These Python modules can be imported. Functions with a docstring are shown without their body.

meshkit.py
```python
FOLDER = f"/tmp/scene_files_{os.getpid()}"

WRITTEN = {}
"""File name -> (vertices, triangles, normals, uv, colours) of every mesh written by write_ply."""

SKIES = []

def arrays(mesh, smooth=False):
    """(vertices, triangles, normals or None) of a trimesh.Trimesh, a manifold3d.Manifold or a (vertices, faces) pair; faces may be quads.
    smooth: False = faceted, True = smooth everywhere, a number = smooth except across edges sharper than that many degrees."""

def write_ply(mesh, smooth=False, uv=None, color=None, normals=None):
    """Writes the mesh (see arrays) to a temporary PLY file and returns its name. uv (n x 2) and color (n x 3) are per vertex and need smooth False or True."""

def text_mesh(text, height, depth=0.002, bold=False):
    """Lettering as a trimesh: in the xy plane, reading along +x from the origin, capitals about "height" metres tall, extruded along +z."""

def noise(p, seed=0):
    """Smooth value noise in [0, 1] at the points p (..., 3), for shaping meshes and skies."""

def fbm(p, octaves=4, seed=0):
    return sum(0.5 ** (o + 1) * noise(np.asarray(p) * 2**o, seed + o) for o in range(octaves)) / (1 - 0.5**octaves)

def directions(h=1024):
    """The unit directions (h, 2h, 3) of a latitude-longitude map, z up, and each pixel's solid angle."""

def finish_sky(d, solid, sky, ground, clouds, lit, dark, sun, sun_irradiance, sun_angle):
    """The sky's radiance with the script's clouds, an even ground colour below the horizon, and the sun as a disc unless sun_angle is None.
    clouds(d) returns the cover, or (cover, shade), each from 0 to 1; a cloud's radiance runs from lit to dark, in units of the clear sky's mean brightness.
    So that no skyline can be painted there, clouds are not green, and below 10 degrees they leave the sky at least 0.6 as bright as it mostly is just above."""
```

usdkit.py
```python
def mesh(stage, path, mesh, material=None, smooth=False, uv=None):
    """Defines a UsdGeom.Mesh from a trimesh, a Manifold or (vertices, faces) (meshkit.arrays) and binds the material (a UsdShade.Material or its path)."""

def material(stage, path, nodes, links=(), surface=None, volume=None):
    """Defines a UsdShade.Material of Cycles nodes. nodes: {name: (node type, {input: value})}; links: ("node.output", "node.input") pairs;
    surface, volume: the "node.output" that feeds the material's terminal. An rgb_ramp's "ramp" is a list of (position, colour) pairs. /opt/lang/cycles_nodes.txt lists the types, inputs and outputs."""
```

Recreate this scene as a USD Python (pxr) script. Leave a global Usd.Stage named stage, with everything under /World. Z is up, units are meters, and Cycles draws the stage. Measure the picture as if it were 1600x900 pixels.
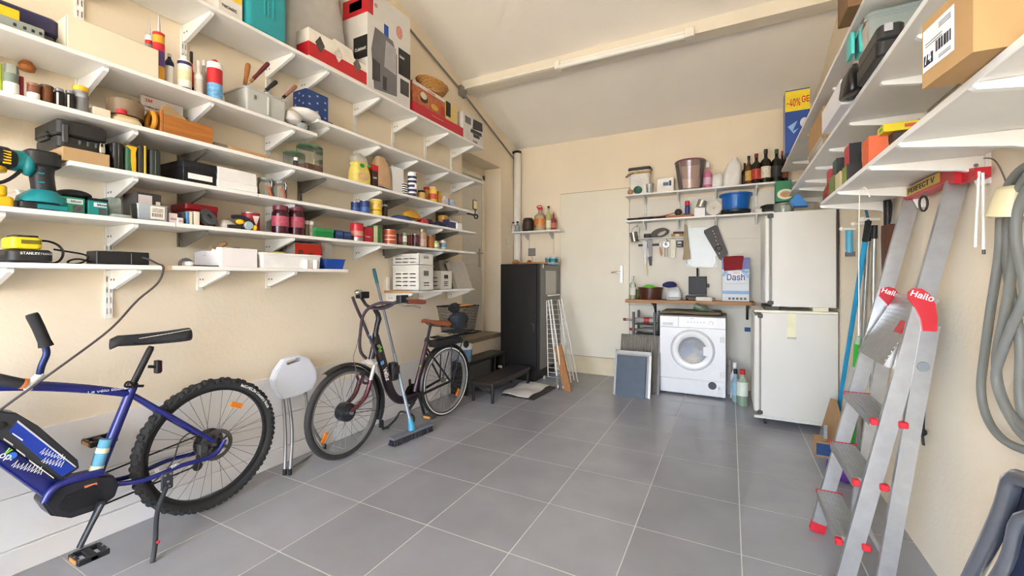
import math, random, numpy as np, trimesh, usdkit, meshkit
from pxr import Usd, UsdGeom, UsdShade, UsdLux, Gf, Sdf
from shapely.geometry import Polygon

stage = Usd.Stage.CreateInMemory()
UsdGeom.SetStageUpAxis(stage, 'Z'); UsdGeom.SetStageMetersPerUnit(stage, 1.0)
UsdGeom.Xform.Define(stage, '/World'); UsdGeom.Scope.Define(stage, '/World/Looks')
random.seed(7); RNG = np.random.default_rng(7)

# ---------------------------------------------------------------- camera, sky, sun, exposure
cam = UsdGeom.Camera.Define(stage, '/World/camera')
cam.AddTranslateOp().Set(Gf.Vec3d(0, 0, 1.2))
cam.AddRotateXYZOp().Set(Gf.Vec3f(90, 0, 27.183))
cam.CreateHorizontalApertureAttr(36.0); cam.CreateVerticalApertureAttr(20.25)
cam.CreateFocalLengthAttr(653.235 / 1600 * 36)
cam.CreateHorizontalApertureOffsetAttr(-5.6 / 1600 * 36); cam.CreateVerticalApertureOffsetAttr(-16.6 / 1600 * 36)
cam.CreateClippingRangeAttr(Gf.Vec2f(0.03, 500)); cam.CreateFStopAttr(0.0)
cam.CreateExposureAttr(0.62)

def lin(h):
    h = h.lstrip('#'); c = [int(h[i:i + 2], 16) / 255 for i in (0, 2, 4)]
    return tuple(x / 12.92 if x <= 0.04045 else ((x + 0.055) / 1.055) ** 2.4 for x in c)

sky_m = usdkit.material(stage, '/World/Looks/sky', {
    's': ('sky_texture', {'sky_type': 'multiple_scattering', 'sun_disc': False, 'sun_elevation': math.radians(52), 'sun_rotation': math.radians(200), 'air_density': 1.0, 'aerosol_density': 1.6}),
    'tc': ('texture_coordinate', {}), 'n': ('noise_texture', {'scale': 2.2, 'detail': 6}),
    'r': ('rgb_ramp', {'ramp': [(0.25, (0.35, 0.35, 0.35)), (0.55, (1, 1, 1))]}),
    'm': ('mix_color', {'blend_type': 'mix', 'b': (6.7, 7.7, 9.7)}),
    'b': ('background_shader', {'strength': 1.0})},
    [('tc.generated', 'n.vector'), ('n.fac', 'r.fac'), ('r.color', 'm.fac'), ('s.color', 'm.a'), ('m.result', 'b.color')], surface='b.background')
dome = UsdLux.DomeLight.Define(stage, '/World/sky_dome')
dome.CreateIntensityAttr(1.0)
UsdShade.MaterialBindingAPI.Apply(dome.GetPrim()).Bind(sky_m)
sun = UsdLux.DistantLight.Define(stage, '/World/sun')
sun.CreateIntensityAttr(38000.0); sun.CreateAngleAttr(0.6); sun.CreateColorAttr(Gf.Vec3f(1.0, 0.90, 0.74))
sun.AddRotateXYZOp().Set(Gf.Vec3f(*(24, 14, 0)))

# ---------------------------------------------------------------- materials
_mats = {}
def _put(nodes, links, surface):
    return usdkit.material(stage, '/World/Looks/look_%03d' % len(_mats), nodes, links, surface=surface)
def mat(h, rough=0.55, metal=0.0, var=0.07, scale=14, bump=0.0, bscale=90, coat=0.0, spec=0.5, sheen=0.0, var2=None):
    key = (h, rough, metal, var, scale, bump, bscale, coat, spec, sheen, var2)
    if key in _mats: return _mats[key]
    c = lin(h) if isinstance(h, str) else h
    lo = tuple(x * (1 - var) for x in c); hi = tuple(min(1, x * (1 + var)) for x in c) if var2 is None else lin(var2)
    n = {'g': ('geometry', {}), 'n': ('noise_texture', {'scale': scale, 'detail': 3}), 'r': ('rgb_ramp', {'ramp': [(0.3, lo), (0.7, hi)]}),
         'p': ('principled_bsdf', {'roughness': rough, 'metallic': metal, 'coat_weight': coat, 'specular_ior_level': spec, 'sheen_weight': sheen})}
    l = [('g.position', 'n.vector'), ('n.fac', 'r.fac'), ('r.color', 'p.base_color')]
    if bump:
        n['n2'] = ('noise_texture', {'scale': bscale, 'detail': 4}); n['b'] = ('bump', {'strength': 1.0, 'distance': bump})
        l += [('g.position', 'n2.vector'), ('n2.fac', 'b.height'), ('b.normal', 'p.normal')]
    _mats[key] = _put(n, l, 'p.BSDF'); return _mats[key]
def wood(h1, h2, axis='y', rough=0.55, scale=9):
    key = ('wood', h1, h2, axis, rough, scale)
    if key in _mats: return _mats[key]
    s = {'x': (0.6, 9, 9), 'y': (9, 0.6, 9), 'z': (9, 9, 0.6)}[axis]
    _mats[key] = _put({'g': ('geometry', {}), 'm': ('mapping', {'scale': s}), 'n': ('noise_texture', {'scale': scale, 'detail': 5, 'distortion': 0.6}),
                       'r': ('rgb_ramp', {'ramp': [(0.3, lin(h1)), (0.7, lin(h2))]}), 'p': ('principled_bsdf', {'roughness': rough})},
                      [('g.position', 'm.vector'), ('m.vector', 'n.vector'), ('n.fac', 'r.fac'), ('r.color', 'p.base_color')], 'p.BSDF')
    return _mats[key]
def clear(h, fac=0.35, rough=0.08, key2=0):
    """thin clear or frosted plastic and glass: partly see-through, so that light passes"""
    key = ('clear', h, fac, rough)
    if key in _mats: return _mats[key]
    c = lin(h); n = {'t': ('transparent_bsdf', {'color': tuple(0.25 + 0.75 * x for x in c)}), 'p': ('principled_bsdf', {'base_color': c, 'roughness': rough, 'specular_ior_level': 0.6}),
                     'm': ('mix_closure', {'fac': fac}), 'g': ('glossy_bsdf', {'roughness': rough, 'color': (0.9, 0.9, 0.9)}), 'f': ('fresnel', {'IOR': 1.45}), 'm2': ('mix_closure', {})}
    _mats[key] = _put(n, [('t.BSDF', 'm.closure1'), ('p.BSDF', 'm.closure2'), ('f.fac', 'm2.fac'), ('m.closure', 'm2.closure1'), ('g.BSDF', 'm2.closure2')], 'm2.closure')
    return _mats[key]
def stripes(h1, h2, axis, period, duty=0.5, rough=0.5):
    key = ('stripes', h1, h2, axis, period, duty)
    if key in _mats: return _mats[key]
    _mats[key] = _put({'g': ('geometry', {}), 's': ('separate_xyz', {}), 'd': ('math', {'math_type': 'divide', 'value2': period}), 'f': ('math', {'math_type': 'fraction'}),
                       'c': ('math', {'math_type': 'less_than', 'value2': duty}), 'm': ('mix_color', {'a': lin(h1), 'b': lin(h2)}), 'p': ('principled_bsdf', {'roughness': rough})},
                      [('g.position', 's.vector'), ('s.' + axis, 'd.value1'), ('d.value', 'f.value1'), ('f.value', 'c.value1'), ('c.value', 'm.fac'), ('m.result', 'p.base_color')], 'p.BSDF')
    return _mats[key]

# ---------------------------------------------------------------- shapes (world coordinates)
TM = trimesh.Trimesh
def cat(*ms):
    ms = [m for x in ms for m in (x if isinstance(x, (list, tuple)) else [x])]
    return trimesh.util.concatenate(ms)
def bx(x0, x1, y0, y1, z0, z1, b=0.002):
    x0, x1 = sorted((x0, x1)); y0, y1 = sorted((y0, y1)); z0, z1 = sorted((z0, z1))
    b = min(b, 0.45 * min(x1 - x0, y1 - y0, z1 - z0))
    if b <= 0:
        m = trimesh.creation.box((x1 - x0, y1 - y0, z1 - z0)); m.apply_translation(((x0 + x1) / 2, (y0 + y1) / 2, (z0 + z1) / 2)); return m
    P = []
    for x, sx in ((x0, 1), (x1, -1)):
        for y, sy in ((y0, 1), (y1, -1)):
            for z, sz in ((z0, 1), (z1, -1)):
                P += [(x, y + sy * b, z + sz * b), (x + sx * b, y, z + sz * b), (x + sx * b, y + sy * b, z)]
    return trimesh.convex.convex_hull(np.array(P))
def hull(pts): return trimesh.convex.convex_hull(np.array(pts, float))
def rbx(x0, x1, y0, y1, z0, z1, r=0.02, n=5):
    """box with rounded vertical edges and softened rims"""
    p = Polygon([(x0 + r, y0 + r), (x1 - r, y0 + r), (x1 - r, y1 - r), (x0 + r, y1 - r)])
    e = min(r * 0.3, (z1 - z0) * 0.2); P = []
    for zz, rr in ((z0, r - e), (z0 + e, r), (z1 - e, r), (z1, r - e)):
        P += [(a, c, zz) for a, c in list(p.buffer(max(rr, 1e-4), quad_segs=n).exterior.coords)[:-1]]
    return hull(P)
def _frames(p, closed=False):
    p = np.asarray(p, float); n = len(p)
    t = (np.roll(p, -1, 0) - np.roll(p, 1, 0)) if closed else np.gradient(p, axis=0)
    t /= np.linalg.norm(t, axis=1, keepdims=True) + 1e-12
    a = np.zeros_like(p); u = np.cross(t[0], [0, 0, 1.0] if abs(t[0][2]) < 0.9 else [1.0, 0, 0])
    for i in range(n):
        u = u - t[i] * (u @ t[i]); u /= np.linalg.norm(u) + 1e-12; a[i] = u
    return p, t, a, np.cross(t, a)
def tube(pts, r, n=10, closed=False, flat=1.0):
    p, t, a, b = _frames(pts, closed); k = len(p); r = np.broadcast_to(r, (k,))
    ang = np.arange(n) * 2 * np.pi / n
    v = (p[:, None] + r[:, None, None] * (np.cos(ang)[None, :, None] * a[:, None] + flat * np.sin(ang)[None, :, None] * b[:, None])).reshape(-1, 3)
    f = []
    for i in range(k if closed else k - 1):
        j = (i + 1) % k
        for q in range(n):
            w = (q + 1) % n; f += [(i * n + q, i * n + w, j * n + w), (i * n + q, j * n + w, j * n + q)]
    if not closed:
        v = np.vstack([v, p[0], p[-1]]); c0, c1 = len(v) - 2, len(v) - 1
        for q in range(n):
            w = (q + 1) % n; f += [(c0, w, q), (c1, (k - 1) * n + q, (k - 1) * n + w)]
    return TM(v, np.array(f)[:, ::-1], process=False)
def cyl(p0, p1, r0, r1=None, n=18):
    p0, p1 = np.array(p0, float), np.array(p1, float); r1 = r0 if r1 is None else r1
    return tube([p0, p1], [r0, r1], n)
def smoothpath(pts, k=8, closed=False):
    from scipy.interpolate import CubicSpline
    p = np.asarray(pts, float)
    if closed: p = np.vstack([p, p[:1]])
    d = np.r_[0, np.cumsum(np.linalg.norm(np.diff(p, axis=0), axis=1))]
    cs = CubicSpline(d, p, bc_type='periodic' if closed else 'natural')
    s = np.linspace(0, d[-1], (len(p) - 1) * k + 1)
    q = cs(s); return q[:-1] if closed else q
def lathe(prof, at=(0, 0, 0), n=24, axis='z'):
    """profile of (radius, height) revolved about an axis through AT"""
    k = len(prof); ang = np.arange(n) * 2 * np.pi / n; v = []
    for r, z in prof: v += [(r * math.cos(q), r * math.sin(q), z) for q in ang]
    f = []
    for i in range(k - 1):
        for q in range(n):
            w = (q + 1) % n; f += [(i * n + q, i * n + w, (i + 1) * n + w), (i * n + q, (i + 1) * n + w, (i + 1) * n + q)]
    v += [(0, 0, prof[0][1]), (0, 0, prof[-1][1])]
    ring = prof[0] == prof[-1]
    if prof[0][0] > 1e-6 and not ring: f += [(len(v) - 2, (q + 1) % n, q) for q in range(n)]
    if prof[-1][0] > 1e-6 and not ring: f += [(len(v) - 1, (k - 1) * n + q, (k - 1) * n + (q + 1) % n) for q in range(n)]
    v = np.array(v, float)
    if axis == 'x': v = v[:, [2, 0, 1]]
    if axis == 'y': v = v[:, [1, 2, 0]]
    return TM(v + np.array(at), np.array(f), process=False)
def sph(c, rx, ry=None, rz=None, sub=2):
    m = trimesh.creation.icosphere(sub, 1.0); m.apply_scale((rx, ry or rx, rz or rx)); m.apply_translation(c); return m
def _poly(pts, holes=()):
    return pts if isinstance(pts, Polygon) else Polygon(pts, [h for h in holes])
def ext(pts, a0, a1, plane='yz', holes=()):
    """polygon in a plane, extruded along the third axis from a0 to a1"""
    m = trimesh.creation.extrude_polygon(_poly(pts, holes), abs(a1 - a0), engine='earcut'); v = np.array(m.vertices); v[:, 2] += min(a0, a1)
    if plane == 'yz': v = v[:, [2, 0, 1]]
    elif plane == 'xz': v = np.stack([v[:, 0], v[:, 2], v[:, 1]], 1)
    f = np.array(m.faces); f = f[:, ::-1] if plane == 'xz' else f
    return TM(v, f, process=False)
def rotm(m, deg, axis, about):
    m = m.copy(); m.apply_transform(trimesh.transformations.rotation_matrix(math.radians(deg), axis, about)); return m
def txt(s, h, at, u, v, depth=0.0006, bold=True, width=None):
    """lettering lying on a face: starts AT, reads along U, stands along V"""
    m = meshkit.text_mesh(s, h, depth, bold); p = np.array(m.vertices)
    if width: p[:, 0] *= width / max(1e-6, p[:, 0].max())
    u, v = np.array(u, float), np.array(v, float); u /= np.linalg.norm(u); v /= np.linalg.norm(v); w = np.cross(u, v)
    return TM(np.array(at) + p[:, :1] * u + p[:, 1:2] * v + p[:, 2:] * w, m.faces, process=False)
def wob(m, amp, freq=8, seed=0, axes=(1, 1, 1)):
    """soft irregular displacement for cloth, bags and the like"""
    v = np.array(m.vertices); d = np.stack([meshkit.fbm(v * freq + 17.3 * k + seed * 5.1, 3, seed + k) for k in range(3)], 1) - 0.5
    return TM(v + 2 * amp * d * np.array(axes), m.faces, process=False)
def sub(m, n=1):
    v, f = m.vertices, m.faces
    for _ in range(n): v, f = trimesh.remesh.subdivide(v, f)
    return TM(v, f, process=False)

# ---------------------------------------------------------------- things and parts
_used = {}
def _path(parent, name):
    k = (parent, name); i = _used.get(k, 0); _used[k] = i + 1
    return f'{parent}/{name}' if i == 0 else f'{parent}/{name}_{i:03d}'
class P_(str): pass
SEPARATE = {'printed_picture', 'printed_panel', 'pin', 'strap', 'wheel_nut', 'castor', 'hinge', 'foot', 'leg', 'bolt', 'peg', 'grip', 'bristle', 'hook', 'slot'}
def _tag(prim, **kw):
    for k, v in kw.items():
        if v: prim.SetCustomDataByKey(k, v)
def thing(name, label, cat_, loc=(0, 0, 0), group=None, kind=None):
    p = P_(_path('/World', name)); p.loc = np.array(loc, float)
    x = UsdGeom.Xform.Define(stage, p); x.AddTranslateOp().Set(Gf.Vec3d(*map(float, loc)))
    _tag(x.GetPrim(), label=label, category=cat_, group=group, kind=kind); return p
def part(parent, name, mesh, m, smooth=40, label=None, kind=None):
    if name in SEPARATE and isinstance(mesh, (list, tuple)):
        for q in mesh: r = part(parent, name, q, m, smooth, label, kind)
        return r
    p = P_(_path(parent, name)); p.loc = parent.loc
    if isinstance(mesh, (list, tuple)): mesh = cat(*mesh)
    mesh = TM(np.array(mesh.vertices) - parent.loc, mesh.faces, process=False)
    g = usdkit.mesh(stage, p, mesh, m, smooth=smooth); _tag(g.GetPrim(), label=label, kind=kind); return p
def solo(name, mesh, m, label, cat_, group=None, kind=None, smooth=40):
    p = P_(_path('/World', name))
    if isinstance(mesh, (list, tuple)): mesh = cat(*mesh)
    v = np.array(mesh.vertices); lo, hi = v.min(0), v.max(0); p.loc = np.array([(lo[0] + hi[0]) / 2, (lo[1] + hi[1]) / 2, lo[2]])
    g = usdkit.mesh(stage, p, TM(v - p.loc, mesh.faces, process=False), m, smooth=smooth); g.AddTranslateOp().Set(Gf.Vec3d(*map(float, p.loc)))
    _tag(g.GetPrim(), label=label, category=cat_, group=group, kind=kind); return p
def setting(name, cat_=None, label=None):
    p = P_(_path('/World', name)); p.loc = np.zeros(3)
    x = UsdGeom.Xform.Define(stage, p); _tag(x.GetPrim(), label=label, kind='structure'); return p
# ---------------------------------------------------------------- the room: x from the left wall to the right wall, y from the garage door to the back wall
L, R, B, F0 = -2.59, 0.74, 5.06, -3.0
SLOPE, ZB = 0.308, 2.935
RIDGE = 1.75
def zc(y): return ZB + SLOPE * (B - y) if y > RIDGE else ZB + SLOPE * (B - RIDGE) - 0.30 * (RIDGE - y)
plaster = mat('#f0e1c7', 0.8, var=0.035, scale=1.6, bump=0.0012, bscale=55)
plaster_ceiling = mat('#f5efe6', 0.85, var=0.03, scale=1.2, bump=0.0012, bscale=45)
panel_white = mat('#eae6e1', 0.55, var=0.03, scale=2.5, bump=0.0006, bscale=40)
white_paint = mat('#efece4', 0.45, var=0.03, scale=6)
cream_paint = mat('#ece3cc', 0.5, var=0.03, scale=4)

# floor: square grey tiles in pale grout, laid parallel to the walls
fl = setting('floor')
part(fl, 'grout', bx(L - 0.05, R + 0.05, F0, B + 0.05, -0.05, -0.0012, 0), mat('#cdc9c2', 0.8, var=0.05, scale=20))
tile_looks = [mat(c, 0.26, var=0.09, scale=3.3, bump=0.0003, bscale=30, spec=0.45) for c in ('#959496', '#8f8e90', '#99989a')]
S, GX, GY = 0.4506, -2.6608, 0.7047
for j in range(-10, 11):
    for i in range(0, 8):
        x0, x1 = max(GX + i * S, L - 0.03), min(GX + (i + 1) * S, R + 0.03); y0, y1 = max(GY + j * S, F0), min(GY + (j + 1) * S, B + 0.03)
        if x1 - x0 < 0.02 or y1 - y0 < 0.02: continue
        part(fl, 'tile', bx(x0 + 0.0026, x1 - 0.0026, y0 + 0.0026, y1 - 0.0026, -0.02, 0.0, 0.001), tile_looks[(i * 5 + j * 3) % 3])

# left wall: gable shaped, with the recessed doorway
DY0, DY1, DZ0, DZ1 = 3.772, 4.641, 0.485, 2.59
yy = [F0, RIDGE, B + 0.02]
wl = setting('wall_left')
outer = [(F0, 0), (B + 0.02, 0), (B + 0.02, zc(B)), (RIDGE, zc(RIDGE) + 0.02), (F0, zc(F0))]
part(wl, 'plaster', ext(outer, L - 0.30, L, 'yz', holes=[[(DY0, DZ0), (DY1, DZ0), (DY1, DZ1), (DY0, DZ1)]]), plaster)
for (y0, y1, z0, z1) in ((F0, 2.16, 0.103, 0.309), (F0, 2.16, 0.312, 0.566), (2.163, 3.765, 0.103, 0.44)):
    part(wl, 'panel', bx(L - 0.01, L + 0.009, y0, y1, z0, z1, 0.0015), panel_white, label='white wall panel')
part(wl, 'plinth', bx(L - 0.01, L + 0.022, F0, 4.35, 0, 0.10, 0.003), panel_white)
# the doorway in the left wall
d1 = setting('door_1')
part(d1, 'lining', [bx(-2.89, -2.83, DY0, DY1, DZ0, DZ1, 0)], plaster)
part(d1, 'door_frame', [bx(-2.83, -2.805, 4.535, 4.60, DZ0 + 0.02, 2.50, 0.003), bx(-2.83, -2.805, DY0, 4.60, 2.44, 2.50, 0.003)], cream_paint)
part(d1, 'door_leaf', [bx(-2.83, -2.812, DY0, 4.525, 0.515, 2.435, 0.002)] , mat('#d9d4c8', 0.45, var=0.02))
for a, b in ((0.62, 1.25), (1.36, 1.62), (1.73, 2.33)):
    part(d1, 'door_panel', bx(-2.813, -2.806, 3.86, 4.42, a, b, 0.004), mat('#d9d4c8', 0.45, var=0.02))
hm = mat('#b9b3a6', 0.35, metal=0.8)
part(d1, 'door_handle', [bx(-2.812, -2.804, 4.455, 4.49, 1.33, 1.56, 0.002), cyl((-2.80, 4.47, 1.50), (-2.755, 4.47, 1.50), 0.008), cyl((-2.758, 4.47, 1.50), (-2.758, 4.36, 1.50), 0.009)], hm)
part(d1, 'sill', bx(-2.83, L + 0.012, DY0, DY1 + 0.02, DZ0 - 0.03, 0.505, 0.003), mat('#8f8168', 0.35, var=0.12, scale=8), label='brown stone sill')

# back wall with its flush door
wb = setting('wall_back')
part(wb, 'plaster', bx(L - 0.02, R + 0.02, B, B + 0.12, 0, ZB + 0.01, 0), plaster)
for z0, z1 in ((0.205, 0.868), (0.872, 1.612), (1.616, 2.10)):
    part(wb, 'panel', bx(-1.068, R, B - 0.009, B, z0, z1, 0.0012), mat('#e2dccd', 0.6, var=0.03, scale=3))
for px, z in ((-1.02, 1.78), (-0.78, 0.84), (-0.36, 0.84), (0.2, 0.84), (-1.02, 1.2)):
    part(wb, 'screw', cyl((px, B - 0.012, z), (px, B - 0.004, z), 0.006, n=10), mat('#f4f2ea', 0.3))
part(wb, 'plinth', bx(-2.55, -1.07, B - 0.012, B, 0, 0.212, 0.002), mat('#e6d7b4', 0.7, var=0.05, scale=5))
d2 = setting('door_2')
gap = mat('#8d7f66', 0.8)
part(d2, 'door_frame', [bx(-1.946, -1.064, B - 0.006, B, 0.212, 2.272, 0)], gap)
part(d2, 'door_leaf', bx(-1.94, -1.07, B - 0.022, B - 0.004, 0.219, 2.265, 0.003), mat('#e9e1cb', 0.45, var=0.02, scale=3))
chrome = mat('#c9c8c4', 0.22, metal=1.0, var=0.03)
part(d2, 'door_handle', [bx(-1.178, -1.14, B - 0.032, B - 0.022, 1.135, 1.345, 0.004), cyl((-1.158, B - 0.03, 1.262), (-1.158, B - 0.075, 1.262), 0.009),
     tube(smoothpath([(-1.158, B - 0.072, 1.262), (-1.20, B - 0.078, 1.262), (-1.27, B - 0.07, 1.258)], 5), 0.009), cyl((-1.159, B - 0.036, 1.17), (-1.159, B - 0.026, 1.17), 0.009)], chrome, label='polished metal lever handle on its long plate')

# right wall and the wall behind, which the open garage door fills
wr = setting('wall_right')
part(wr, 'plaster', ext([(F0, 0), (B + 0.02, 0), (B + 0.02, zc(B)), (RIDGE, zc(RIDGE) + 0.02), (F0, zc(F0))], R, R + 0.25, 'yz'), plaster)
wf = setting('wall_front')
GX0, GX1, GZ = -2.35, 0.6, 2.6
part(wf, 'plaster', ext([(L, 0), (GX0, 0), (GX0, GZ), (GX1, GZ), (GX1, 0), (R, 0), (R, zc(F0)), (L, zc(F0))], F0 - 0.15, F0, 'xz'), plaster)

# ceiling: two slopes, and the beam across
ce = setting('ceiling')
for a, b in ((RIDGE, B + 0.02), (F0, RIDGE)):
    part(ce, 'slope', ext([(a, zc(a) + (0.0 if a != F0 else 0)), (b, ZB + SLOPE * (B - RIDGE) if b == RIDGE else zc(b)), (b, (ZB + SLOPE * (B - RIDGE) if b == RIDGE else zc(b)) + 0.1), (a, zc(a) + 0.1)] if a != RIDGE else
         [(a, ZB + SLOPE * (B - RIDGE)), (b, zc(b)), (b, zc(b) + 0.1), (a, ZB + SLOPE * (B - RIDGE) + 0.1)], L - 0.25, R + 0.25, 'yz'), plaster_ceiling)
tb = setting('trim_1')
YB, ZBM = 3.772, 3.224
part(tb, 'beam', ext([(YB, ZBM), (YB + 0.14, ZBM), (YB + 0.14, zc(YB + 0.14) + 0.03), (YB, zc(YB) + 0.03)], L, R, 'yz'), mat('#ebe3d3', 0.7, var=0.03, scale=3, bump=0.0008, bscale=40))

# the forecourt outside the open garage door
gr = setting('ground')
part(gr, 'paving', bx(-14, 14, -26, F0 - 0.002, -0.12, -0.02, 0), mat('#cfbb9a', 0.85, var=0.06, scale=2))
# ---------------------------------------------------------------- shelving
melamine = mat('#efece5', 0.42, var=0.025, scale=5)
steel_white = mat('#f1efe9', 0.38, var=0.02, scale=8)
steel_grey = mat('#77736b', 0.42, metal=0.35, var=0.05)
raw_wood = wood('#c99a62', '#b27f48', 'x')
FR = -2.29
ORD = ['first', 'second', 'third', 'fourth', 'fifth', 'sixth', 'seventh', 'eighth', 'ninth']
def bracket(par, side, at, zt, length, m, hgt=0.085, w=0.017, off=0.014, label=None):
    p = [(0, 0), (length, 0), (length + 0.004, -0.006), (length - 0.002, -0.016), (length - 0.02, -0.022), (0.03, -hgt), (0, -hgt)]
    if side == 'R': p = [(0, 0), (length, 0), (length + 0.004, -0.006), (length - 0.004, -0.014), (0.06, -0.042), (0.03, -0.05), (0.012, -0.095), (0, -0.095)]
    if side == 'L': m_ = ext([(L + off + a, zt + b) for a, b in p], at - w / 2, at + w / 2, 'xz'); pin = [cyl((L + off + q, at - w / 2 - 0.002, zt - 0.045), (L + off + q, at - w / 2, zt - 0.045), 0.005, n=8) for q in (0.045, 0.018)]
    elif side == 'R': m_ = ext([(R - off - a, zt + b) for a, b in p], at - w / 2, at + w / 2, 'xz'); pin = [cyl((R - off - 0.02, at - w / 2 - 0.002, zt - 0.03), (R - off - 0.02, at - w / 2, zt - 0.03), 0.006, n=8)]
    else: m_ = ext([(B - off - a, zt + b) for a, b in p], at - w / 2, at + w / 2, 'yz'); pin = []
    part(par, 'bracket', m_, m, label=label)
    if pin: part(par, 'pin', pin, mat('#8d8980', 0.4, metal=0.6))
def rail(side, at, z0, z1, m, label, pitch=0.05):
    w = 0.026; t = 0.013
    holes = []
    k = int((z1 - z0 - 0.03) / pitch)
    for i in range(k):
        zz = z0 + 0.02 + i * pitch
        for s in (-0.0065, 0.0065): holes.append([(at + s - 0.0022, zz), (at + s + 0.0022, zz), (at + s + 0.0022, zz + 0.026), (at + s - 0.0022, zz + 0.026)])
    o = [(at - w / 2, z0), (at + w / 2, z0), (at + w / 2, z1), (at - w / 2, z1)]
    if side == 'L': g = [ext(o, L + t - 0.002, L + t, 'yz', holes=holes), bx(L, L + t - 0.002, at - w / 2, at - w / 2 + 0.002, z0, z1, 0), bx(L, L + t - 0.002, at + w / 2 - 0.002, at + w / 2, z0, z1, 0)]
    elif side == 'R': g = [ext(o, R - t, R - t + 0.002, 'yz', holes=holes), bx(R - t + 0.002, R, at - w / 2, at - w / 2 + 0.002, z0, z1, 0), bx(R - t + 0.002, R, at + w / 2 - 0.002, at + w / 2, z0, z1, 0)]
    else: g = [ext(o, B - 0.009 - t, B - 0.009 - t + 0.002, 'xz', holes=holes), bx(at - w / 2, at - w / 2 + 0.002, B - 0.009 - t, B - 0.009, z0, z1, 0), bx(at + w / 2 - 0.002, at + w / 2, B - 0.009 - t, B - 0.009, z0, z1, 0)]
    return solo('shelf_rail', g, m, label, 'shelf rail')
T = 0.019
def lshelf(name, label, y0, y1, z, brs, x1=FR):
    t = thing(name, label, 'shelf', (L, y0, z - T))
    part(t, 'board', bx(L + 0.013, x1, y0, y1, z - T, z, 0.0015), melamine)
    for y, w in brs:
        bracket(t, 'L', y, z - T - 0.001, 0.262 if w else 0.245, steel_white if w else steel_grey, hgt=0.088 if w else 0.075, w=0.017 if w else 0.013, label=None if w else 'dark grey steel bracket')
    return t
Z0, Z1, Z2, Z3, Z4, Z4B, Z5, Z0B = 1.254, 1.454, 1.657, 1.862, 2.097, 2.192, 2.553, 1.090
s_ = 'white board shelf on the left wall, '
lshelf('wall_shelf', s_ + 'topmost, carrying the turquoise box', -0.2, 3.746, Z5, [(0.36, 1), (0.77, 1), (1.17, 1), (1.61, 1), (1.85, 1), (2.298, 1), (2.72, 1), (3.149, 1), (3.57, 1)])
lshelf('wall_shelf', s_ + 'carrying the spray cans and grey tub', -0.2, 1.754, Z4, [(0.36, 1), (0.77, 1), (1.17, 1), (1.61, 1)])
lshelf('wall_shelf', s_ + 'nearly empty, just below the topmost', 1.76, 3.746, Z4B, [(1.852, 1), (2.298, 1), (2.72, 1), (3.149, 1), (3.57, 1)])
lshelf('wall_shelf', s_ + 'carrying the wooden toolbox and tape roll', -0.2, 1.423, Z3, [(0.46, 1), (0.868, 1), (1.155, 0)])
lshelf('wall_shelf', s_ + 'carrying flour bags and the striped tin', 1.425, 3.609, Z3, [(1.61, 1), (1.843, 0), (2.31, 1), (2.62, 0), (3.06, 1), (3.324, 0)])
lshelf('wall_shelf', s_ + 'carrying the black toolbox and file box', 0.655, 1.388, Z2, [(0.868, 1), (1.155, 0)])
lshelf('wall_shelf', s_ + 'carrying blue tins and empty glass jars', 1.39, 3.585, Z2, [(1.61, 1), (1.843, 0), (2.31, 1), (2.62, 0), (3.06, 1), (3.324, 0)])
lshelf('wall_shelf', s_ + 'carrying the two cordless power tools', -0.2, 1.006, Z1, [(0.49, 1), (0.868, 1)])
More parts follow.
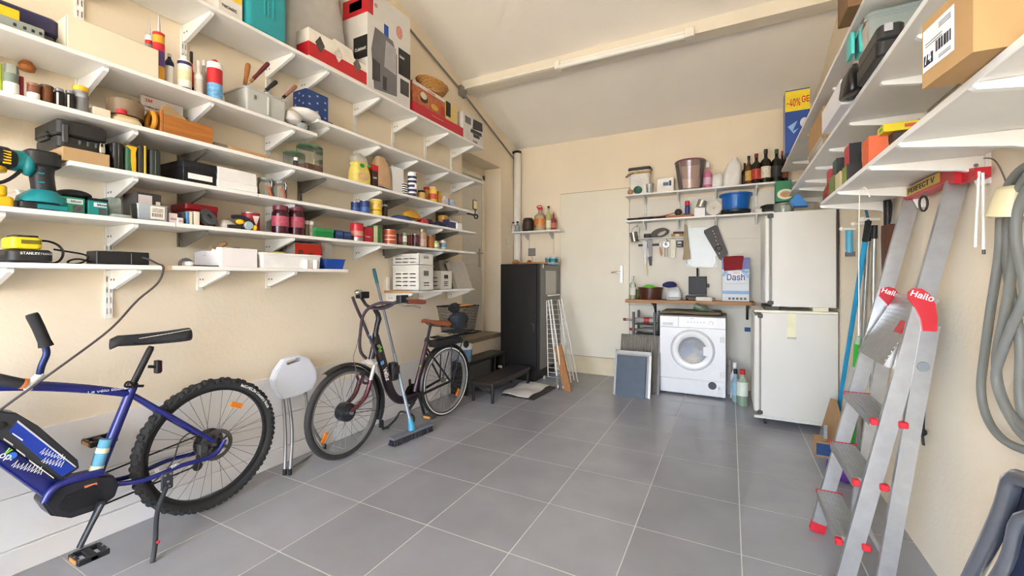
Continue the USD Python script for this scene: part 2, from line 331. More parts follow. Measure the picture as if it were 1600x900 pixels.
lshelf('wall_shelf', s_ + 'carrying jam jars and the row of food tins', 1.008, 3.585, Z1, [(1.155, 0), (1.61, 1), (2.31, 1), (2.62, 0), (3.06, 1), (3.324, 0)])
t = lshelf('wall_shelf', s_ + 'lowest, carrying the battery charger and white tub', -0.2, 1.99, Z0, [(0.51, 1), (0.879, 1), (1.245, 1), (1.625, 1)])
part(t, 'edge_patch', bx(FR - 0.001, FR + 0.001, 0.957, 0.991, Z0 - T + 0.001, Z0 - 0.001, 0), mat('#d3ab80', 0.6), label='bare tan patch on the white edge')
t = lshelf('wall_shelf', s_ + 'short and low, carrying the white crates', 2.612, 3.56, Z0B, [(2.66, 1), (3.05, 1), (3.50, 1)])
part(t, 'end_edge', bx(L + 0.014, FR, 2.609, 2.6119, Z0B - T, Z0B, 0), raw_wood, label='bare wooden end edge')
r_ = 'white slotted rail on the left wall, '
rail('L', 0.868, 1.01, 1.95, steel_white, r_ + 'hanging lowest, left of the dangling power cable')
rail('L', 1.245, 1.13, 1.31, steel_white, r_ + 'short piece behind the white cardboard box')
rail('L', 1.625, 1.13, 2.75, steel_white, r_ + 'behind the two red jam jars')
rail('L', 0.77, 1.99, 2.75, steel_white, r_ + 'behind the long white box')
rail('L', 1.17, 1.99, 2.75, steel_white, r_ + 'behind the aerosol cans')
rail('L', 1.852, 2.10, 2.75, steel_white, r_ + 'behind the blue patterned box')
rail('L', 2.31, 1.33, 2.75, steel_white, r_ + 'behind the blue and yellow tins')
rail('L', 2.72, 2.10, 2.75, steel_white, r_ + 'high up, right of the kraft paper bag')
rail('L', 3.06, 1.36, 2.05, steel_white, r_ + 'behind the purple packets')
rail('L', 3.149, 2.10, 2.75, steel_white, r_ + 'below the red box on the top shelf')
rail('L', 3.57, 2.06, 2.75, steel_white, r_ + 'nearest the doorway')
rail('L', 2.66, 0.99, 1.20, steel_white, r_ + 'beside the stack of white crates')
g_ = 'dark grey slotted rail on the left wall, '
rail('L', 1.155, 1.36, 1.90, steel_grey, g_ + 'behind the red metal box')
rail('L', 1.843, 1.40, 1.95, steel_grey, g_ + 'right of the two red jam jars')
rail('L', 2.62, 1.38, 1.95, steel_grey, g_ + 'right of the yellow tin')
rail('L', 3.324, 1.36, 1.95, steel_grey, g_ + 'nearest the doorway')

# right wall
def rshelf(label, y0, y1, z, brs, length):
    t = thing('wall_shelf', label, 'shelf', (R, y0, z - T))
    part(t, 'board', bx(0.44, R - 0.013, y0, y1, z - T, z, 0.0015), melamine)
    for y in brs: bracket(t, 'R', y, z - T - 0.001, length, steel_white, hgt=0.09, w=0.017)
    return t
ZR1, ZR2, ZR3 = 1.612, 1.912, 2.238
t = rshelf('white board shelf on the right wall, lowest, with the big cardboard parcel', 0.2, 2.82, ZR1, [0.75, 1.18, 1.60, 1.89, 2.376, 2.79], 0.288)
part(t, 'edge_patch', bx(0.438, 0.4405, 0.86, 0.965, ZR1 - T + 0.001, ZR1 - 0.001, 0), wood('#c07a3c', '#a9662f', 'y'), label='bare chipboard stretch of the front edge')
rshelf('white board shelf on the right wall, middle, with the black case', 0.2, 4.78, ZR2, [1.17, 1.59, 1.91, 2.35, 2.78, 3.2, 3.6, 3.9, 4.4], 0.25)
rshelf('white board shelf on the right wall, topmost, with the discount pack', 0.2, 4.78, ZR3, [1.6, 2.33, 2.78, 3.6, 4.4], 0.235)
w_ = 'white slotted rail on the right wall, '
rail('R', 1.89, 1.50, 2.6, steel_white, w_ + 'beside the grey cable coil')
rail('R', 2.376, 1.50, 2.6, steel_white, w_ + 'behind the top of the ladder')
rail('R', 2.79, 1.40, 2.6, steel_white, w_ + 'above the sheathed blade')

# back wall
def bshelf(label, x0, x1, z, depth, brs, m=melamine, t_=T, bm=steel_white, hgt=0.08, off=0.02):
    t = thing('wall_shelf', label, 'shelf', ((x0 + x1) / 2, B, z - t_))
    part(t, 'board', bx(x0, x1, B - depth, B - 0.022, z - t_, z, 0.0015), m)
    for x in brs: bracket(t, 'B', x, z - t_ - 0.001, depth - 0.05, bm, hgt=hgt, w=0.014, off=off)
    return t
bxs = [-0.879, -0.515, -0.137, 0.238]
ZU, ZM, ZP, ZW = 2.152, 1.856, 1.797, 0.952
bshelf('white board shelf on the back wall, upper, with wine bottles', -1.083, 0.74, ZU, 0.20, bxs)
bshelf('white board shelf on the back wall, lower, with the blue bowl', -1.076, 0.60, ZM, 0.20, bxs)
for x, w in zip(bxs, ('leftmost, behind the white tub with black lid', 'second from left, above the red capped can', 'third from the left, behind the blue bowl', 'rightmost, behind the dark bottles')):
    rail('B', x, 1.75, 2.20, steel_white, 'white slotted rail on the back wall, ' + w)
bshelf('short white shelf on the back wall, with cooking oil', -2.56, -1.872, ZP, 0.20, [-2.393, -2.044], bm=mat('#cfcdc6', 0.4), off=0.013)
for q, w in ((-2.393, 'left'), (-2.044, 'right')):
    solo('shelf_rail', bx(q - 0.008, q + 0.008, B - 0.012, B, 1.50, 1.80, 0.001), mat('#e8dfc8', 0.5), f'thin cream rail under the short oil shelf, {w} one', 'shelf rail')
wt = thing('worktop', 'oiled wooden worktop on iron brackets above the washing machine', 'worktop', (-0.4, B, ZW - 0.035))
part(wt, 'board', [ext(Polygon([(-1.055, B - 0.01), (-1.055, B - 0.30), (0.219 - 0.03, B - 0.30), (0.219, B - 0.27), (0.219, B - 0.01)]), ZW - 0.035, ZW, 'xy')], wood('#b98a55', '#9c6c3b', 'x'))
iron = mat('#211f1e', 0.5, metal=0.5)
for x in (-0.771, 0.159):
    part(wt, 'iron_bracket', [bx(x - 0.012, x + 0.012, B - 0.018, B - 0.009, ZW - 0.2, ZW - 0.035, 0.002), bx(x - 0.012, x + 0.012, B - 0.26, B - 0.012, ZW - 0.046, ZW - 0.035, 0.002),
         tube(smoothpath([(x, B - 0.23, ZW - 0.046), (x, B - 0.15, ZW - 0.065), (x, B - 0.07, ZW - 0.11), (x, B - 0.02, ZW - 0.19)], 6), 0.007, 8),
         tube(smoothpath([(x, B - 0.15, ZW - 0.065), (x, B - 0.11, ZW - 0.055), (x, B - 0.06, ZW - 0.07), (x, B - 0.05, ZW - 0.12)], 6), 0.005, 8)], iron)
# ---------------------------------------------------------------- builders for the small goods
def frame_of(face, x0, x1, y0, y1, z, h):
    """(point at u, v on a face of a box, direction of reading); u and v run from 0 to 1 as one looks at the face"""
    if face == '+x': return (lambda u, v, o=0: (x1 + o, y0 + u * (y1 - y0), z + v * h)), (0, 1, 0), y1 - y0
    if face == '-y': return (lambda u, v, o=0: (x0 + u * (x1 - x0), y0 - o, z + v * h)), (1, 0, 0), x1 - x0
    if face == '-x': return (lambda u, v, o=0: (x0 - o, y1 - u * (y1 - y0), z + v * h)), (0, -1, 0), y1 - y0
def panel(fr, u0, u1, v0, v1, o=0.0008):
    """a thin printed sheet lying on a face"""
    f, d, w = fr; a = np.array(f(u0, v0)); b = np.array(f(u1, v1, o)); lo, hi = np.minimum(a, b), np.maximum(a, b)
    return bx(lo[0], hi[0], lo[1], hi[1], lo[2], hi[2], 0)
def letters(fr, s, u, v, h, o=0.001, width=None, bold=True):
    f, d, w = fr; return txt(s, h, f(u, v, o), d, (0, 0, 1), 0.0004, bold, width)
def polyprint(fr, pts, h, o=0.001):
    """a flat printed shape given by (u, v) points on a face of height h"""
    f, d, w = fr; q = [f(u, v, o) for u, v in pts]
    P = Polygon([(u * w, v * h) for u, v in pts]); m = trimesh.creation.extrude_polygon(P, 0.0004, engine='earcut'); a = np.array(f(0, 0, o)); d = np.array(d, float)
    nrm = np.array(f(0, 0, 1)) - np.array(f(0, 0, 0)); p = np.array(m.vertices)
    return TM(a + p[:, :1] * d + p[:, 1:2] * np.array([0, 0, 1.0]) + p[:, 2:] * nrm, m.faces, process=False)
def disc(fr, u, v, rw, rh, h, n=20):
    f, d, w = fr; return polyprint(fr, [(u + rw / w * math.cos(a), v + rh / h * math.sin(a)) for a in np.arange(n) * 2 * math.pi / n], h)
def carton(name, label, cat_, x0, x1, y0, y1, z, h, m, prints=(), words=(), lid=None, b=0.002, seam=None):
    """a box with its printed panels (face, u0, u1, v0, v1, look), its words (face, text, u, v, height, look) and a lid (height, overhang, look)"""
    x0, x1 = sorted((x0, x1)); y0, y1 = sorted((y0, y1))
    t = thing(name, label, cat_, ((x0 + x1) / 2, (y0 + y1) / 2, z)); e = lid[1] if lid else 0
    part(t, 'body', bx(x0 + e, x1 - e, y0 + e, y1 - e, z, z + h - (0.001 if lid else 0), b), m)
    if lid: part(t, 'lid', bx(x0, x1, y0, y1, z + h - lid[0], z + h, b), lid[2])
    for fc, u0, u1, v0, v1, pm in prints: part(t, 'printed_panel', panel(frame_of(fc, x0, x1, y0, y1, z, h), u0, u1, v0, v1), pm)
    for wd in words:
        fc, s, u, v, hh, pm = wd[:6]; part(t, 'lettering', letters(frame_of(fc, x0, x1, y0, y1, z, h), s, u, v, hh, width=wd[6] if len(wd) > 6 else None), pm)
    if seam: part(t, 'flap_seam', panel(frame_of(seam[0], x0, x1, y0, y1, z, h), seam[1] - 0.006, seam[1] + 0.006, 0.02, 0.98, 0.0006), seam[2])
    t.box = (x0, x1, y0, y1, z, h); return t
def can(name, label, cat_, x, y, z, r, h, m, band=None, lid=None, rim=None, cap=None, n=26):
    """a tin or a spray can: body, rims, a printed band (v0, v1, look), a lid (height, look) or a cap (radius, height, look)"""
    t = thing(name, label, cat_, (x, y, z)); top = h - (lid[0] if lid else 0) - (cap[1] if cap else 0)
    k = min(0.003, r * 0.1); sh = r * 0.55 if cap else 0
    prof = [(r * 0.9, 0), (r, k), (r, top - k - sh)] + ([(r * 0.86, top - sh * 0.35), (cap[0] * 1.05, top)] if cap else [(r * 0.93, top)])
    part(t, 'body', lathe(prof, (x, y, z), n), m)
    if rim: part(t, 'rim', [lathe([(r * 0.97, a), (r * 1.025, a + 0.001), (r * 1.025, a + 0.004), (r * 0.95, a + 0.005)], (x, y, z), n) for a in (0, h - 0.005)], rim)
    for i, bd in enumerate([band] if band and not isinstance(band[0], tuple) else (band or ())):
        part(t, 'printed_label', lathe([(r * 1.0, bd[0] * top), (r * 1.012, bd[0] * top + 0.0004), (r * 1.012, bd[1] * top - 0.0004), (r * 1.0, bd[1] * top)], (x, y, z), n), bd[2])
    if lid: part(t, 'lid', lathe([(r * 0.98, top), (r * 1.03, top + 0.001), (r * 1.03, h - 0.002), (r * 0.94, h)], (x, y, z), n), lid[1])
    if cap: part(t, 'cap', lathe([(cap[0], top - 0.001), (cap[0], h - 0.003), (cap[0] * 0.8, h)], (x, y, z), 16), cap[2])
    return t
def jar(name, label, cat_, x, y, z, r, h, glass, lid_m, fill=None, fill_h=0.7, lab=None, lid_h=0.16, neck=0.82, n=24):
    """a glass jar: glass body, contents, paper label (v0, v1, look) and a lid"""
    t = thing(name, label, cat_, (x, y, z)); lh = h * lid_h; top = h - lh
    part(t, 'body', lathe([(r * 0.85, 0), (r, r * 0.12), (r, top * 0.80), (r * 0.95, top * 0.89), (r * neck, top * 0.96), (r * neck, top)], (x, y, z), n), glass)
    if fill: part(t, 'contents', lathe([(r * 0.84, 0.003), (r * 0.93, r * 0.14), (r * 0.93, top * 0.8 * fill_h + 0.004), (0, top * 0.8 * fill_h + 0.006)], (x, y, z), n), fill)
    if lab: part(t, 'paper_label', lathe([(r, lab[0] * top), (r * 1.015, lab[0] * top + 0.0005), (r * 1.015, lab[1] * top - 0.0005), (r, lab[1] * top)], (x, y, z), n), lab[2])
    if lid_m is not None: part(t, 'lid', lathe([(r * neck * 1.04, top - lh * 0.15), (r * neck * 1.08, top), (r * neck * 1.08, h - 0.002), (r * neck * 0.98, h)], (x, y, z), n), lid_m)
    return t
def bottle(name, label, cat_, x, y, z, r, h, glass, cap_m, lab=None, neck_r=0.32, shoulder=0.62, cap_h=0.08, fill=None, n=22, capsule=None, shoulder_h=0.12, foil=None):
    t = thing(name, label, cat_, (x, y, z)); nr = r * neck_r; ch = h * cap_h; top = h - ch
    part(t, 'body', lathe([(r * 0.9, 0), (r, r * 0.1), (r, h * shoulder), (r * 0.88, h * (shoulder + shoulder_h * 0.4)), (nr * 1.5, h * (shoulder + shoulder_h * 0.85)), (nr, h * (shoulder + shoulder_h * 1.25)), (nr, top)], (x, y, z), n), glass)
    if fill: part(t, 'contents', lathe([(r * 0.85, 0.004), (r * 0.93, r * 0.12), (r * 0.93, h * shoulder * fill[0]), (0, h * shoulder * fill[0] + 0.001)], (x, y, z), n), fill[1])
    for lb in ([lab] if lab and not isinstance(lab[0], tuple) else (lab or ())):
        part(t, 'paper_label', lathe([(r, lb[0] * h), (r * 1.012, lb[0] * h + 0.0005), (r * 1.012, lb[1] * h - 0.0005), (r, lb[1] * h)], (x, y, z), n), lb[2])
    part(t, 'cap', lathe([(nr * 1.12, top - h * 0.02), (nr * 1.2, top), (nr * 1.2, h - 0.002), (nr * 0.95, h)], (x, y, z), 16), cap_m)
    return t
def tub(m, x0, x1, y0, y1, z, h, taper=0.008, wall=0.0025, rim=0.006, r=0.015):
    """an open plastic tub with a rolled rim"""
    def ring(zz, d): return [(a, c, zz) for a, c in list(Polygon([(x0 + r + 0, y0 + r), (x1 - r, y0 + r), (x1 - r, y1 - r), (x0 + r, y1 - r)]).buffer(r - d, quad_segs=4).exterior.coords)[:-1]]
    rings = [ring(z, taper), ring(z + h - rim, 0.002), ring(z + h - rim, -rim * 0.6), ring(z + h, -rim * 0.6), ring(z + h, 0.002 + wall), ring(z + wall, taper + wall)]
    n = len(rings[0]); v = np.array([p for q in rings for p in q]); f = []
    for i in range(len(rings) - 1):
        for k in range(n):
            w = (k + 1) % n; f += [(i * n + k, i * n + w, (i + 1) * n + w), (i * n + k, (i + 1) * n + w, (i + 1) * n + k)]
    c0, c1 = len(v), len(v) + 1; v = np.vstack([v, [(x0 + x1) / 2, (y0 + y1) / 2, z], [(x0 + x1) / 2, (y0 + y1) / 2, z + wall]])
    for k in range(n): f += [(c0, (k + 1) % n, k), (c1, (len(rings) - 1) * n + k, (len(rings) - 1) * n + (k + 1) % n)]
    return TM(v, np.array(f), process=False)
def bag(x0, x1, y0, y1, z, h, seed=0, pinch=0.5, amp=0.012, tip=0.0):
    """a soft bag: full below, gathered above"""
    rings = []; cx, cy_ = (x0 + x1) / 2, (y0 + y1) / 2; n = 28
    for k, (s, zz) in enumerate(((0.86, 0), (1.0, 0.06), (1.0, 0.4), (0.92, 0.62), (0.75, 0.8), (pinch, 0.92), (pinch * 0.8, 1.0))):
        for a in np.arange(n) * 2 * np.pi / n:
            c, d = math.cos(a), math.sin(a); q = 1 / max(abs(c) ** 4 + abs(d) ** 4, 1e-9) ** 0.25
            rings.append((cx + tip * zz + c * q * s * (x1 - x0) / 2, cy_ + d * q * s * (y1 - y0) / 2, z + zz * h))
    v = np.array(rings); f = []; R_ = 7
    for i in range(R_ - 1):
        for k in range(n):
            w = (k + 1) % n; f += [(i * n + k, i * n + w, (i + 1) * n + w), (i * n + k, (i + 1) * n + w, (i + 1) * n + k)]
    c0, c1 = len(v), len(v) + 1; v = np.vstack([v, [cx, cy_, z], [cx + tip, cy_, z + h]])
    for k in range(n): f += [(c0, (k + 1) % n, k), (c1, (R_ - 1) * n + k, (R_ - 1) * n + (k + 1) % n)]
    m = sub(TM(v, np.array(f), process=False)); w = wob(m, amp, 9, seed); p = np.array(w.vertices); p[:, 2] = np.maximum(p[:, 2], z + 0.0005); return TM(p, w.faces, process=False)
WHITE, BLACK = mat('#f2f0ea', 0.45, var=0.02), mat('#1b1b1c', 0.5)
INK, INKRED, INKBLUE = mat('#22222a', 0.6, var=0.02), mat('#c8202a', 0.55, var=0.04), mat('#2a4fa0', 0.55, var=0.04)
RED, BLUE, YELLOW, GREEN = mat('#c4232b', 0.45), mat('#1e4fa8', 0.4), mat('#eec824', 0.45), mat('#1f8a55', 0.45)
KRAFT, TIN = mat('#b58a5c', 0.8, var=0.07, scale=20), mat('#b9b7b2', 0.3, metal=0.9)
GLASS, FROST = clear('#eef2ee', 0.10, 0.04), clear('#dfe3e0', 0.45, 0.25)
# ---------------------------------------------------------------- left wall, topmost shelf
def FB(a, xf, depth):  # (y0, y1, h) of a front face on the plane xf -> extents of the box behind it
    return (xf - depth, xf, a[0], a[1])
a = (1.197, 1.316, 0.287)
carton('appliance_box', 'white box with yellow printed panel left of the turquoise box', 'box', *FB(a, -2.31, 0.2), Z5, a[2], mat('#e4dfd8', 0.6), prints=[('+x', 0.04, 0.96, 0.32, 0.98, YELLOW), ('+x', 0.1, 0.45, 0.36, 0.62, BLACK), ('+x', 0.55, 0.7, 0.42, 0.58, BLACK)], words=[('+x', 'X05', 0.35, 0.5, 0.02, INK), ('+x', 'TRONIC', 0.12, 0.12, 0.014, INK)])
y0, y1, h = 1.329, 1.569, 0.665
t = thing('storage_box', 'large turquoise plastic box with rounded corners on the topmost shelf', 'box', (-2.43, (y0 + y1) / 2, Z5))
teal = mat('#1f9aa3', 0.32, var=0.05)
part(t, 'body', rbx(-2.565, -2.30, y0, y1, Z5, Z5 + h, 0.035), teal)
for k in (0.42, 0.5, 0.62): part(t, 'moulded_rib', bx(-2.301, -2.296, y0 + (y1 - y0) * k - 0.006, y0 + (y1 - y0) * k + 0.006, Z5 + 0.10, Z5 + h - 0.04, 0.002), teal)
part(t, 'lid', rbx(-2.58, -2.285, y0 - 0.012, y1 + 0.012, Z5 + h, Z5 + h + 0.03, 0.04), mat('#1b8a94', 0.35))
y0, y1, h = 1.669, 2.172, 0.759
solo('plastic_bag', bag(-2.57, -2.44, y0, y1 - 0.05, Z5, h + 0.04, 3, 0.6, 0.02), mat('#c4c2be', 0.4, var=0.06), 'grey translucent plastic bag bulging behind the red and white carton', 'bag')
y0, y1, h = 1.7, 2.167, 0.137
y0 = 1.7
t = thing('cardboard_carton', 'opened red and white carton with jagged top edge, diamond prints', 'box', (-2.38, (y0 + y1) / 2, Z5))
hh = 0.184
part(t, 'body', bx(-2.415, -2.30, y0, y1 - 0.004, Z5, Z5 + hh * 0.62, 0.002), RED)
part(t, 'base_tray', bx(-2.42, -2.295, y0 - 0.003, y1 - 0.003, Z5, Z5 + 0.012, 0.002), mat('#e8e2d6', 0.6))
w = y1 - y0
part(t, 'cut_edge', ext([(y0, Z5 + hh * 0.55), (y1, Z5 + hh * 0.55), (y1, Z5 + hh * 0.8), (y0 + w * 0.75, Z5 + hh * 0.82), (y0 + w * 0.7, Z5 + hh * 1.08), (y0 + w * 0.4, Z5 + hh * 1.12), (y0 + w * 0.36, Z5 + hh * 1.0), (y0, Z5 + hh)], -2.3015, -2.2985, 'yz'), mat('#ebe5d8', 0.6))
part(t, 'cut_edge', bx(-2.415, -2.30, y0 - 0.001, y0 + 0.002, Z5 + hh * 0.55, Z5 + hh, 0), mat('#ebe5d8', 0.6))
fr = frame_of('+x', -2.415, -2.2985, y0, y1, Z5, hh)
for k, c in ((0.17, '#4a4744'), (0.47, '#d9d2c6'), (0.8, '#6d6660')):
    part(t, 'printed_diamond', polyprint(fr, [(k - 0.075, 0.62), (k, 0.34), (k + 0.075, 0.62), (k, 0.9)], hh), mat(c, 0.6, var=0.2, scale=60))
y0, y1, h = 2.162, 2.61, 0.646; h = 0.728
x0 = -2.57
t = carton('appliance_box', 'tall white food processor carton beside the wicker basket', 'box', x0, -2.295, y0, y1, Z5, h, mat('#d9d6d2', 0.5, var=0.03),
    prints=[('+x', 0.70, 0.999, 0.32, 0.60, BLACK), ('+x', 0.0, 0.12, 0.74, 0.9, RED), ('+x', 0.36, 0.46, 0.60, 0.74, BLUE), ('-y', 0.1, 1.0, 0.74, 0.92, RED), ('-y', 0.5, 1.0, 0.30, 0.52, BLACK), ('-y', 0.35, 0.8, 0.79, 0.88, mat('#5a6078', 0.5))],
    words=[('+x', 'Cuisinart', 0.72, 0.50, 0.02, WHITE, 0.055), ('-y', 'Cuisinart', 0.55, 0.38, 0.022, WHITE, 0.11)])
fr = frame_of('+x', x0, -2.295, y0, y1, Z5, h)
g1, g2, g3 = mat('#6f6d70', 0.35), mat('#3a393c', 0.4), mat('#a9a8aa', 0.35)
part(t, 'printed_picture', [polyprint(fr, [(0.14, 0.02), (0.66, 0.06), (0.66, 0.5), (0.56, 0.62), (0.16, 0.64), (0.08, 0.4)], h, 0.0006)], g1)
part(t, 'printed_picture', [polyprint(fr, [(0.10, 0.10), (0.27, 0.12), (0.27, 0.30), (0.10, 0.32)], h, 0.0012), polyprint(fr, [(0.33, 0.06), (0.42, 0.06), (0.42, 0.2), (0.33, 0.2)], h, 0.0012), polyprint(fr, [(0.74, 0.12), (0.96, 0.12), (0.96, 0.28), (0.74, 0.28)], h, 0.0012)], g2)
part(t, 'printed_picture', [polyprint(fr, [(0.36, 0.3), (0.64, 0.28), (0.64, 0.56), (0.4, 0.58)], h, 0.0012), disc(fr, 0.18, 0.21, 0.012, 0.018, h)], g3)
part(t, 'printed_picture', [disc(fr, 0.72, 0.76, 0.035, 0.05, h), disc(fr, 0.18, 0.86, 0.016, 0.016, h)], mat('#cf8f80', 0.6, var=0.3, scale=120))
y0, y1 = 2.514, 3.364
carton('appliance_box', 'long flat red box lying under the burger picture carton', 'box', -2.50, -2.295, y0 + 0.14, y1, Z5, 0.088, mat('#c02a38', 0.45), words=[('+x', 'Plancha gourmet', 0.32, 0.5, 0.014, mat('#d98a84', 0.5), 0.17)])
y0, y1, h = 2.646, 3.102, 0.288; HB = 0.184
t = carton('appliance_box', 'carton with a burger picture standing on the long red box', 'box', -2.50, -2.32, y0 + 0.02, y1, Z5 + 0.089, HB, mat('#b5673f', 0.5, var=0.3, scale=30), prints=[('+x', 0.0, 1.0, 0.84, 1.0, mat('#e3dbd0', 0.5)), ('+x', 0.86, 0.98, 0.1, 0.55, RED)], words=[('+x', 'BURGER', 0.45, 0.86, 0.014, INKRED, 0.1)])
fr = frame_of('+x', -2.50, -2.32, y0 + 0.02, y1, Z5 + 0.089, HB)
part(t, 'printed_picture', disc(fr, 0.33, 0.45, 0.05, 0.04, HB), mat('#3a2a22', 0.5))
part(t, 'printed_picture', disc(fr, 0.32, 0.55, 0.042, 0.03, HB, 18).apply_translation((0.0006, 0, 0)), mat('#d9d2bd', 0.5))
part(t, 'printed_picture', disc(fr, 0.66, 0.3, 0.05, 0.025, HB), mat('#d8a83e', 0.5, var=0.3, scale=80))
y0, y1, h = 3.121, 3.303, 0.198
carton('food_box', 'small gold and black box on the right end of the red box', 'box', -2.46, -2.32, y0, y1, Z5 + 0.089, 0.179, mat('#d8c27a', 0.45, var=0.15, scale=50), prints=[('+x', 0.0, 0.38, 0.25, 1.0, BLACK)])
y0, y1, h = 3.371, 3.737, 0.246; HG = 0.261
t = carton('appliance_box', 'white contact grill box at the right end of the topmost shelf', 'box', -2.53, -2.30, y0, y1, Z5, HG, mat('#dddad5', 0.5), prints=[('+x', 0.08, 0.36, 0.62, 0.88, mat('#6c6a68', 0.5))], words=[('+x', 'Grill', 0.45, 0.03, 0.022, INK, 0.09)])
fr = frame_of('+x', -2.53, -2.30, y0, y1, Z5, HG)
part(t, 'printed_picture', [polyprint(fr, [(0.44, 0.52), (0.96, 0.62), (0.94, 0.95), (0.48, 0.92)], HG), polyprint(fr, [(0.34, 0.36), (0.92, 0.40), (0.9, 0.54), (0.36, 0.5)], HG), polyprint(fr, [(0.5, 0.22), (0.8, 0.26), (0.8, 0.38), (0.46, 0.36)], HG)], mat('#2c2a2a', 0.4))
# wicker basket, tilted on the burger carton and the red box
wick = mat('#c08a44', 0.7, var=0.25, scale=60)
bc = np.array((-2.43, 3.001, 2.979)); bc[0] = -2.38; bc[2] = Z5 + 0.089 + HB + 0.062
t = thing('wicker_basket', 'shallow round wicker basket lying on the burger picture carton', 'basket', bc - (0, 0, 0.04))
rows = []
for k in range(9):
    q = k / 8; rr = 0.08 + 0.085 * q ** 0.6; zz = -0.04 + 0.085 * q
    a = np.arange(48) * 2 * np.pi / 48
    rows.append(tube(np.stack([bc[0] + (rr + 0.003 * (-1) ** k * np.cos(12 * a)) * np.cos(a) * 0.62, bc[1] + (rr + 0.003 * (-1) ** k * np.cos(12 * a)) * np.sin(a) * 1.12, bc[2] + zz + 0 * a], 1), 0.0058, 6, closed=True))
part(t, 'woven_side', rows, wick); part(t, 'base', lathe([(0, -0.045), (0.082, -0.045), (0.082, -0.038), (0, -0.038)], (0, 0, 0)).apply_transform(np.diag([0.62, 1.12, 1, 1])).apply_translation(bc), wick)
part(t, 'stake', [tube([(bc[0] + r * math.cos(q) * 0.62, bc[1] + r * math.sin(q) * 1.12, bc[2] + z) for r, z in ((0.085, -0.042), (0.135, 0.0), (0.17, 0.05))], 0.003, 5) for q in np.arange(16) * 2 * np.pi / 16], mat('#e0b878', 0.5, var=0.1))

# ---------------------------------------------------------------- shelf with the spray cans
t = thing('tool_case', 'navy tool lying at the left end of the spray can shelf', 'tool', (-2.44, 0.539, Z4))
ym = 0.539
part(t, 'body', rbx(-2.55, -2.38, ym - 0.12, ym + 0.12, Z4 + 0.055, Z4 + 0.125, 0.03), mat('#27264a', 0.4)); part(t, 'underside', rbx(-2.55, -2.39, ym - 0.10, ym + 0.11, Z4, Z4 + 0.056, 0.02), mat('#4a4744', 0.5))
carton('screw_pack', 'small yellow pack before the navy tool', 'box', -2.38, -2.33, 0.474, 0.536, Z4 + 0.045, 0.04, YELLOW)
y0, y1 = 0.473, 0.594
t = thing('blister_box', 'clear grey plastic box holding metal fittings under the yellow pack', 'box', (-2.35, (y0 + y1) / 2, Z4))
part(t, 'body', bx(-2.40, -2.31, y0, y1, Z4, Z4 + 0.042, 0.004), clear('#b9c2b8', 0.6, 0.2))
for k in (0.35, 0.55, 0.72, 0.88): part(t, 'slot', bx(-2.311, -2.309, y0 + (y1 - y0) * k, y0 + (y1 - y0) * k + 0.008, Z4 + 0.015, Z4 + 0.026, 0), mat('#2b2f2c', 0.5))
y0, y1, h = 0.65, 0.943, 0.115; y0 = 0.65; y1 = 0.943
carton('cardboard_box', 'long plain cream cardboard box beside the silicone cartridges', 'box', -2.555, -2.295, y0, y1, Z4, 0.128, mat('#e7dcc0', 0.65, var=0.03, scale=8), seam=('-y', 0.97, mat('#8b8068', 0.8)))
def cartridge(name, label, px_y, x, r, h, m, bands, nozzle):
    t = thing(name, label, 'cartridge', (x, px_y, Z4))
    part(t, 'tube', lathe([(r * 0.96, 0), (r, 0.003), (r, h), (r * 0.9, h + 0.002)], (x, px_y, Z4)), m)
    for v0, v1, bm in bands: part(t, 'printed_label', lathe([(r, v0 * h), (r * 1.01, v0 * h), (r * 1.01, v1 * h), (r, v1 * h)], (x, px_y, Z4)), bm)
    part(t, 'collar', lathe([(r * 0.35, h), (r * 0.35, h + 0.012)], (x, px_y, Z4)), mat('#b8b4ae', 0.4))
    part(t, 'nozzle', lathe([(r * 0.34, h + 0.01), (r * 0.14, h + nozzle)], (x, px_y, Z4), 12), clear('#e4e4e4', 0.5, 0.2))
y, r, h = 0.957, 0.022, 0.219
cartridge('silicone_cartridge', 'yellow, red and purple silicone cartridge with clear nozzle', y, -2.33, r, h, mat('#e3a52c', 0.4), [(0.02, 0.3, mat('#d99a2b', 0.4)), (0.3, 0.62, mat('#58407e', 0.4)), (0.62, 0.78, INKRED), (0.94, 1.0, RED)], 0.085)
y, r, h = 0.95, 0.015, 0.222
cartridge('silicone_cartridge', 'white and grey cartridge behind the yellow one', y, -2.40, r, h, mat('#e9e6df', 0.4), [(0.5, 0.82, mat('#8a8782', 0.4)), (0.82, 0.9, RED)], 0.085)
y, r, h = 1.011, 0.017, 0.16
bottle('glue_bottle', 'dark navy bottle with white label beside the yellow cartridge', 'bottle', -2.36, y, Z4, r, h, mat('#1c2140', 0.3), mat('#d8d5cf', 0.4), lab=(0.1, 0.62, WHITE), shoulder=0.72, neck_r=0.4)
y, r, h = 1.059, 0.028, 0.164
can('spray_can', 'cream and navy spray can with white cap and printed windows', 'spray can', -2.33, y, Z4, r, h, mat('#efe9da', 0.35), band=((0, 0.06, mat('#27306a', 0.4)), (0.30, 0.62, mat('#e8dcae', 0.4)), (0.80, 0.9, mat('#34305c', 0.4))), cap=(r * 0.45, 0.018, WHITE))
y, r, h = 1.134, 0.021, 0.246
bottle('glue_bottle', 'orange red squeeze bottle with black nozzle behind the cream spray can', 'bottle', -2.43, y, Z4, r * 0.9, h, mat('#cf4a2c', 0.4), BLACK, shoulder=0.5, neck_r=0.3, cap_h=0.22, lab=(0.1, 0.25, BLACK))
y, r, h = 1.118, 0.018, 0.169
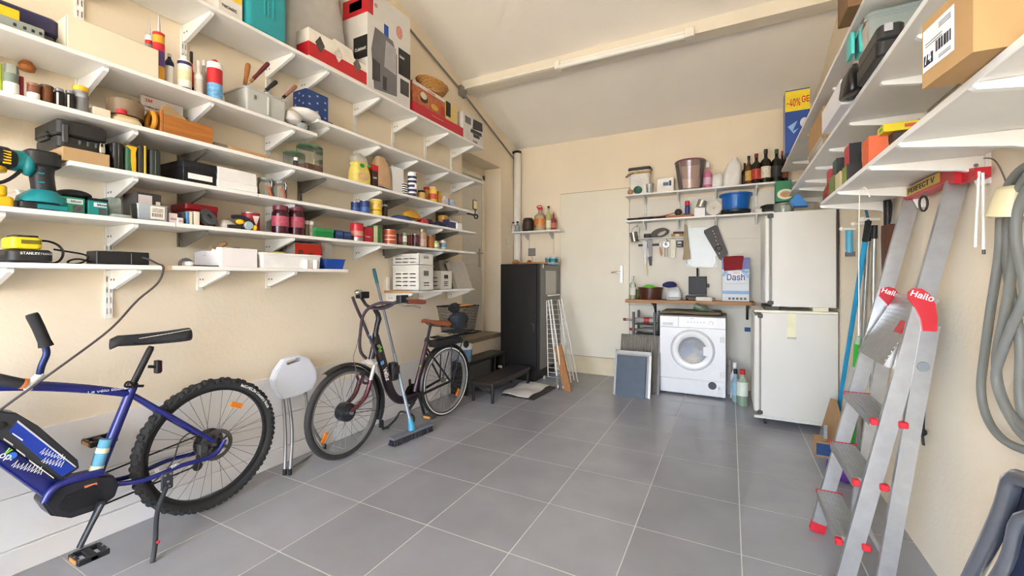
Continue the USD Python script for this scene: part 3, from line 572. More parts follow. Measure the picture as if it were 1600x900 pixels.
bottle('glue_bottle', 'white squeeze bottle with long pointed cap right of the cream can', 'bottle', -2.33, y, Z4, r, h, WHITE, mat('#e4e1da', 0.4), shoulder=0.55, neck_r=0.35, cap_h=0.2, lab=(0.08, 0.45, mat('#d9d2c4', 0.5)))
y, r, h = 1.176, 0.017, 0.216
bottle('glue_bottle', 'clear bottle half hidden left of the red and white aerosol', 'bottle', -2.40, y, Z4, r, h, clear('#d8d0c8', 0.5, 0.15), WHITE, shoulder=0.6, neck_r=0.4, cap_h=0.12)
y, r, h = 1.191, 0.033, 0.206
can('spray_can', 'tall aerosol with white, red and blue bands', 'spray can', -2.33, y, Z4, r, h, mat('#c9cbcc', 0.3, metal=0.3), band=((0.03, 0.42, mat('#6fa9d6', 0.4, var=0.3, scale=70)), (0.42, 0.82, RED), (0.82, 0.98, WHITE)), cap=(r * 0.38, 0.016, mat('#b53a35', 0.4)))
# grey tub of tools
y0, y1 = 1.327, 1.566
t = thing('plastic_tub', 'light grey plastic tub with tool handles sticking out', 'tub', (-2.40, (y0 + y1) / 2, Z4))
gt = mat('#b9bbb5', 0.4, var=0.03)
part(t, 'body', tub(gt, -2.52, -2.30, y0, y1, Z4, 0.128, 0.012, r=0.02), gt, smooth=30)
part(t, 'label_slot', bx(-2.305, -2.299, y0 + 0.045, y0 + 0.057, Z4 + 0.075, Z4 + 0.095, 0.001), mat('#6f6a60', 0.5)); part(t, 'moulded_rib', bx(-2.308, -2.298, y0 + 0.118, y0 + 0.13, Z4 + 0.012, Z4 + 0.11, 0.003), gt)
def handle(name, label, cat_, p0, p1, r, m, ferr=None, shaft=None, parent_r=0.004):
    p0, p1 = np.array(p0), np.array(p1); t = thing(name, label, cat_, np.minimum(p0, p1)); d = (p1 - p0)
    part(t, 'handle', tube([p0 + d * k for k in (0, 0.06, 0.3, 0.6, 0.9, 0.98, 1)], [r * 0.7, r * 0.85, r * 0.8, r, r * 1.05, r * 0.8, r * 0.3], 12), m)
    if ferr: part(t, 'ferrule', cyl(p0 - d * 0.14, p0 + d * 0.02, r * 0.75), ferr)
    part(t, 'shaft', cyl(p0 - d * 0.8, p0, parent_r), TIN)
handle('hand_tool', 'tool with upright orange brown wooden handle in the grey tub', 'tool', (-2.42, 1.392, 2.282), (-2.42, 1.41, 2.408), 0.013, wood('#b9773b', '#9a5c2a', 'z'))
handle('hand_tool', 'tool with slanting dark red wooden handle in the grey tub', 'tool', (-2.4, 1.423, 2.319), (-2.36, 1.49, 2.434), 0.0115, wood('#6d1f25', '#561a1e', 'z'), ferr=mat('#b5803a', 0.4))
handle('hand_tool', 'tool with black rubber handle in the grey tub', 'tool', (-2.42, 1.512, 2.297), (-2.42, 1.575, 2.375), 0.012, mat('#23262a', 0.45))
handle('hand_tool', 'tool with pinkish brown wooden handle at the tub right end', 'tool', (-2.4, 1.614, 2.298), (-2.4, 1.689, 2.391), 0.0115, wood('#a07462', '#8a6152', 'z'), ferr=BLACK)
solo('cloth_bundle', wob(sub(sph((-2.35, 1.71, 2.214), 0.07, 0.10, 0.035, 3), 0), 0.014, 14, 4), mat('#dedad3', 0.7, sheen=0.2), 'crumpled white plastic and cloth bundle before the blue patterned box', 'cloth')
solo('cloth_bundle', wob(sph((-2.34, 1.618, 2.158), 0.05, 0.055, 0.04, 3), 0.012, 16, 9), mat('#cfccc6', 0.7), 'small white rag squeezed against the grey tub', 'cloth')
y0, y1, h = 1.785, 1.954, 0.212
t = carton('patterned_box', 'dark blue box with small white leaf pattern', 'box', -2.57, -2.44, y0, y1, Z4B, 0.234, mat('#27447e', 0.5, var=0.05))
part(t, 'lower_flap', bx(-2.57, -2.435, y1 - 0.005, y1 + 0.035, Z4B, Z4B + 0.07, 0.002), mat('#27447e', 0.5, var=0.05))
leafm = mat('#a9b4cf', 0.5)
hb = 0.234
for fc, us in (('+x', (0.15, 0.5, 0.85)), ('-y', (0.2, 0.5, 0.8))):
    fr = frame_of(fc, -2.57, -2.44, y0, y1, Z4B, hb)
    part(t, 'printed_leaf', [disc(fr, u, v + (0.1 if i % 2 else 0), 0.009, 0.007, hb, 8) for i, u in enumerate(us) for v in (0.12, 0.36, 0.6, 0.8)], leafm, kind='stuff')
jb = np.array((-2.31, 1.668, 2.123))
t = thing('glass_jar', 'small clear jar lying on its side at the shelf end', 'jar', jb - (0, 0.03, 0.02))
part(t, 'body', lathe([(0.018, -0.03), (0.02, -0.026), (0.02, 0.018), (0.015, 0.024)], (jb[0], jb[1], Z4 + 0.021), axis='y'), FROST); part(t, 'lid', lathe([(0.017, 0.023), (0.017, 0.034)], (jb[0], jb[1], Z4 + 0.021), axis='y'), mat('#3a3835', 0.5))
# ---------------------------------------------------------------- left wall, shelf of jars and the wooden toolbox
y, r, h = 0.492, 0.009, 0.114
can('paint_tin', 'lime yellow tin cut off by the left picture edge', 'tin', -2.36, y, Z3, r, h, mat('#b8cf3a', 0.4))
y, r, h = 0.518, 0.019, 0.126
jar('glass_jar', 'glass jar with green contents and white label, far left', 'jar', -2.34, y, Z3, r, h, clear('#cfd8cc', 0.2), None, mat('#4f7a4e', 0.6), 0.85, (0.06, 0.42, WHITE), lid_h=0.1, neck=0.95)
solo('wooden_egg', lathe([(0.006, 0), (0.022, 0.004), (0.026, 0.02), (0.018, 0.034), (0.008, 0.05)], (-2.545, 0.605, 2.037)).apply_transform(np.eye(4)), wood('#b86f2c', '#9a5a22', 'z'), 'orange brown wooden egg shape standing behind the jars near the wall', 'ornament')
carton('book', 'small dark red book between the green jar and brown jars', 'book', -2.45, -2.34, 0.538, 0.549, Z3, 0.085, mat('#8a1f2a', 0.5))
y, r, h = 0.57, 0.017, 0.066
jar('glass_jar', 'brown jar with a white lower label', 'jar', -2.33, y, Z3, r, h, mat('#7a4a36', 0.3, var=0.15), mat('#8b6a58', 0.4), lab=(0.05, 0.5, WHITE), lid_h=0.12, neck=0.95)
y, r, h = 0.607, 0.018, 0.075
jar('glass_jar', 'amber brown jar without label', 'jar', -2.34, y, Z3, r, h, mat('#6b3f22', 0.25, var=0.2), mat('#59402f', 0.4), lid_h=0.1, neck=0.97)
for (a, b), w in zip(((84, 101), (101, 116)), ('left', 'right')):
    y, r, h = eval('0.636, 0.014, 0.072') if w == 'left' else eval('0.665, 0.013, 0.076')
    t = thing('glue_pot', f'small black pot with silver clip cap, {w} of the pair', 'pot', (-2.325, y, Z3), group=None)
    part(t, 'body', rbx(-2.345, -2.305, y - r * 0.9, y + r * 0.9, Z3, Z3 + h * 0.82, 0.008), mat('#17181c', 0.35)); part(t, 'cap', rbx(-2.34, -2.31, y - r * 0.8, y + r * 0.8, Z3 + h * 0.82, Z3 + h, 0.008), mat('#8d9199', 0.35, metal=0.5))
    part(t, 'edge_label', bx(-2.306, -2.3035, y - r * 0.9, y - r * 0.5, Z3 + 0.004, Z3 + h * 0.7, 0), mat('#d9d7d0', 0.5))
y, r, h = 0.7, 0.023, 0.107
jar('glass_jar', 'clear jar of screws with a bright yellow lid', 'jar', -2.335, y, Z3, r, h, clear('#d9dce0', 0.25), mat('#e8b420', 0.4), mat('#6f6b66', 0.5, var=0.3, scale=120), 0.8, lid_h=0.16, neck=0.98)
y0, y1, h = 0.73, 0.784, 0.037
carton('card_box', 'small cream card box left of the brown tape roll', 'box', -2.37, -2.31, y0, y1, Z3, h, mat('#e6d9bf', 0.65))
carton('card_box', 'tiny dark blue box behind the cream card box', 'box', -2.47, -2.42, 0.8, 0.821, Z3, 0.05, mat('#2a4a62', 0.5))
y, r, h = 0.853, 0.047, 0.106
solo('sandpaper_bag', bag(-2.43, -2.30, 0.788, 0.898 , Z3, 0.035, 5, 0.85, 0.006), mat('#d9c79c', 0.7), 'flat cream bag lying under the brown tape roll', 'bag')
can('wax_pot', 'small flat red pot lying before the brown tape roll', 'pot', -2.295 - 0.02, 0.82, Z3 + 0.036, 0.017, 0.018, RED)
t = thing('tape_roll', 'wide brown adhesive tape roll standing on the cream bag', 'tape', (-2.37, y, Z3 + 0.04))
part(t, 'roll', lathe([(0.04, 0), (0.062, 0), (0.063, 0.002), (0.063, 0.066), (0.062, 0.068), (0.04, 0.068), (0.04, 0.0)], (-2.37, y, Z3 + 0.04), 32), mat('#7d6a54', 0.35, var=0.06)); part(t, 'core', lathe([(0.0385, 0.001), (0.04, 0.001), (0.04, 0.067), (0.0385, 0.067), (0.0385, 0.001)], (-2.37, y, Z3 + 0.04), 32), KRAFT)
y = 0.931
bottle('glue_bottle', 'slim dark purple bottle between tape roll and sandpaper pack', 'bottle', -2.42, y, Z3, 0.011, 0.105, mat('#2e1b2c', 0.3), mat('#24161f', 0.4), neck_r=0.6)
y0, y1, h = 0.971, 1.037, 0.212
carton('sandpaper_pack', 'white sandpaper pack with red brand mark leaning at the wall', 'pack', -2.52, -2.50, y0 - 0.01, y0 + 0.16, Z3, h, mat('#d9cfc6', 0.55), words=[('+x', '3M', 0.06, 0.87, 0.014, INKRED), ('+x', 'Feuilles abrasives', 0.06, 0.74, 0.009, INK, 0.085), ('+x', 'assortiment', 0.06, 0.65, 0.008, INK, 0.06)])
y0, y1 = 1.021, 1.163
m = ext([(y0, Z3), (y1, Z3), (y1 - 0.004, Z3 + 0.115), (y1 - 0.05, Z3 + 0.145), (y0 + 0.02, Z3 + 0.185), (y0, Z3 + 0.17)], -2.47, -2.452, 'yz')
solo('paper_bag', wob(sub(m, 3), 0.004, 22, 3), mat('#c9a878', 0.8, var=0.08), 'folded kraft paper bag standing behind the wooden toolbox', 'bag')
y0, y1 = 0.952, 1.168
t = thing('wooden_toolbox', 'orange brown wooden box on the shelf before the paper bag', 'box', (-2.38, (y0 + y1) / 2, Z3)); wm = wood('#b5732f', '#9c5c22', 'y')
for nm, m in (('side_board', bx(-2.31, -2.30, y0 + 0.012, y1, Z3 + 0.004, Z3 + 0.086, 0.002)), ('side_board', bx(-2.47, -2.46, y0 + 0.012, y1, Z3 + 0.004, Z3 + 0.086, 0.002)), ('end_board', bx(-2.47, -2.30, y0, y0 + 0.012, Z3 + 0.004, Z3 + 0.10, 0.002)), ('end_board', bx(-2.46, -2.31, y1 - 0.012, y1, Z3 + 0.004, Z3 + 0.085, 0.002)), ('base_board', bx(-2.47, -2.30, y0, y1, Z3, Z3 + 0.005, 0.001)), ('lid_board', bx(-2.459, -2.311, y0 + 0.014, y1 - 0.014, Z3 + 0.07, Z3 + 0.078, 0.001))):
    part(t, nm, m, wm)
yc = y0 - 0.018
solo('tape_roll', tube([(-2.345 + 0.038 * math.cos(a), yc, Z3 + 0.0497 + 0.038 * math.sin(a)) for a in np.arange(28) * 2 * np.pi / 28], 0.0105, 8, closed=True), mat('#c88a2a', 0.4), 'narrow amber tape roll standing on edge against the wooden box', 'tape')
y0, y1, h = 1.192, 1.259, 0.056
solo('plastic_case', bx(-2.45, -2.34, y0, y1, Z3, Z3 + 0.03, 0.004), clear('#a9a79c', 0.55, 0.2), 'small smoky clear case right of the wooden toolbox', 'case')
y0, y1 = 1.249, 1.462
solo('wooden_board', wob(sub(bx(-2.53, -2.31, y0, y1, Z3, Z3 + 0.02, 0.003), 2), 0.0015, 9, 2), wood('#d0a06c', '#b4814e', 'y'), 'flat pale rough wooden board lying alone on the shelf', 'board')
for (nm, y, xx, hh_, ym_, fillm, lab) in (('big', 1.812, -2.44, 0.179, 0, mat('#8a4a36', 0.7, var=0.5, scale=160), 'tall clear container of brown nuts with a green lid'), ('small', 1.76, -2.52, 0.134, 0, None, 'clear container with a green lid behind the nuts')):
    t = thing('food_container', lab, 'container', (xx, y, Z3)); q = 0.055 if nm == 'big' else 0.045
    part(t, 'body', rbx(xx - q, xx + q, y - q * 1.15, y + q * 1.15, Z3, Z3 + hh_, 0.012), clear('#eef2ea', 0.05, 0.05)); part(t, 'lid', lathe([(q * 1.25, 0), (q * 1.45, 0.002), (q * 1.38, 0.008), (q * 0.6, 0.018)], (xx, y, Z3 + hh_)), clear('#58a860', 0.75, 0.25))
    if fillm is not None: part(t, 'contents', wob(sub(rbx(xx - q + 0.004, xx + q - 0.004, y - q * 1.12 + 0.004, y + q * 1.12 - 0.004, Z3 + 0.004, Z3 + hh_ * 0.38, 0.01), 2), 0.003, 60, 3), fillm)
y, r, h = 1.643, 0.014, 0.064
bottle('glue_bottle', 'tiny black bottle with white cap before the nut container', 'bottle', -2.34, y, Z3, r, h, mat('#2b2523', 0.4), WHITE, shoulder=0.55, neck_r=0.7, cap_h=0.3)
# flour and its neighbours
y0, y1, h = 2.082, 2.234, 0.165
t = thing('food_bag', 'yellow bag of flour with green emblem and clear top', 'bag', (-2.37, (y0 + y1) / 2, Z3))
part(t, 'body', bag(-2.42, -2.32, y0, y1, Z3, h, 11, 0.85, 0.004), mat('#e6cf6c', 0.45, var=0.1, scale=30)); part(t, 'clear_top', bag(-2.41, -2.34, y0 + 0.01, y1 - 0.01, Z3 + h - 0.012, 0.07, 12, 0.35, 0.008), clear('#e4e0d8', 0.4, 0.2))
fr = frame_of('+x', -2.42, -2.317, y0, y1, Z3, h)
part(t, 'printed_picture', [disc(fr, 0.35, 0.78, 0.022, 0.014, h), ], GREEN); part(t, 'printed_picture', [disc(fr, 0.78, 0.85, 0.018, 0.01, h)], mat('#3f8a3c', 0.5)); part(t, 'printed_picture', [disc(fr, 0.4, 0.32, 0.045, 0.03, h)], mat('#dcb684', 0.5, var=0.2, scale=90))
y0, y1, h = 2.253, 2.31, 0.17
carton('food_packet', 'dark brown packet with red top beside the flour bag', 'packet', -2.44, -2.34, y0, y1, Z3, h, mat('#3b2420', 0.4), prints=[('+x', 0, 1, 0.74, 1, RED), ('-y', 0, 1, 0.78, 1, RED)], words=[('+x', 'noir', 0.1, 0.4, 0.016, WHITE, 0.04)])
y0, y1, h = 2.291, 2.456, 0.26
t = thing('food_bag', 'tall folded kraft paper bag with navy base band', 'bag', (-2.39, (y0 + y1) / 2, Z3))
part(t, 'body', bag(-2.44, -2.335, y0 + 0.005, y1, Z3, h, 21, 0.55, 0.005), mat('#c4a17a', 0.75)); part(t, 'base_band', bag(-2.443, -2.332, y0 + 0.003, y1 + 0.002, Z3, 0.04, 22, 0.98, 0.002), mat('#27355f', 0.5))
y0, y1, h = 2.474, 2.596, 0.211
carton('card_box', 'tall plain white box right of the kraft bag', 'box', -2.52, -2.35, y0, y1, Z3, h, mat('#e0e0dd', 0.5, var=0.02))
y, r, h = 2.673, 0.036, 0.199
z_ = 0
t = can('striped_tin', 'tall tin with navy and white horizontal stripes', 'tin', -2.33, y, Z3, r, h, mat('#e9e7e2', 0.4), band=tuple((a, a + 0.1, mat('#232b57', 0.4)) for a in (0.02, 0.2, 0.38, 0.56, 0.74)) , n=24)
part(t, 'printed_picture', [sph((-2.33 + r, y + 0.004, Z3 + h * 0.42), 0.002, 0.016, 0.018)], WHITE); part(t, 'printed_picture', [sph((-2.33 + r * 0.95, y + 0.012, Z3 + h * 0.93), 0.003, 0.01, 0.008)], RED)
y0, y1, h = 2.574, 2.619, 0.099
carton('striped_packet', 'small black and white striped packet left of the striped tin', 'packet', -2.37, -2.33, y0, y1, Z3, h, stripes('#f0eee8', '#1d1d20', 'z', 0.018))
y, r, h = 2.789, 0.034, 0.073
jar('glass_jar', 'small mustard jar with a black lid', 'jar', -2.33, y, Z3, r, h, mat('#caa25a', 0.3, var=0.1), BLACK, lid_h=0.2)
y, r, h = 2.967, 0.031, 0.143
jar('glass_jar', 'orange jar with red lid behind the mustard jar', 'jar', -2.42, y, Z3, r, h, mat('#d08a34', 0.3), RED, lid_h=0.14)
y, r, h = 2.944, 0.036, 0.135
jar('glass_jar', 'yellow jar with red label and pale lid', 'jar', -2.33, y, Z3, r, h, mat('#dcb850', 0.3), mat('#d9b890', 0.4), lab=(0.2, 0.6, mat('#c8503a', 0.5)), lid_h=0.12)
y, r, h = 3.069, 0.023, 0.121
jar('glass_jar', 'slim orange jar right of the yellow jar', 'jar', -2.36, y, Z3, r, h, mat('#d59a3c', 0.3), mat('#c9a03a', 0.4), lid_h=0.14)
for i, (a, nm, c, sd) in enumerate(((695, 'small white and red crumpled packet beside the orange jar', '#cfc4c6', 4), (706, 'small white and blue crumpled packet at the shelf end', '#a9b0cc', 8))):
    y = (0, 0)[0] + (3.115 if i == 0 else 3.224)
    solo('food_packet', bag(-2.38, -2.31, y - 0.042, y + 0.042, Z3, 0.085 - 0.01 * i, sd, 0.5, 0.008), mat(c, 0.4, var=0.35, scale=45), nm, 'packet')
t = thing('clip_lamp', 'clip-on lamp with yellow panel clamped to the shelf end', 'lamp', (-2.3, 3.576, 1.837))
q = np.array((-2.29, 3.561, 1.835))
part(t, 'clamp', [bx(q[0] - 0.012, q[0] + 0.012, q[1] - 0.13, q[1] + 0.01, q[2] - 0.015, q[2] - 0.004, 0.003), tube([(q[0], q[1] + 0.02 + 0.03 * math.cos(a), q[2] - 0.018 + 0.022 * math.sin(a)) for a in np.arange(20) * 2 * np.pi / 20], 0.007, 6, closed=True)], BLACK)
part(t, 'stem', tube([q, q + (0, 0.004, 0.03), q + (0, 0.002, 0.05)], 0.006, 8), BLACK); part(t, 'frame', bx(q[0] - 0.008, q[0] + 0.006, q[1] - 0.04, q[1] + 0.04, q[2] + 0.045, q[2] + 0.145, 0.006), mat('#4a463e', 0.4)); part(t, 'panel', bx(q[0] + 0.005, q[0] + 0.009, q[1] - 0.03, q[1] + 0.03, q[2] + 0.055, q[2] + 0.135, 0.003), mat('#f2dfa0', 0.4))

# ---------------------------------------------------------------- shelf with the black toolbox
y0, y1 = 0.639, 0.778
carton('cardboard_box', 'flat brown cardboard box under the black toolbox', 'box', -2.55, -2.30, y0, y1, Z2, 0.053, mat('#b59468', 0.75, var=0.05))
y0, y1 = 0.633 - 0.0, 0.778
t = thing('black_toolbox', 'chunky black plastic toolbox with silver padlock on the cardboard box', 'toolbox', (-2.44, (y0 + y1) / 2, Z2 + 0.054)); bk = mat('#222221', 0.5, var=0.12)
zt = Z2 + 0.054
part(t, 'body', rbx(-2.57, -2.335, y0, y1, zt, zt + 0.05, 0.02), bk); part(t, 'lid', rbx(-2.575, -2.33, y0 - 0.004, y1 + 0.004, zt + 0.052, zt + 0.112, 0.022), bk)
part(t, 'latch', [bx(-2.334, -2.322, y0 + 0.012, y0 + 0.03, zt + 0.02, zt + 0.09, 0.003)], mat('#3a3a38', 0.45))
for k in range(6): part(t, 'rib', bx(-2.337, -2.328, y0 + 0.06 + k * 0.024, y0 + 0.068 + k * 0.024, zt + 0.022, zt + 0.042, 0.002), mat('#4b4b48', 0.45))
for a in (0.2, 0.75): part(t, 'carry_bar', bx(-2.50, -2.40, y0 - 0.014, y0 + 0.004, zt + 0.03 + a * 0.03, zt + 0.045 + a * 0.03, 0.004), bk)
part(t, 'padlock', [bx(-2.328, -2.316, y1 - 0.026, y1 - 0.008, zt + 0.004, zt + 0.03, 0.003), tube([(-2.322, y1 - 0.024, zt + 0.028), (-2.322, y1 - 0.022, zt + 0.044), (-2.322, y1 - 0.012, zt + 0.044), (-2.322, y1 - 0.010, zt + 0.028)], 0.0022, 6)], mat('#d8d2b8', 0.3, metal=0.7))
for (a, b, tp, c, c2, nm) in (((0.79), 0.831, 0.115, '#1d1a18', None, 'black case left of the green case on the toolbox shelf'), (0.831, 0.871, 0.108, '#2c5a3e', '#e0b028', 'green case with wavy yellow edge'), (0.873, 0.914, 0.125, '#2b2a22', '#d9a828', 'dark case with a narrow yellow stripe'), (0.916, 0.961, 0.12, '#26302c', None, 'blackish green case beside the black file box')):
    t = thing('tool_case', nm, 'case', (-2.42, (a + b) / 2, Z2))
    part(t, 'body', rbx(-2.53, -2.312, a + 0.001, b - 0.001, Z2, Z2 + tp, 0.012), mat(c, 0.4, var=0.1))
    if c2 and tp < 0.12: part(t, 'edge_strip', ext([(b - 0.016, Z2 + 0.002), (b - 0.004, Z2 + 0.002), (b - 0.003, Z2 + 0.05), (b - 0.005, Z2 + 0.085), (b + 0.0, Z2 + tp + 0.004), (a + 0.004, Z2 + tp + 0.004), (b - 0.02, Z2 + 0.095), (b - 0.02, Z2 + 0.045)], -2.40, -2.309, 'yz'), mat(c2, 0.4))
    elif c2: part(t, 'edge_strip', bx(-2.40, -2.3085, b - 0.018, b - 0.011, Z2 + 0.004, Z2 + tp + 0.002, 0.001), mat(c2, 0.4))
    else: part(t, 'moulded_rib', bx(-2.50, -2.309, (a + b) / 2 - 0.003, (a + b) / 2 + 0.003, Z2 + 0.006, Z2 + tp - 0.006, 0.002), mat('#3a3a34', 0.4))
y0, y1, h = 1.039, 1.186, 0.112
carton('file_box', 'glossy black file box with a white title label', 'box', -2.555, -2.30, y0, y1, Z2, 0.103, mat('#17181b', 0.25, var=0.03), prints=[('+x', 0.14, 0.86, 0.16, 0.42, WHITE)], lid=(0.035, 0.002, mat('#1b1c1f', 0.25)))
y0, y1, h = 1.189, 1.381, 0.114
carton('card_box', 'white lidded shoe box turned upside down beside the file box', 'box', -2.56, -2.295, y0, y1, Z2 + 0.0385, 0.0665, mat('#e8e5e0', 0.55, var=0.02))
solo('box_lid', bx(-2.562, -2.288, y0 - 0.002, y1 + 0.002, Z2 + 0.0, Z2 + 0.038, 0.002), mat('#eeebe6', 0.55, var=0.02), 'white box lid around the foot of the white shoe box', 'lid')
for (y, r, h), x, nm in (((1.469, 0.039, 0.107), -2.36, 'clip-top glass jar with orange seal, left one'), ((1.555, 0.039, 0.106), -2.36, 'clip-top glass jar with orange seal, right one')):
    t = jar('preserving_jar', nm, 'jar', x, y, Z2, r, h, GLASS, clear('#e8ece8', 0.2, 0.05), lid_h=0.14, neck=0.9)
    part(t, 'rubber_seal', [tube([(x + r * 0.9, y - r * 0.4, Z2 + h * 0.6), (x + r, y, Z2 + h * 0.3), (x + r * 0.93, y + r * 0.3, Z2 + h * 0.05)], 0.006, 6)], mat('#c9632e', 0.5))
    part(t, 'wire_clip', [tube([(x + r * 0.98, y - 0.012, Z2 + h * 0.55), (x + r * 1.06, y - 0.012, Z2 + h * 0.8), (x + r * 0.9, y - 0.008, Z2 + h * 0.95), (x + r * 0.9, y + 0.008, Z2 + h * 0.95), (x + r * 1.06, y + 0.012, Z2 + h * 0.8), (x + r * 0.98, y + 0.012, Z2 + h * 0.55)], 0.0018, 5)], TIN)
navy = mat('#23396e', 0.4, var=0.1)
y, r, h = 2.133, 0.032, 0.079
can('food_tin', 'dark blue tin, left of the two by the yellow tin', 'tin', -2.38, y, Z2, r, h, navy, band=(0.1, 0.5, mat('#3f5a94', 0.4, var=0.3, scale=60)), rim=TIN)
y, r, h = 2.181, 0.035, 0.093
can('food_tin', 'dark blue tin touching the yellow tin', 'tin', -2.34, y, Z2, r, h, navy, band=(0.1, 0.5, mat('#44609c', 0.4, var=0.3, scale=60)), rim=TIN)
y, r, h = 2.283, 0.043, 0.119
can('cocoa_tin', 'bright yellow tin with small brown printing', 'tin', -2.335, y, Z2, r, h, mat('#e2c238', 0.4), band=((0.5, 0.85, mat('#d9b060', 0.4, var=0.3, scale=60)), (0.28, 0.4, mat('#b08a2a', 0.4, var=0.6, scale=150))), lid=(0.012, mat('#d8c48a', 0.4)))
y, r, h = 2.419, 0.021, 0.105
jar('glass_jar', 'dark jar with white lid right of the yellow tin', 'jar', -2.38, y, Z2, r, h, mat('#2b211c', 0.3), WHITE, lid_h=0.1)
for i, (y, hw, hh_, c, nm) in enumerate(((2.56, 0.10, 0.022, '#23407e', 'flat dark blue packet under the yellow snack bag'), (2.818, 0.05, 0.03, '#b3202c', 'shiny red packet right of the yellow snack bag'), (2.95, 0.055, 0.045, '#2e2a4e', 'navy packet behind the red packet'), (3.067, 0.08, 0.032, '#24264a', 'dark navy packet below the amber pot'))):
    solo('food_packet', bag(-2.39 - 0.02 * (i == 2), -2.30 - 0.055 * (i == 2), y - hw, y + hw, Z2, hh_ + 0.012, 30 + i, 0.7, 0.004), mat(c, 0.3, var=0.15), nm, 'packet')
solo('food_packet', bag(-2.385, -2.31, 2.582, 2.769, Z2 + 0.03, 0.06, 41, 0.5, 0.01), mat('#c9962c', 0.35, var=0.15), 'crinkled yellow snack bag lying on the blue packet', 'packet')
y, r, h = 3.221, 0.045, 0.129
can('food_pot', 'amber yellow pot behind the dark navy packet', 'pot', -2.43, y, Z2, r, h, mat('#d69a34', 0.4, var=0.2, scale=60), lid=(0.01, mat('#e2b95a', 0.4)))
y0, y1, h = 3.174, 3.339, 0.085
carton('food_box', 'purple yoghurt carton near the shelf end', 'carton', -2.40, -2.33, y0, y1, Z2, h, mat('#33305e', 0.4), prints=[('+x', 0.1, 0.9, 0.75, 0.95, mat('#c9c6cf', 0.5))])
y0, y1, h = 3.289, 3.364, 0.062
carton('food_box', 'tiny white carton at the shelf end beside the purple one', 'carton', -2.35, -2.31, y0, y1, Z2, h, WHITE)
# ---------------------------------------------------------------- left wall, shelf of the power tools
dk = mat('#1d1e20', 0.5, var=0.1); tealp = mat('#12838a', 0.4, var=0.05); yel = mat('#e8b81c', 0.4)
yc = 0.472
t = thing('cordless_drill', 'yellow and black cordless sander drill cut off by the left edge', 'drill', (-2.33, yc, Z1))
zz = Z1
hd = 0.226
part(t, 'head', lathe([(0.02, -0.075), (0.038, -0.06), (0.042, 0.0), (0.040, 0.045), (0.028, 0.066), (0, 0.07)], (-2.33, yc - 0.012, zz + hd - 0.05), axis='y'), dk)
part(t, 'vent', [ext([(yc + 0.016 + q * 0.004, zz + hd - 0.075 + q * 0.01), (yc + 0.034, zz + hd - 0.075 + q * 0.01), (yc + 0.034, zz + hd - 0.07 + q * 0.01), (yc + 0.016, zz + hd - 0.07 + q * 0.01)], -2.295, -2.285, 'yz') for q in range(5)], yel)
part(t, 'collar', lathe([(0.040, -0.01), (0.043, -0.006), (0.043, 0.006), (0.040, 0.01)], (-2.33, yc - 0.01, zz + hd - 0.093)), yel)
part(t, 'grip', tube([(-2.33, yc - 0.01, zz + hd - 0.09), (-2.33, yc - 0.016, zz + 0.16), (-2.33, yc - 0.02, zz + 0.07)], [0.028, 0.024, 0.028], 14), dk)
part(t, 'battery', rbx(-2.375, -2.295, yc - 0.09, yc + 0.045, zz, zz + 0.035, 0.015), yel); part(t, 'battery_mount', rbx(-2.37, -2.298, yc - 0.08, yc + 0.03, zz + 0.036, zz + 0.075, 0.015), yel)
# teal driver
yc = 0.598; x = -2.345
t = thing('cordless_drill', 'teal and black cordless driver standing upright with wrist strap', 'drill', (x, yc, Z1))
ht = 0.226
part(t, 'head', rbx(x - 0.045, x + 0.045, yc - 0.052, yc + 0.045, Z1 + ht - 0.062, Z1 + ht, 0.03), dk)
part(t, 'nose', lathe([(0.036, -0.05), (0.04, 0.0), (0.034, 0.012)], (x + 0.0, yc - 0.05, Z1 + ht - 0.05), axis='y'), tealp); part(t, 'side_cover', sph((x + 0.01, yc - 0.042, Z1 + ht - 0.06), 0.036, 0.022, 0.042), tealp)
part(t, 'grip', tube([(x, yc - 0.005, Z1 + ht - 0.05), (x, yc - 0.004, Z1 + ht * 0.62), (x, yc + 0.0, Z1 + ht * 0.45), (x, yc + 0.004, Z1 + 0.06)], [0.038, 0.034, 0.033, 0.034], 16), dk)
for q in (0.45, 0.60): part(t, 'accent', bx(x + 0.03, x + 0.036, yc - 0.022, yc - 0.004, Z1 + ht * q, Z1 + ht * q + 0.006, 0.001), tealp)
part(t, 'foot_flare', lathe([(0.072, 0.028), (0.066, 0.05), (0.034, 0.078)], (x, yc, Z1)), tealp)
part(t, 'battery', rbx(x - 0.055, x + 0.045, yc - 0.072, yc + 0.07, Z1, Z1 + 0.03, 0.018), dk); part(t, 'battery_stripe', bx(x + 0.0445, x + 0.047, yc - 0.025, yc + 0.055, Z1 + 0.004, Z1 + 0.022, 0.001), tealp)
part(t, 'wrist_strap', tube(smoothpath([(x + 0.02, yc - 0.06, Z1 + ht - 0.085), (x + 0.03, yc - 0.09, Z1 + ht - 0.125), (x + 0.035, yc - 0.12, Z1 + ht - 0.145), (x + 0.03, yc - 0.17, Z1 + ht - 0.12)], 6), 0.006, 8), dk)
y0, y1 = 0.554, 0.616
t = solo('clear_box', tub(FROST, -2.57, -2.45, y0, y1, Z1, 0.085, 0.006, r=0.012), clear('#e0e2e0', 0.25, 0.1), 'clear plastic tub behind the teal driver battery', 'tub')
tg = mat('#14805c', 0.4, var=0.06)
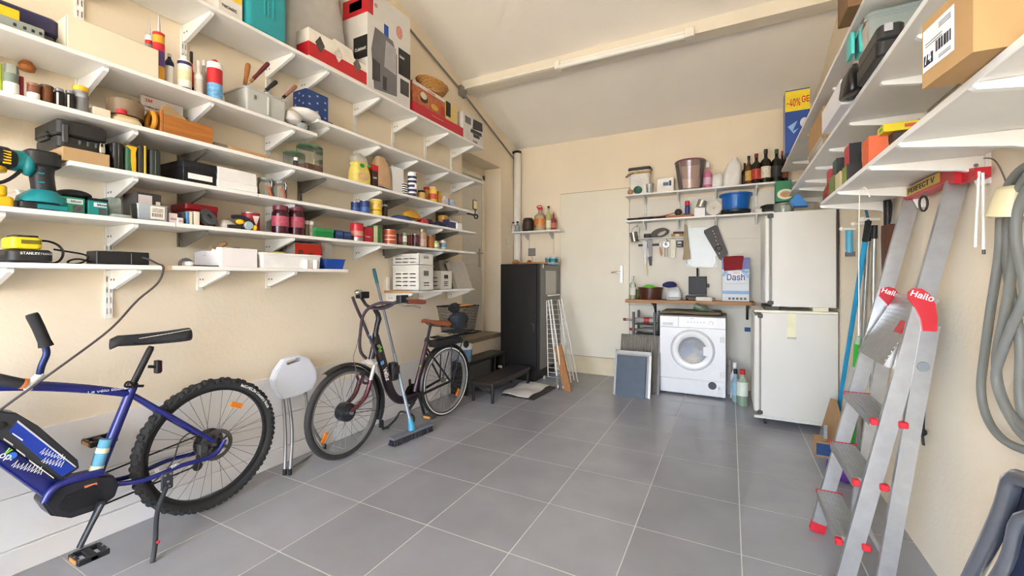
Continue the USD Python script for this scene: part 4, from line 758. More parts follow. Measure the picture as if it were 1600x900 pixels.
for i, (a, b) in enumerate(((0.629, 0.704), (0.71, 0.774))):
    h_ = (0.062, 0.058)[i]
    t = thing('hardware_box', 'green blister box with white label, ' + ('left one under the black cap' if i == 0 else 'right one beside the grey box'), 'box', (-2.35, (a + b) / 2, Z1))
    part(t, 'body', bx(-2.40, -2.30, a + 0.001, b - 0.001, Z1, Z1 + h_, 0.003), (tg, mat('#14807a', 0.4))[i]); fr = frame_of('+x', -2.40, -2.30, a, b, Z1, h_)
    part(t, 'printed_panel', panel(fr, 0.28, 0.9, 0.58, 0.88), mat('#c9d3d6', 0.5)); part(t, 'window', panel(fr, 0.5, 0.9, 0.06, 0.5), mat('#4b4d4c', 0.3, var=0.3, scale=90)); part(t, 'lettering', letters(fr, 'M8x40', 0.42, 0.66, 0.008, 0.0015, 0.03), INK)
yc = 0.723
solo('work_cap', [sph((-2.42, yc - 0.02, Z1 + 0.086), 0.06, 0.055, 0.022), rbx(-2.46, -2.37, yc + 0.01, yc + 0.085, Z1 + 0.066, Z1 + 0.078, 0.02)], mat('#1b1c22', 0.7), 'flat black cap lying on the two green boxes', 'cap')
solo('blister_pack', bx(-2.345, -2.285, 0.778, 0.843, Z1, Z1 + 0.012, 0.003), clear('#cdd6cc', 0.5, 0.15), 'flat clear blister pack before the grey cartons', 'pack')
carton('card_box', 'pale green printed card box beside the tall black carton', 'box', -2.46, -2.36, 0.796, 0.836, Z1, 0.09, mat('#8f9a93', 0.5, var=0.25, scale=40))
y0, y1, h = 0.899, 0.988, 0.133
carton('card_box', 'tall black carton with a pale printed front panel', 'box', -2.52, -2.38, y0, y1, Z1, h, mat('#3a3735', 0.45), prints=[('+x', 0.03, 0.6, 0.4, 0.92, mat('#d6cbc9', 0.5)), ('+x', 0.76, 0.95, 0.5, 0.74, mat('#d9d1b4', 0.5)), ('-y', 0, 1, 0, 1, mat('#55514e', 0.45))])
y0, y1, h = 0.867, 0.984, 0.071
t = thing('clear_box', 'clear plastic box with white barcode label before the black carton', 'box', (-2.345, (y0 + y1) / 2, Z1))
part(t, 'body', tub(FROST, -2.379, -2.30, y0, y1, Z1, h, 0.005, r=0.01, rim=0.004), clear('#dfe4e6', 0.3, 0.1), smooth=30); fr = frame_of('+x', -2.39, -2.298, y0, y1, Z1, h)
part(t, 'paper_label', panel(fr, 0.4, 0.85, 0.12, 0.92), mat('#e8e2d2', 0.55)); part(t, 'printing', [panel(fr, 0.45 + 0.05 * k, 0.47 + 0.05 * k, 0.25, 0.48, 0.0015) for k in range(7)] + [panel(fr, 0.45, 0.8, 0.56 + 0.09 * k, 0.59 + 0.09 * k, 0.0015) for k in range(3)], INK, kind='stuff'); part(t, 'contents', bx(-2.37, -2.31, y0 + 0.015, y1 - 0.02, Z1 + 0.004, Z1 + h * 0.45, 0.008), mat('#43525c', 0.5))
for a, b, hh_, nm in ((0.989, 1.021, 0.045, 'small pinkish medicine box, taller of two'), (1.017, 1.04, 0.026, 'small pinkish box, flatter of two')):
    carton('card_box', nm, 'box', -2.34 - (0.02 if hh_ > 0.04 else 0), -2.295 - (0.012 if hh_ > 0.04 else 0), a, b, Z1, hh_, mat('#d2c6c4', 0.55), prints=[('+x', 0.1, 0.9, 0.3, 0.5, mat('#b08a8c', 0.5))])
for i, (a, b, hh_, c, nm) in enumerate(((1.041, 1.062, 0.055, '#3b3b3d', 'dark grey booklet standing before the red metal box'), (1.055, 1.066, 0.06, '#4b8fc0', 'thin sky blue card pack standing on edge'), (1.068, 1.082, 0.063, '#ded3be', 'thin cream card pack standing on edge'), (1.087, 1.112, 0.066, '#e2d8c2', 'curled cream card standing beside the grey spool'))):
    carton('card_pack', nm, 'pack', -2.40, -2.31 + 0.005 * (i > 0), a, b, Z1, hh_, mat(c, 0.55))
y0, y1, h = 1.105, 1.251, 0.119
t = thing('metal_box', 'dark red metal box with overhanging lid', 'box', (-2.48, (y0 + y1) / 2, Z1)); rm = mat('#8e1420', 0.35)
part(t, 'body', bx(-2.56, -2.42, y0, y1, Z1, Z1 + h - 0.03, 0.003), rm); part(t, 'lid', rbx(-2.565, -2.415, y0 - 0.004, y1 + 0.004, Z1 + h - 0.03, Z1 + h, 0.012), rm)
yc = 1.166
t = thing('tape_roll', 'dark grey spool leaning flat before the red metal box', 'tape', (-2.34, yc, Z1))
sp = lathe([(0.014, -0.014), (0.045, -0.014), (0.045, -0.010), (0.036, -0.008), (0.036, 0.008), (0.045, 0.010), (0.045, 0.014), (0.014, 0.014), (0.014, -0.014)], (0, 0, 0), 28); sp = rotm(rotm(sp, 62, (0, 1, 0), (0, 0, 0)), 25, (0, 0, 1), (0, 0, 0)); sp.apply_translation((-2.345, yc, Z1 - sp.bounds[0][2]))
part(t, 'spool', sp, mat('#52585a', 0.4))
yc = 1.28
solo('plastic_bag', bag(-2.42, -2.34, yc - 0.05, yc + 0.04, Z1, 0.05, 51, 0.5, 0.012), mat('#dcd6ce', 0.4), 'small white crumpled bag behind the black and yellow clamp', 'bag')
yc = 1.324
t = thing('hand_clamp', 'black and yellow sprung hand clamp lying beside the red tin', 'clamp', (-2.33, yc, Z1)); 
part(t, 'jaw', tube(smoothpath([(-2.33, yc - 0.07, Z1 + 0.012), (-2.33, yc - 0.02, Z1 + 0.016), (-2.33, yc + 0.05, Z1 + 0.012)], 5), [0.010] * 6 + [0.012] * 5, 8), dk); part(t, 'handle', tube(smoothpath([(-2.34, yc - 0.045, Z1 + 0.065), (-2.335, yc + 0.0, Z1 + 0.07), (-2.33, yc + 0.05, Z1 + 0.045), (-2.33, yc + 0.075, Z1 + 0.018)], 5), 0.011, 8), dk)
part(t, 'yellow_grip', sph((-2.325, yc - 0.012, Z1 + 0.042), 0.014, 0.022, 0.014), yel); part(t, 'yellow_tip', sph((-2.32, yc + 0.062, Z1 + 0.018), 0.013, 0.013, 0.016), yel); part(t, 'pivot', lathe([(0.022, -0.008), (0.024, 0.0), (0.02, 0.01)], (-2.318, yc + 0.028, Z1 + 0.026), axis='x'), mat('#9fb4b4', 0.35))
y, r, h = 1.426, 0.045, 0.111
t = can('paint_tin', 'red tin with a white triangle, behind the hand clamp', 'tin', -2.425, y, Z1, r, h, mat('#b21e2c', 0.4), rim=TIN)
part(t, 'printed_picture', polyprint(frame_of('+x', -2.5, -2.425 + r * 1.0, y - r, y + r, Z1, h), [(0.30, 0.82), (0.52, 0.3), (0.74, 0.84)], h, 0.003), WHITE)
jm = mat('#3a0e1c', 0.18, var=0.1)
for (y, r, h), x, w in (((1.549, 0.046, 0.164), -2.345, 'left one'), ((1.651, 0.045, 0.175), -2.345, 'right one')):
    jar('jam_jar', f'tall dark red jam jar with pink label, {w} of the pair', 'jar', x, y, Z1, r * 0.98, h, jm, mat('#6b2a38', 0.35, var=0.2, scale=80), lab=(0.30, 0.72, mat('#a8485a', 0.45, var=0.25, scale=60)), lid_h=0.14, neck=0.82)
for (y, r, h), x, c, nm in (((1.731, 0.018, 0.1), -2.36, '#6e5f52', 'small brown spice jar right of the jam jars'), ((1.749, 0.016, 0.097), -2.34, '#8a8478', 'small grey spice jar left of the green box')):
    jar('spice_jar', nm, 'jar', x, y, Z1, r, h, mat(c, 0.3, var=0.3, scale=70), mat('#d7d2c6', 0.4), lid_h=0.2, neck=0.9)
y0, y1, h = 1.749, 1.886, 0.058
carton('plastic_box', 'green plastic box with a lighter lid among the food tins', 'box', -2.40, -2.30, y0, y1, Z1, h, mat('#1f7a3c', 0.4), lid=(0.02, 0.002, mat('#2f8f4c', 0.4)))
for i, (a, b) in enumerate(((1.904, 1.97), (1.973, 2.034))):
    carton('food_box', 'small navy food carton beside the green box, ' + ('left' if i == 0 else 'right') + ' one', 'carton', -2.38, -2.31, a + 0.001, b - 0.001, Z1, 0.058 - 0.003 * i, mat('#20335c', 0.4), prints=[('+x', 0.08, 0.92, 0.5, 0.85, mat('#3a5688', 0.5, var=0.3, scale=80))])
y, r, h = 2.108, 0.044, 0.126
can('food_tin', 'red tin with silver foot left of the red carton', 'tin', -2.34, y, Z1, r, h, mat('#c3272c', 0.35), band=((0.02, 0.22, TIN), (0.3, 0.6, mat('#c98a7a', 0.4, var=0.3, scale=80))), lid=(0.008, mat('#b3262b', 0.35)))
y0, y1, h = 2.156, 2.24, 0.108
carton('food_box', 'plain red food carton right of the red tin', 'carton', -2.40, -2.32, y0, y1, Z1, h, mat('#b52632', 0.4), words=[('+x', 'Tomates', 0.1, 0.3, 0.014, mat('#dba6a0', 0.5), 0.05)])
y0, y1, h = 2.246, 2.322, 0.126
carton('food_box', 'green and cream food carton between red carton and tomato tin', 'carton', -2.39, -2.32, y0, y1, Z1, h, mat('#3f6d35', 0.4), prints=[('+x', 0, 0.5, 0, 1, mat('#c9cba0', 0.45))])
y, r, h = 2.424, 0.047, 0.113
can('food_tin', 'large brick red tomato tin with pale circles', 'tin', -2.335, y, Z1, r, h, mat('#b0512f', 0.35, var=0.15, scale=40), band=((0.28, 0.34, mat('#dccab0', 0.4)), (0.55, 0.6, mat('#d9c3aa', 0.4))), rim=TIN)
for i, (a, c, lc, nm) in enumerate((((2.543, 0.022, 0.095), '#5a2a2c', '#7b4a48', 'small dark red tin right of the tomato tin'), ((2.582, 0.02, 0.103), '#6d7f55', '#d9d8c8', 'small green and silver jar with pale stripe'), ((2.68, 0.023, 0.103), '#64202c', '#803040', 'wine red tin left of the near black tin'), ((2.718, 0.026, 0.105), '#3b1b22', '#5a2a34', 'near black red tin beside the pinkish jar'))):
    y, r, h = a; can('food_tin', nm, 'tin', (-2.345, -2.33, -2.375, -2.335)[i], y, Z1, r, h, mat(c, 0.35, var=0.2), band=(0.3, 0.75, mat(lc, 0.4, var=0.3, scale=80)), rim=TIN)
y, r, h = 2.808, 0.037, 0.157
jar('glass_jar', 'pinkish brown jar with a metal lid among the tins', 'jar', -2.335, y, Z1, r, h, mat('#a98572', 0.25, var=0.15), mat('#8d8268', 0.35, metal=0.5), lab=(0.1, 0.55, mat('#b99c8c', 0.4, var=0.3, scale=90)), lid_h=0.16)
y, r, h = 2.929, 0.033, 0.109
can('food_tin', 'orange brown tin right of the pinkish jar', 'tin', -2.35, y, Z1, r, h, mat('#b0662c', 0.35, var=0.2), rim=TIN)
for (y, r, h), c, c2, nm in (((2.976, 0.025, 0.066), '#98a05a', '#c8c79a', 'small olive green tin near the shelf end'), ((3.078, 0.032, 0.08), '#c9b196', '#5c8fb4', 'small tin with blue spot, last on its shelf')):
    can('food_tin', nm, 'tin', -2.32, y, Z1, r, h, mat(c, 0.35, var=0.2), band=(0.25, 0.7, mat(c2, 0.4, var=0.3, scale=60)), rim=TIN)

# ---------------------------------------------------------------- lowest long shelf
yc = 0.566
t = thing('battery_charger', 'yellow and black battery charger with cables behind it', 'charger', (-2.37, yc, Z0)); y0, y1 = 0.503, 0.621
part(t, 'base', rbx(-2.46, -2.31, y0, y1, Z0, Z0 + 0.05, 0.03), dk); part(t, 'battery', rbx(-2.43, -2.315, 0.51, 0.592, Z0 + 0.052, Z0 + 0.095, 0.018), mat('#f0d41c', 0.4)); part(t, 'battery_top', rbx(-2.42, -2.33, yc - 0.045, yc + 0.02, Z0 + 0.095, Z0 + 0.103, 0.015), dk)
fr = frame_of('+x', -2.46, -2.309, y0, y1, Z0, 0.05)
part(t, 'lettering', letters(fr, 'STANLEY', 0.24, 0.62, 0.009, 0.001, 0.05), WHITE); part(t, 'lettering', letters(fr, 'FATMAX', 0.55, 0.62, 0.007, 0.001, 0.045), mat('#b8b8b4', 0.5))
part(t, 'dark_badge', bx(-2.3155, -2.3135, yc - 0.03, yc + 0.02, Z0 + 0.07, Z0 + 0.085, 0.001), mat('#6d6420', 0.4))
part(t, 'cable', tube(smoothpath([(-2.45, yc + 0.02, Z0 + 0.08), (-2.40, 0.629, Z0 + 0.088), (-2.37, 0.659, Z0 + 0.05), (-2.38, 0.652, Z0 + 0.012), (-2.43, 0.621, Z0 + 0.006)], 8), 0.004, 6), dk)
part(t, 'cable', tube(smoothpath([(-2.44, yc - 0.03, Z0 + 0.02), (-2.40, y0 - 0.05, Z0 + 0.03), (-2.38, y0 - 0.1, Z0 + 0.055), (-2.42, y0 - 0.2, Z0 + 0.06)], 8), 0.005, 6), dk); part(t, 'cable', tube(smoothpath([(-2.40, y0 - 0.22, Z0 + 0.004), (-2.36, y0 - 0.1, Z0 + 0.006), (-2.35, y0 - 0.02, Z0 + 0.035)], 8), 0.009, 8), dk)
y0, y1 = 0.744, 0.924
t = thing('power_adapter', 'long black power adapter whose cable dangles down to the bicycle', 'adapter', (-2.38, (y0 + y1) / 2, Z0))
part(t, 'body', rbx(-2.43, -2.33, y0, y1, Z0, Z0 + 0.057, 0.008), mat('#141416', 0.4)); part(t, 'edge_line', bx(-2.331, -2.3285, 0.858, 0.86, Z0 + 0.004, Z0 + 0.05, 0), mat('#8f8f90', 0.4))
part(t, 'cable', tube(smoothpath([(-2.328, 0.896, Z0 + 0.035), (-2.31, 0.921, Z0 + 0.022), (-2.30, 0.945, Z0 + 0.006), (-2.286, 0.953, Z0 + 0.0), (-2.285, 0.955, 1.227), (-2.29, 0.929, 1.164), (-2.3, 0.885, 1.117), (-2.3, 0.799, 1.007), (-2.3, 0.715, 0.925), (-2.3, 0.625, 0.849), (-2.32, 0.548, 0.777), (-2.33, 0.489, 0.723), (-2.33, 0.446, 0.682)], 8), 0.0042, 6), mat('#3b3538', 0.45))
part(t, 'cable', tube(smoothpath([(-2.40, y0 + 0.01, Z0 + 0.02), (-2.38, 0.74, Z0 + 0.012), (-2.36, 0.692, Z0 + 0.02), (-2.37, 0.674, Z0 + 0.01), (-2.40, 0.717, Z0 + 0.005), (-2.38, 0.736, Z0 + 0.028), (-2.42, 0.698, Z0 + 0.05), (-2.45, 0.655, Z0 + 0.06)], 8), 0.0038, 6), dk)
yc = 1.084
t = thing('hose_clip', 'dark grey half ring clip lying before the white carton', 'clip', (-2.37, yc, Z0)); part(t, 'ring', tube([(-2.37, yc + 0.026 * math.cos(a), Z0 + 0.008 + 0.026 * math.sin(a)) for a in np.linspace(-0.2, math.pi + 0.2, 14)], 0.0075, 8), mat('#5b5d60', 0.4)); part(t, 'white_insert', sph((-2.362, yc + 0.01, Z0 + 0.013), 0.012, 0.02, 0.013), WHITE)
part(t, 'cord', tube(smoothpath([(-2.37, yc + 0.02, Z0 + 0.006), (-2.345, yc + 0.09, Z0 + 0.004), (-2.34, yc + 0.16, Z0 + 0.004)], 5), 0.003, 6), dk)
y0, y1 = 1.215, 1.394
wc = mat('#ece7e3', 0.6, var=0.03)
t = thing('cardboard_box', 'open white cardboard box with torn rim, wooden handle inside', 'box', (-2.44, (y0 + y1) / 2, Z0)); hb = 0.1
part(t, 'wall_sheet', bx(-2.313, -2.31, y0, y1, Z0, Z0 + hb, 0.0006), wc); part(t, 'wall_sheet', bx(-2.57, -2.567, y0, y1, Z0, Z0 + hb, 0.0006), wc); part(t, 'wall_sheet', bx(-2.567, -2.313, y1 - 0.003, y1, Z0, Z0 + hb, 0.0006), wc)
part(t, 'wall_sheet', ext([(-2.567, Z0), (-2.313, Z0), (-2.313, Z0 + hb), (-2.36, Z0 + hb + 0.003), (-2.37, Z0 + hb - 0.012), (-2.40, Z0 + hb - 0.004), (-2.41, Z0 + hb - 0.016), (-2.50, Z0 + hb - 0.012), (-2.567, Z0 + hb - 0.02)], y0, y0 + 0.003, 'xz'), wc); part(t, 'base_sheet', bx(-2.567, -2.313, y0 + 0.003, y1 - 0.003, Z0, Z0 + 0.004, 0), wc)
handle('hand_tool', 'tool with brown wooden handle leaning out of the torn white box', 'tool', np.array((-2.44, 1.243, 1.347)), np.array((-2.4, 1.285, 1.386)), 0.012, wood('#a67c52', '#8a6240', 'y'), ferr=mat('#c9a06a', 0.5))
solo('metal_file', bx(-2.43, -2.40, 1.335 - 0.01, 1.335 + 0.02, Z0 + 0.01, Z0 + hb + 0.01, 0.003), dk, 'black blade tip sticking out of the torn white box', 'tool')
y0, y1 = 1.408, 1.803
t = thing('plastic_tub', 'long white plastic tub with rolled rim on the lowest shelf', 'tub', (-2.40, (y0 + y1) / 2, Z0)); hb = 0.085
part(t, 'body', tub(WHITE, -2.54, -2.305, y0, y1, Z0, hb, 0.008, r=0.025, rim=0.012), mat('#efece6', 0.4), smooth=30)
for (y, r, h), w in (((1.68, 0.014, 0.053), 'left'), ((1.746, 0.014, 0.053), 'right')):
    t = thing('pill_pot', f'small white round pot before the long white tub, {w} one', 'pot', (-2.298, y, Z0)); part(t, 'shell', lathe([(r, 0), (r, h * 0.92), (r * 0.9, h)], (-2.298, y, Z0), 16), mat('#f6f4ef', 0.4))
solo('sponge_pack', bx(-2.45, -2.36, 1.5, 1.593, Z0 + hb - 0.02, Z0 + hb + 0.012, 0.006), mat('#e2cf62', 0.5), 'yellow pack lying in the long white tub', 'pack')
y0, y1, h = 1.681, 1.868, 0.173
t = carton('food_box', 'red and grey carton with a food picture standing in the tub', 'carton', -2.53, -2.40, y0, y1, Z0 + 0.006, 0.156, mat('#b9b2a8', 0.5), prints=[('+x', 0, 1, 0.28, 0.98, mat('#d2301f', 0.4))])
part(t, 'printed_picture', [disc(frame_of('+x', -2.53, -2.40, y0, y1, Z0, h), 0.2, 0.6, 0.02, 0.018, h, 12), disc(frame_of('+x', -2.53, -2.40, y0, y1, Z0, h), 0.6, 0.5, 0.035, 0.016, h, 12)], mat('#7a3a26', 0.5, var=0.4, scale=90))
carton('card_box', 'plain grey beige carton behind the blue tray', 'box', -2.56, -2.42, 1.888, 1.969, Z0, 0.18, mat('#b8b0a4', 0.55))
y0, y1, h = 1.816, 2.002, 0.066
solo('plastic_tray', tub(BLUE, -2.42, -2.31, y0 + 0.008, y1, Z0, h, 0.018, r=0.03, rim=0.004), mat('#1c4aa4', 0.35), 'bright blue plastic tray at the end of the lowest shelf', 'tray', smooth=30)

# ---------------------------------------------------------------- short low shelf with the crates
cw = mat('#dcd9cf', 0.45, var=0.03)
def crate(name, label, x0, x1, y0, y1, z, h, rows, cols, win):
    t = thing(name, label, 'crate', ((x0 + x1) / 2, (y0 + y1) / 2, z)); k = 0.003
    def wall(plane, a0, a1, b0, b1):
        w_ = a1 - a0; hol = []
        for i in range(rows):
            for j in range(cols):
                u0 = a0 + w_ * (0.10 + 0.80 * (j + 0.1) / cols); u1 = a0 + w_ * (0.10 + 0.80 * (j + 0.9) / cols); v0 = z + h * (0.14 + 0.62 * (i + 0.2) / rows); v1 = z + h * (0.14 + 0.62 * (i + 0.48) / rows)
                hol.append([(u0, v0), (u1, v0), (u1, v1), (u0, v1)])
        return ext([(a0, z), (a1, z), (a1, z + h), (a0, z + h)], b0, b1, plane, holes=hol)
    part(t, 'side_panel', wall('xz', x0, x1, y0, y0 + k), cw); part(t, 'side_panel', wall('xz', x0, x1, y1 - k, y1), cw)
    hw = [[(y0 + (y1 - y0) * 0.32, z + h * 0.58), (y0 + (y1 - y0) * 0.68, z + h * 0.58), (y0 + (y1 - y0) * 0.68, z + h * 0.78), (y0 + (y1 - y0) * 0.32, z + h * 0.78)]]
    for i in range(win): hw.append([(y0 + (y1 - y0) * 0.3, z + h * (0.18 + 0.1 * i)), (y0 + (y1 - y0) * 0.7, z + h * (0.18 + 0.1 * i)), (y0 + (y1 - y0) * 0.7, z + h * (0.22 + 0.1 * i)), (y0 + (y1 - y0) * 0.3, z + h * (0.22 + 0.1 * i))])
    for xx in (x0, x1 - k): part(t, 'end_panel', ext([(y0, z), (y1, z), (y1, z + h), (y0, z + h)], xx, xx + k, 'yz', holes=hw), cw)
    part(t, 'rim', [bx(x0 - 0.004, x1 + 0.004, y0 - 0.004, y0 + 0.004, z + h - 0.01, z + h, 0.001), bx(x0 - 0.004, x1 + 0.004, y1 - 0.004, y1 + 0.004, z + h - 0.01, z + h, 0.001), bx(x1 - 0.004, x1 + 0.004, y0 + 0.004, y1 - 0.004, z + h - 0.01, z + h, 0.001), bx(x0 - 0.004, x0 + 0.004, y0 + 0.004, y1 - 0.004, z + h - 0.01, z + h, 0.001)], cw)
    part(t, 'base', bx(x0, x1, y0, y1, z, z + 0.004, 0), cw); return t
y0, y1 = 2.689, 2.872
z1 = 1.302; z2 = 1.396
crate('plastic_crate', 'large white ventilated crate, lower of the stack', -2.56, -2.27, y0, y1, Z0B, z1 - Z0B, 4, 3, 2)
crate('plastic_crate', 'white ventilated crate nested on top of the stack', -2.56, -2.27, y0, y1, z1 + 0.001, z2 - z1, 2, 3, 0)
y0, y1 = 3.023, 3.197
crate('plastic_crate', 'small white crate right of the crate stack', -2.56, -2.31, y0, y1, Z0B, 0.17, 3, 3, 3)
y0, y1 = 3.106, 3.334
solo('mesh_sack', bag(-2.55, -2.33, 3.039 + 0.02, 3.214 - 0.02, Z0B + 0.008, 0.264, 61, 0.8, 0.01), mat('#6d675c', 0.8, var=0.2, scale=50), 'grey brown mesh sack heaped in the small white crate', 'sack')
y0, y1 = 3.328, 3.621
t = thing('paper_bag', 'tall grey paper carrier bag leaning at the shelf end', 'bag', (-2.42, (y0 + y1) / 2, Z0B)); hb = 0.264
part(t, 'body', wob(sub(hull([(-2.53, y0, Z0B), (-2.36, y0 + 0.02, Z0B), (-2.36, y1, Z0B), (-2.53, y1, Z0B), (-2.50, y0 - 0.07, Z0B + hb), (-2.42, y0 - 0.05, Z0B + hb), (-2.42, y1 - 0.06, Z0B + hb), (-2.50, y1 - 0.07, Z0B + hb * 0.96)]), 3), 0.006, 10, 4), mat('#b9b3aa', 0.7, var=0.05)); part(t, 'front_fold', wob(sub(hull([(-2.358, y0 - 0.04, Z0B), (-2.35, y0 - 0.04, Z0B), (-2.345, y0 + 0.02, Z0B), (-2.40, y0 - 0.11, Z0B + hb * 0.95), (-2.39, y0 - 0.06, Z0B + hb * 0.95)]), 2), 0.004, 12, 7), mat('#a39c92', 0.7))
# ---------------------------------------------------------------- bicycles
rubber = mat('#242424', 0.75, var=0.12, scale=30); rubber2 = mat('#2e2d2c', 0.7, var=0.1, scale=30); alu = mat('#b9b9b8', 0.3, metal=0.9); blackm = mat('#1a1a1b', 0.4, metal=0.2); plasticb = mat('#222224', 0.5)
bluep = mat('#171f6c', 0.28, metal=0.35, var=0.06, coat=0.6); spoke_m = mat('#6f6f70', 0.35, metal=0.8); orange = mat('#e07818', 0.3)
def place(m, c, ang):
    m = m.copy(); m.apply_transform(trimesh.transformations.rotation_matrix(ang, (0, 0, 1))); m.apply_translation(c); return m
def tyre_mesh(r, w, knob=False, seed=0):
    n, k = (216, 20) if knob else (96, 16); v = np.zeros((n, k, 3)); rng = np.random.default_rng(seed)
    for i in range(n):
        a = 2 * math.pi * i / n
        for j in range(k):
            b = 2 * math.pi * j / k; rr = r - w + w * math.cos(b); xx = w * 0.95 * math.sin(b)
            if knob and math.cos(b) > 0.15:
                blk = ((i // 3) + (j // 2) * 2) % 3
                d = 0.0045 if (i % 3 != 2 and blk != 2) else -0.002
                rr += d * math.cos(b); xx += d * math.sin(b)
            v[i, j] = (xx, rr * math.cos(a), rr * math.sin(a))
    f = []
    for i in range(n):
        for j in range(k):
            a, b = (i + 1) % n, (j + 1) % k; f += [(i * k + j, a * k + j, a * k + b), (i * k + j, a * k + b, i * k + b)]
    return TM(v.reshape(-1, 3), np.array(f)[:, ::-1], process=False)
def ringx(r0, r1, w, n=72): return lathe([(r0, -w), (r1, -w), (r1, w), (r0, w), (r0, -w)], (0, 0, 0), n, axis='x')
def wheel(t, c, ang, r, w, knob, rim_m, hub_prof, hub_m, nspoke=32, line=None, refl=None, refl_m=None):
    rr = r - 2 * w
    wl = part(t, 'wheel', place(lathe([(rr - 0.010, -0.010), (rr + 0.006, -0.013), (rr + 0.006, 0.013), (rr - 0.010, 0.010), (rr - 0.010, -0.010)], (0, 0, 0), 72, axis='x'), c, ang), rim_m)
    part(wl, 'tyre', place(tyre_mesh(r, w, knob), c, ang), rubber if knob else rubber2, smooth=25 if knob else True)
    sp = []
    for k in range(nspoke):
        a = 2 * math.pi * k / nspoke; b = a + (0.42 if k % 4 < 2 else -0.42); hr = hub_prof[0][0]; s = 1 if k % 2 else -1
        sp.append(cyl((s * hub_prof[1], hr * math.cos(b), hr * math.sin(b)), (0, (rr - 0.006) * math.cos(a), (rr - 0.006) * math.sin(a)), 0.0011, n=5))
    part(wl, 'spokes', place(cat(sp), c, ang), spoke_m, kind='stuff')
    part(wl, 'hub', place(lathe(hub_prof[2], (0, 0, 0), 28, axis='x'), c, ang), hub_m)
    if line: part(wl, 'reflective_band', place(cat(*[lathe([(r - w * 1.35, s * w * 0.93), (r - w * 1.0, s * w * 0.965), (r - w * 0.82, s * w * 0.95), (r - w * 0.82, s * w * 0.9), (r - w * 1.35, s * w * 0.85), (r - w * 1.35, s * w * 0.93)], (0, 0, 0), 72, axis='x') for s in (-1, 1)]), c, ang), line)
    if refl is not None:
        q = rotm(rbx(-0.006, 0.006, -0.034, 0.034, -0.013, 0.013, 0.005), math.degrees(refl[1]), (1, 0, 0), (0, 0, 0)); q.apply_translation((0.004, refl[0] * math.cos(refl[2]), refl[0] * math.sin(refl[2])))
        part(wl, 'reflector', place(q, c, ang), refl_m or orange)
    return wl
# --- blue electric mountain bicycle, facing the garage door
XM = -2.40
t = thing('mountain_bicycle', 'metallic blue electric mountain bicycle on its kickstand, front cut off', 'bicycle', (XM, 0.8, 0)); mtb = t
RC = (XM, 1.212, 0.338); r_w = 0.332
wl = wheel(t, RC, 0, r_w, 0.026, True, blackm, ((0.03,), 0.028, [(0.008, -0.055), (0.032, -0.035), (0.016, -0.02), (0.016, 0.02), (0.032, 0.035), (0.008, 0.055)]), blackm, refl=(0.205, -0.45, 0.95))
rot = [ringx(0.058, 0.078, 0.001, 48)] + [bx(-0.001, 0.001, -0.006, 0.006, 0.02, 0.06, 0).apply_transform(trimesh.transformations.rotation_matrix(q, (1, 0, 0))) for q in np.arange(6) * math.pi / 3]
part(wl, 'brake_disc', place(cat(rot), (XM + 0.045, RC[1], RC[2]), 0), mat('#6b6762', 0.35, metal=0.8))
part(wl, 'cassette', place(cat([ringx(0.012, q, 0.003, 36).apply_translation((-0.03 - 0.005 * i, 0, 0)) for i, q in enumerate((0.07, 0.062, 0.054, 0.046, 0.038, 0.03))]), RC, 0), mat('#4b4742', 0.4, metal=0.7))
# white lettering round the tyre wall
let = meshkit.text_mesh('MICHELIN Country Rock', 0.014, 0.0006, True); p = np.array(let.vertices); L_ = p[:, 0].max(); Ra = r_w - 0.030
aa = 1.12 - (p[:, 0] - 0) / Ra; rad = Ra - 0.004 + p[:, 1]
part(wl, 'tyre_lettering', TM(np.stack([XM + 0.0252 + p[:, 2] * 1, RC[1] + rad * np.cos(aa), RC[2] + rad * np.sin(aa)], 1), let.faces, process=False), mat('#e9e6df', 0.6))
FCm = (XM, 0.165, 0.338)
w2 = wheel(t, FCm, 0, r_w, 0.026, True, blackm, ((0.03,), 0.028, [(0.008, -0.05), (0.03, -0.03), (0.014, -0.015), (0.014, 0.015), (0.03, 0.03), (0.008, 0.05)]), blackm)
pt = lambda *q: [np.array(a) for a in q]
STt, STb = np.array((-2.4, 0.882, 0.686)), np.array((-2.4, 0.767, 0.352))
part(t, 'seat_tube', tube([STb, STb + (STt - STb) * 0.5, STt, STt + (STt - STb) * 0.09], [0.021, 0.0195, 0.0185, 0.0185], 16), bluep)
HT = np.array((XM, 0.37, 0.821))
part(t, 'top_tube', tube(smoothpath([(-2.4, 0.877, 0.678), (-2.4, 0.767, 0.722), (-2.4, 0.671, 0.755), (-2.4, 0.583, 0.781), HT + (0, 0.03, 0.0)], 5), np.linspace(0.0165, 0.021, 21), 16), bluep)
DT0, DT1 = np.array((-2.4, 0.656, 0.334)), np.array((-2.4, 0.504, 0.563))
dts = DT1 + (DT1 - DT0) * ((HT[1] - DT1[1]) / (DT1[1] - DT0[1])) * 1.0
part(t, 'down_tube', tube([DT0, DT1, dts + (0, 0.01, 0)], [0.038, 0.036, 0.033], 18), mat('#151d62', 0.28, metal=0.35, coat=0.6))
ha = (dts - HT); ha[0] = 0
part(t, 'head_tube', tube([HT + (0, 0.03, 0.06), HT, dts, dts - (0, 0.025, 0.07)], [0.026, 0.028, 0.03, 0.027], 16), bluep)
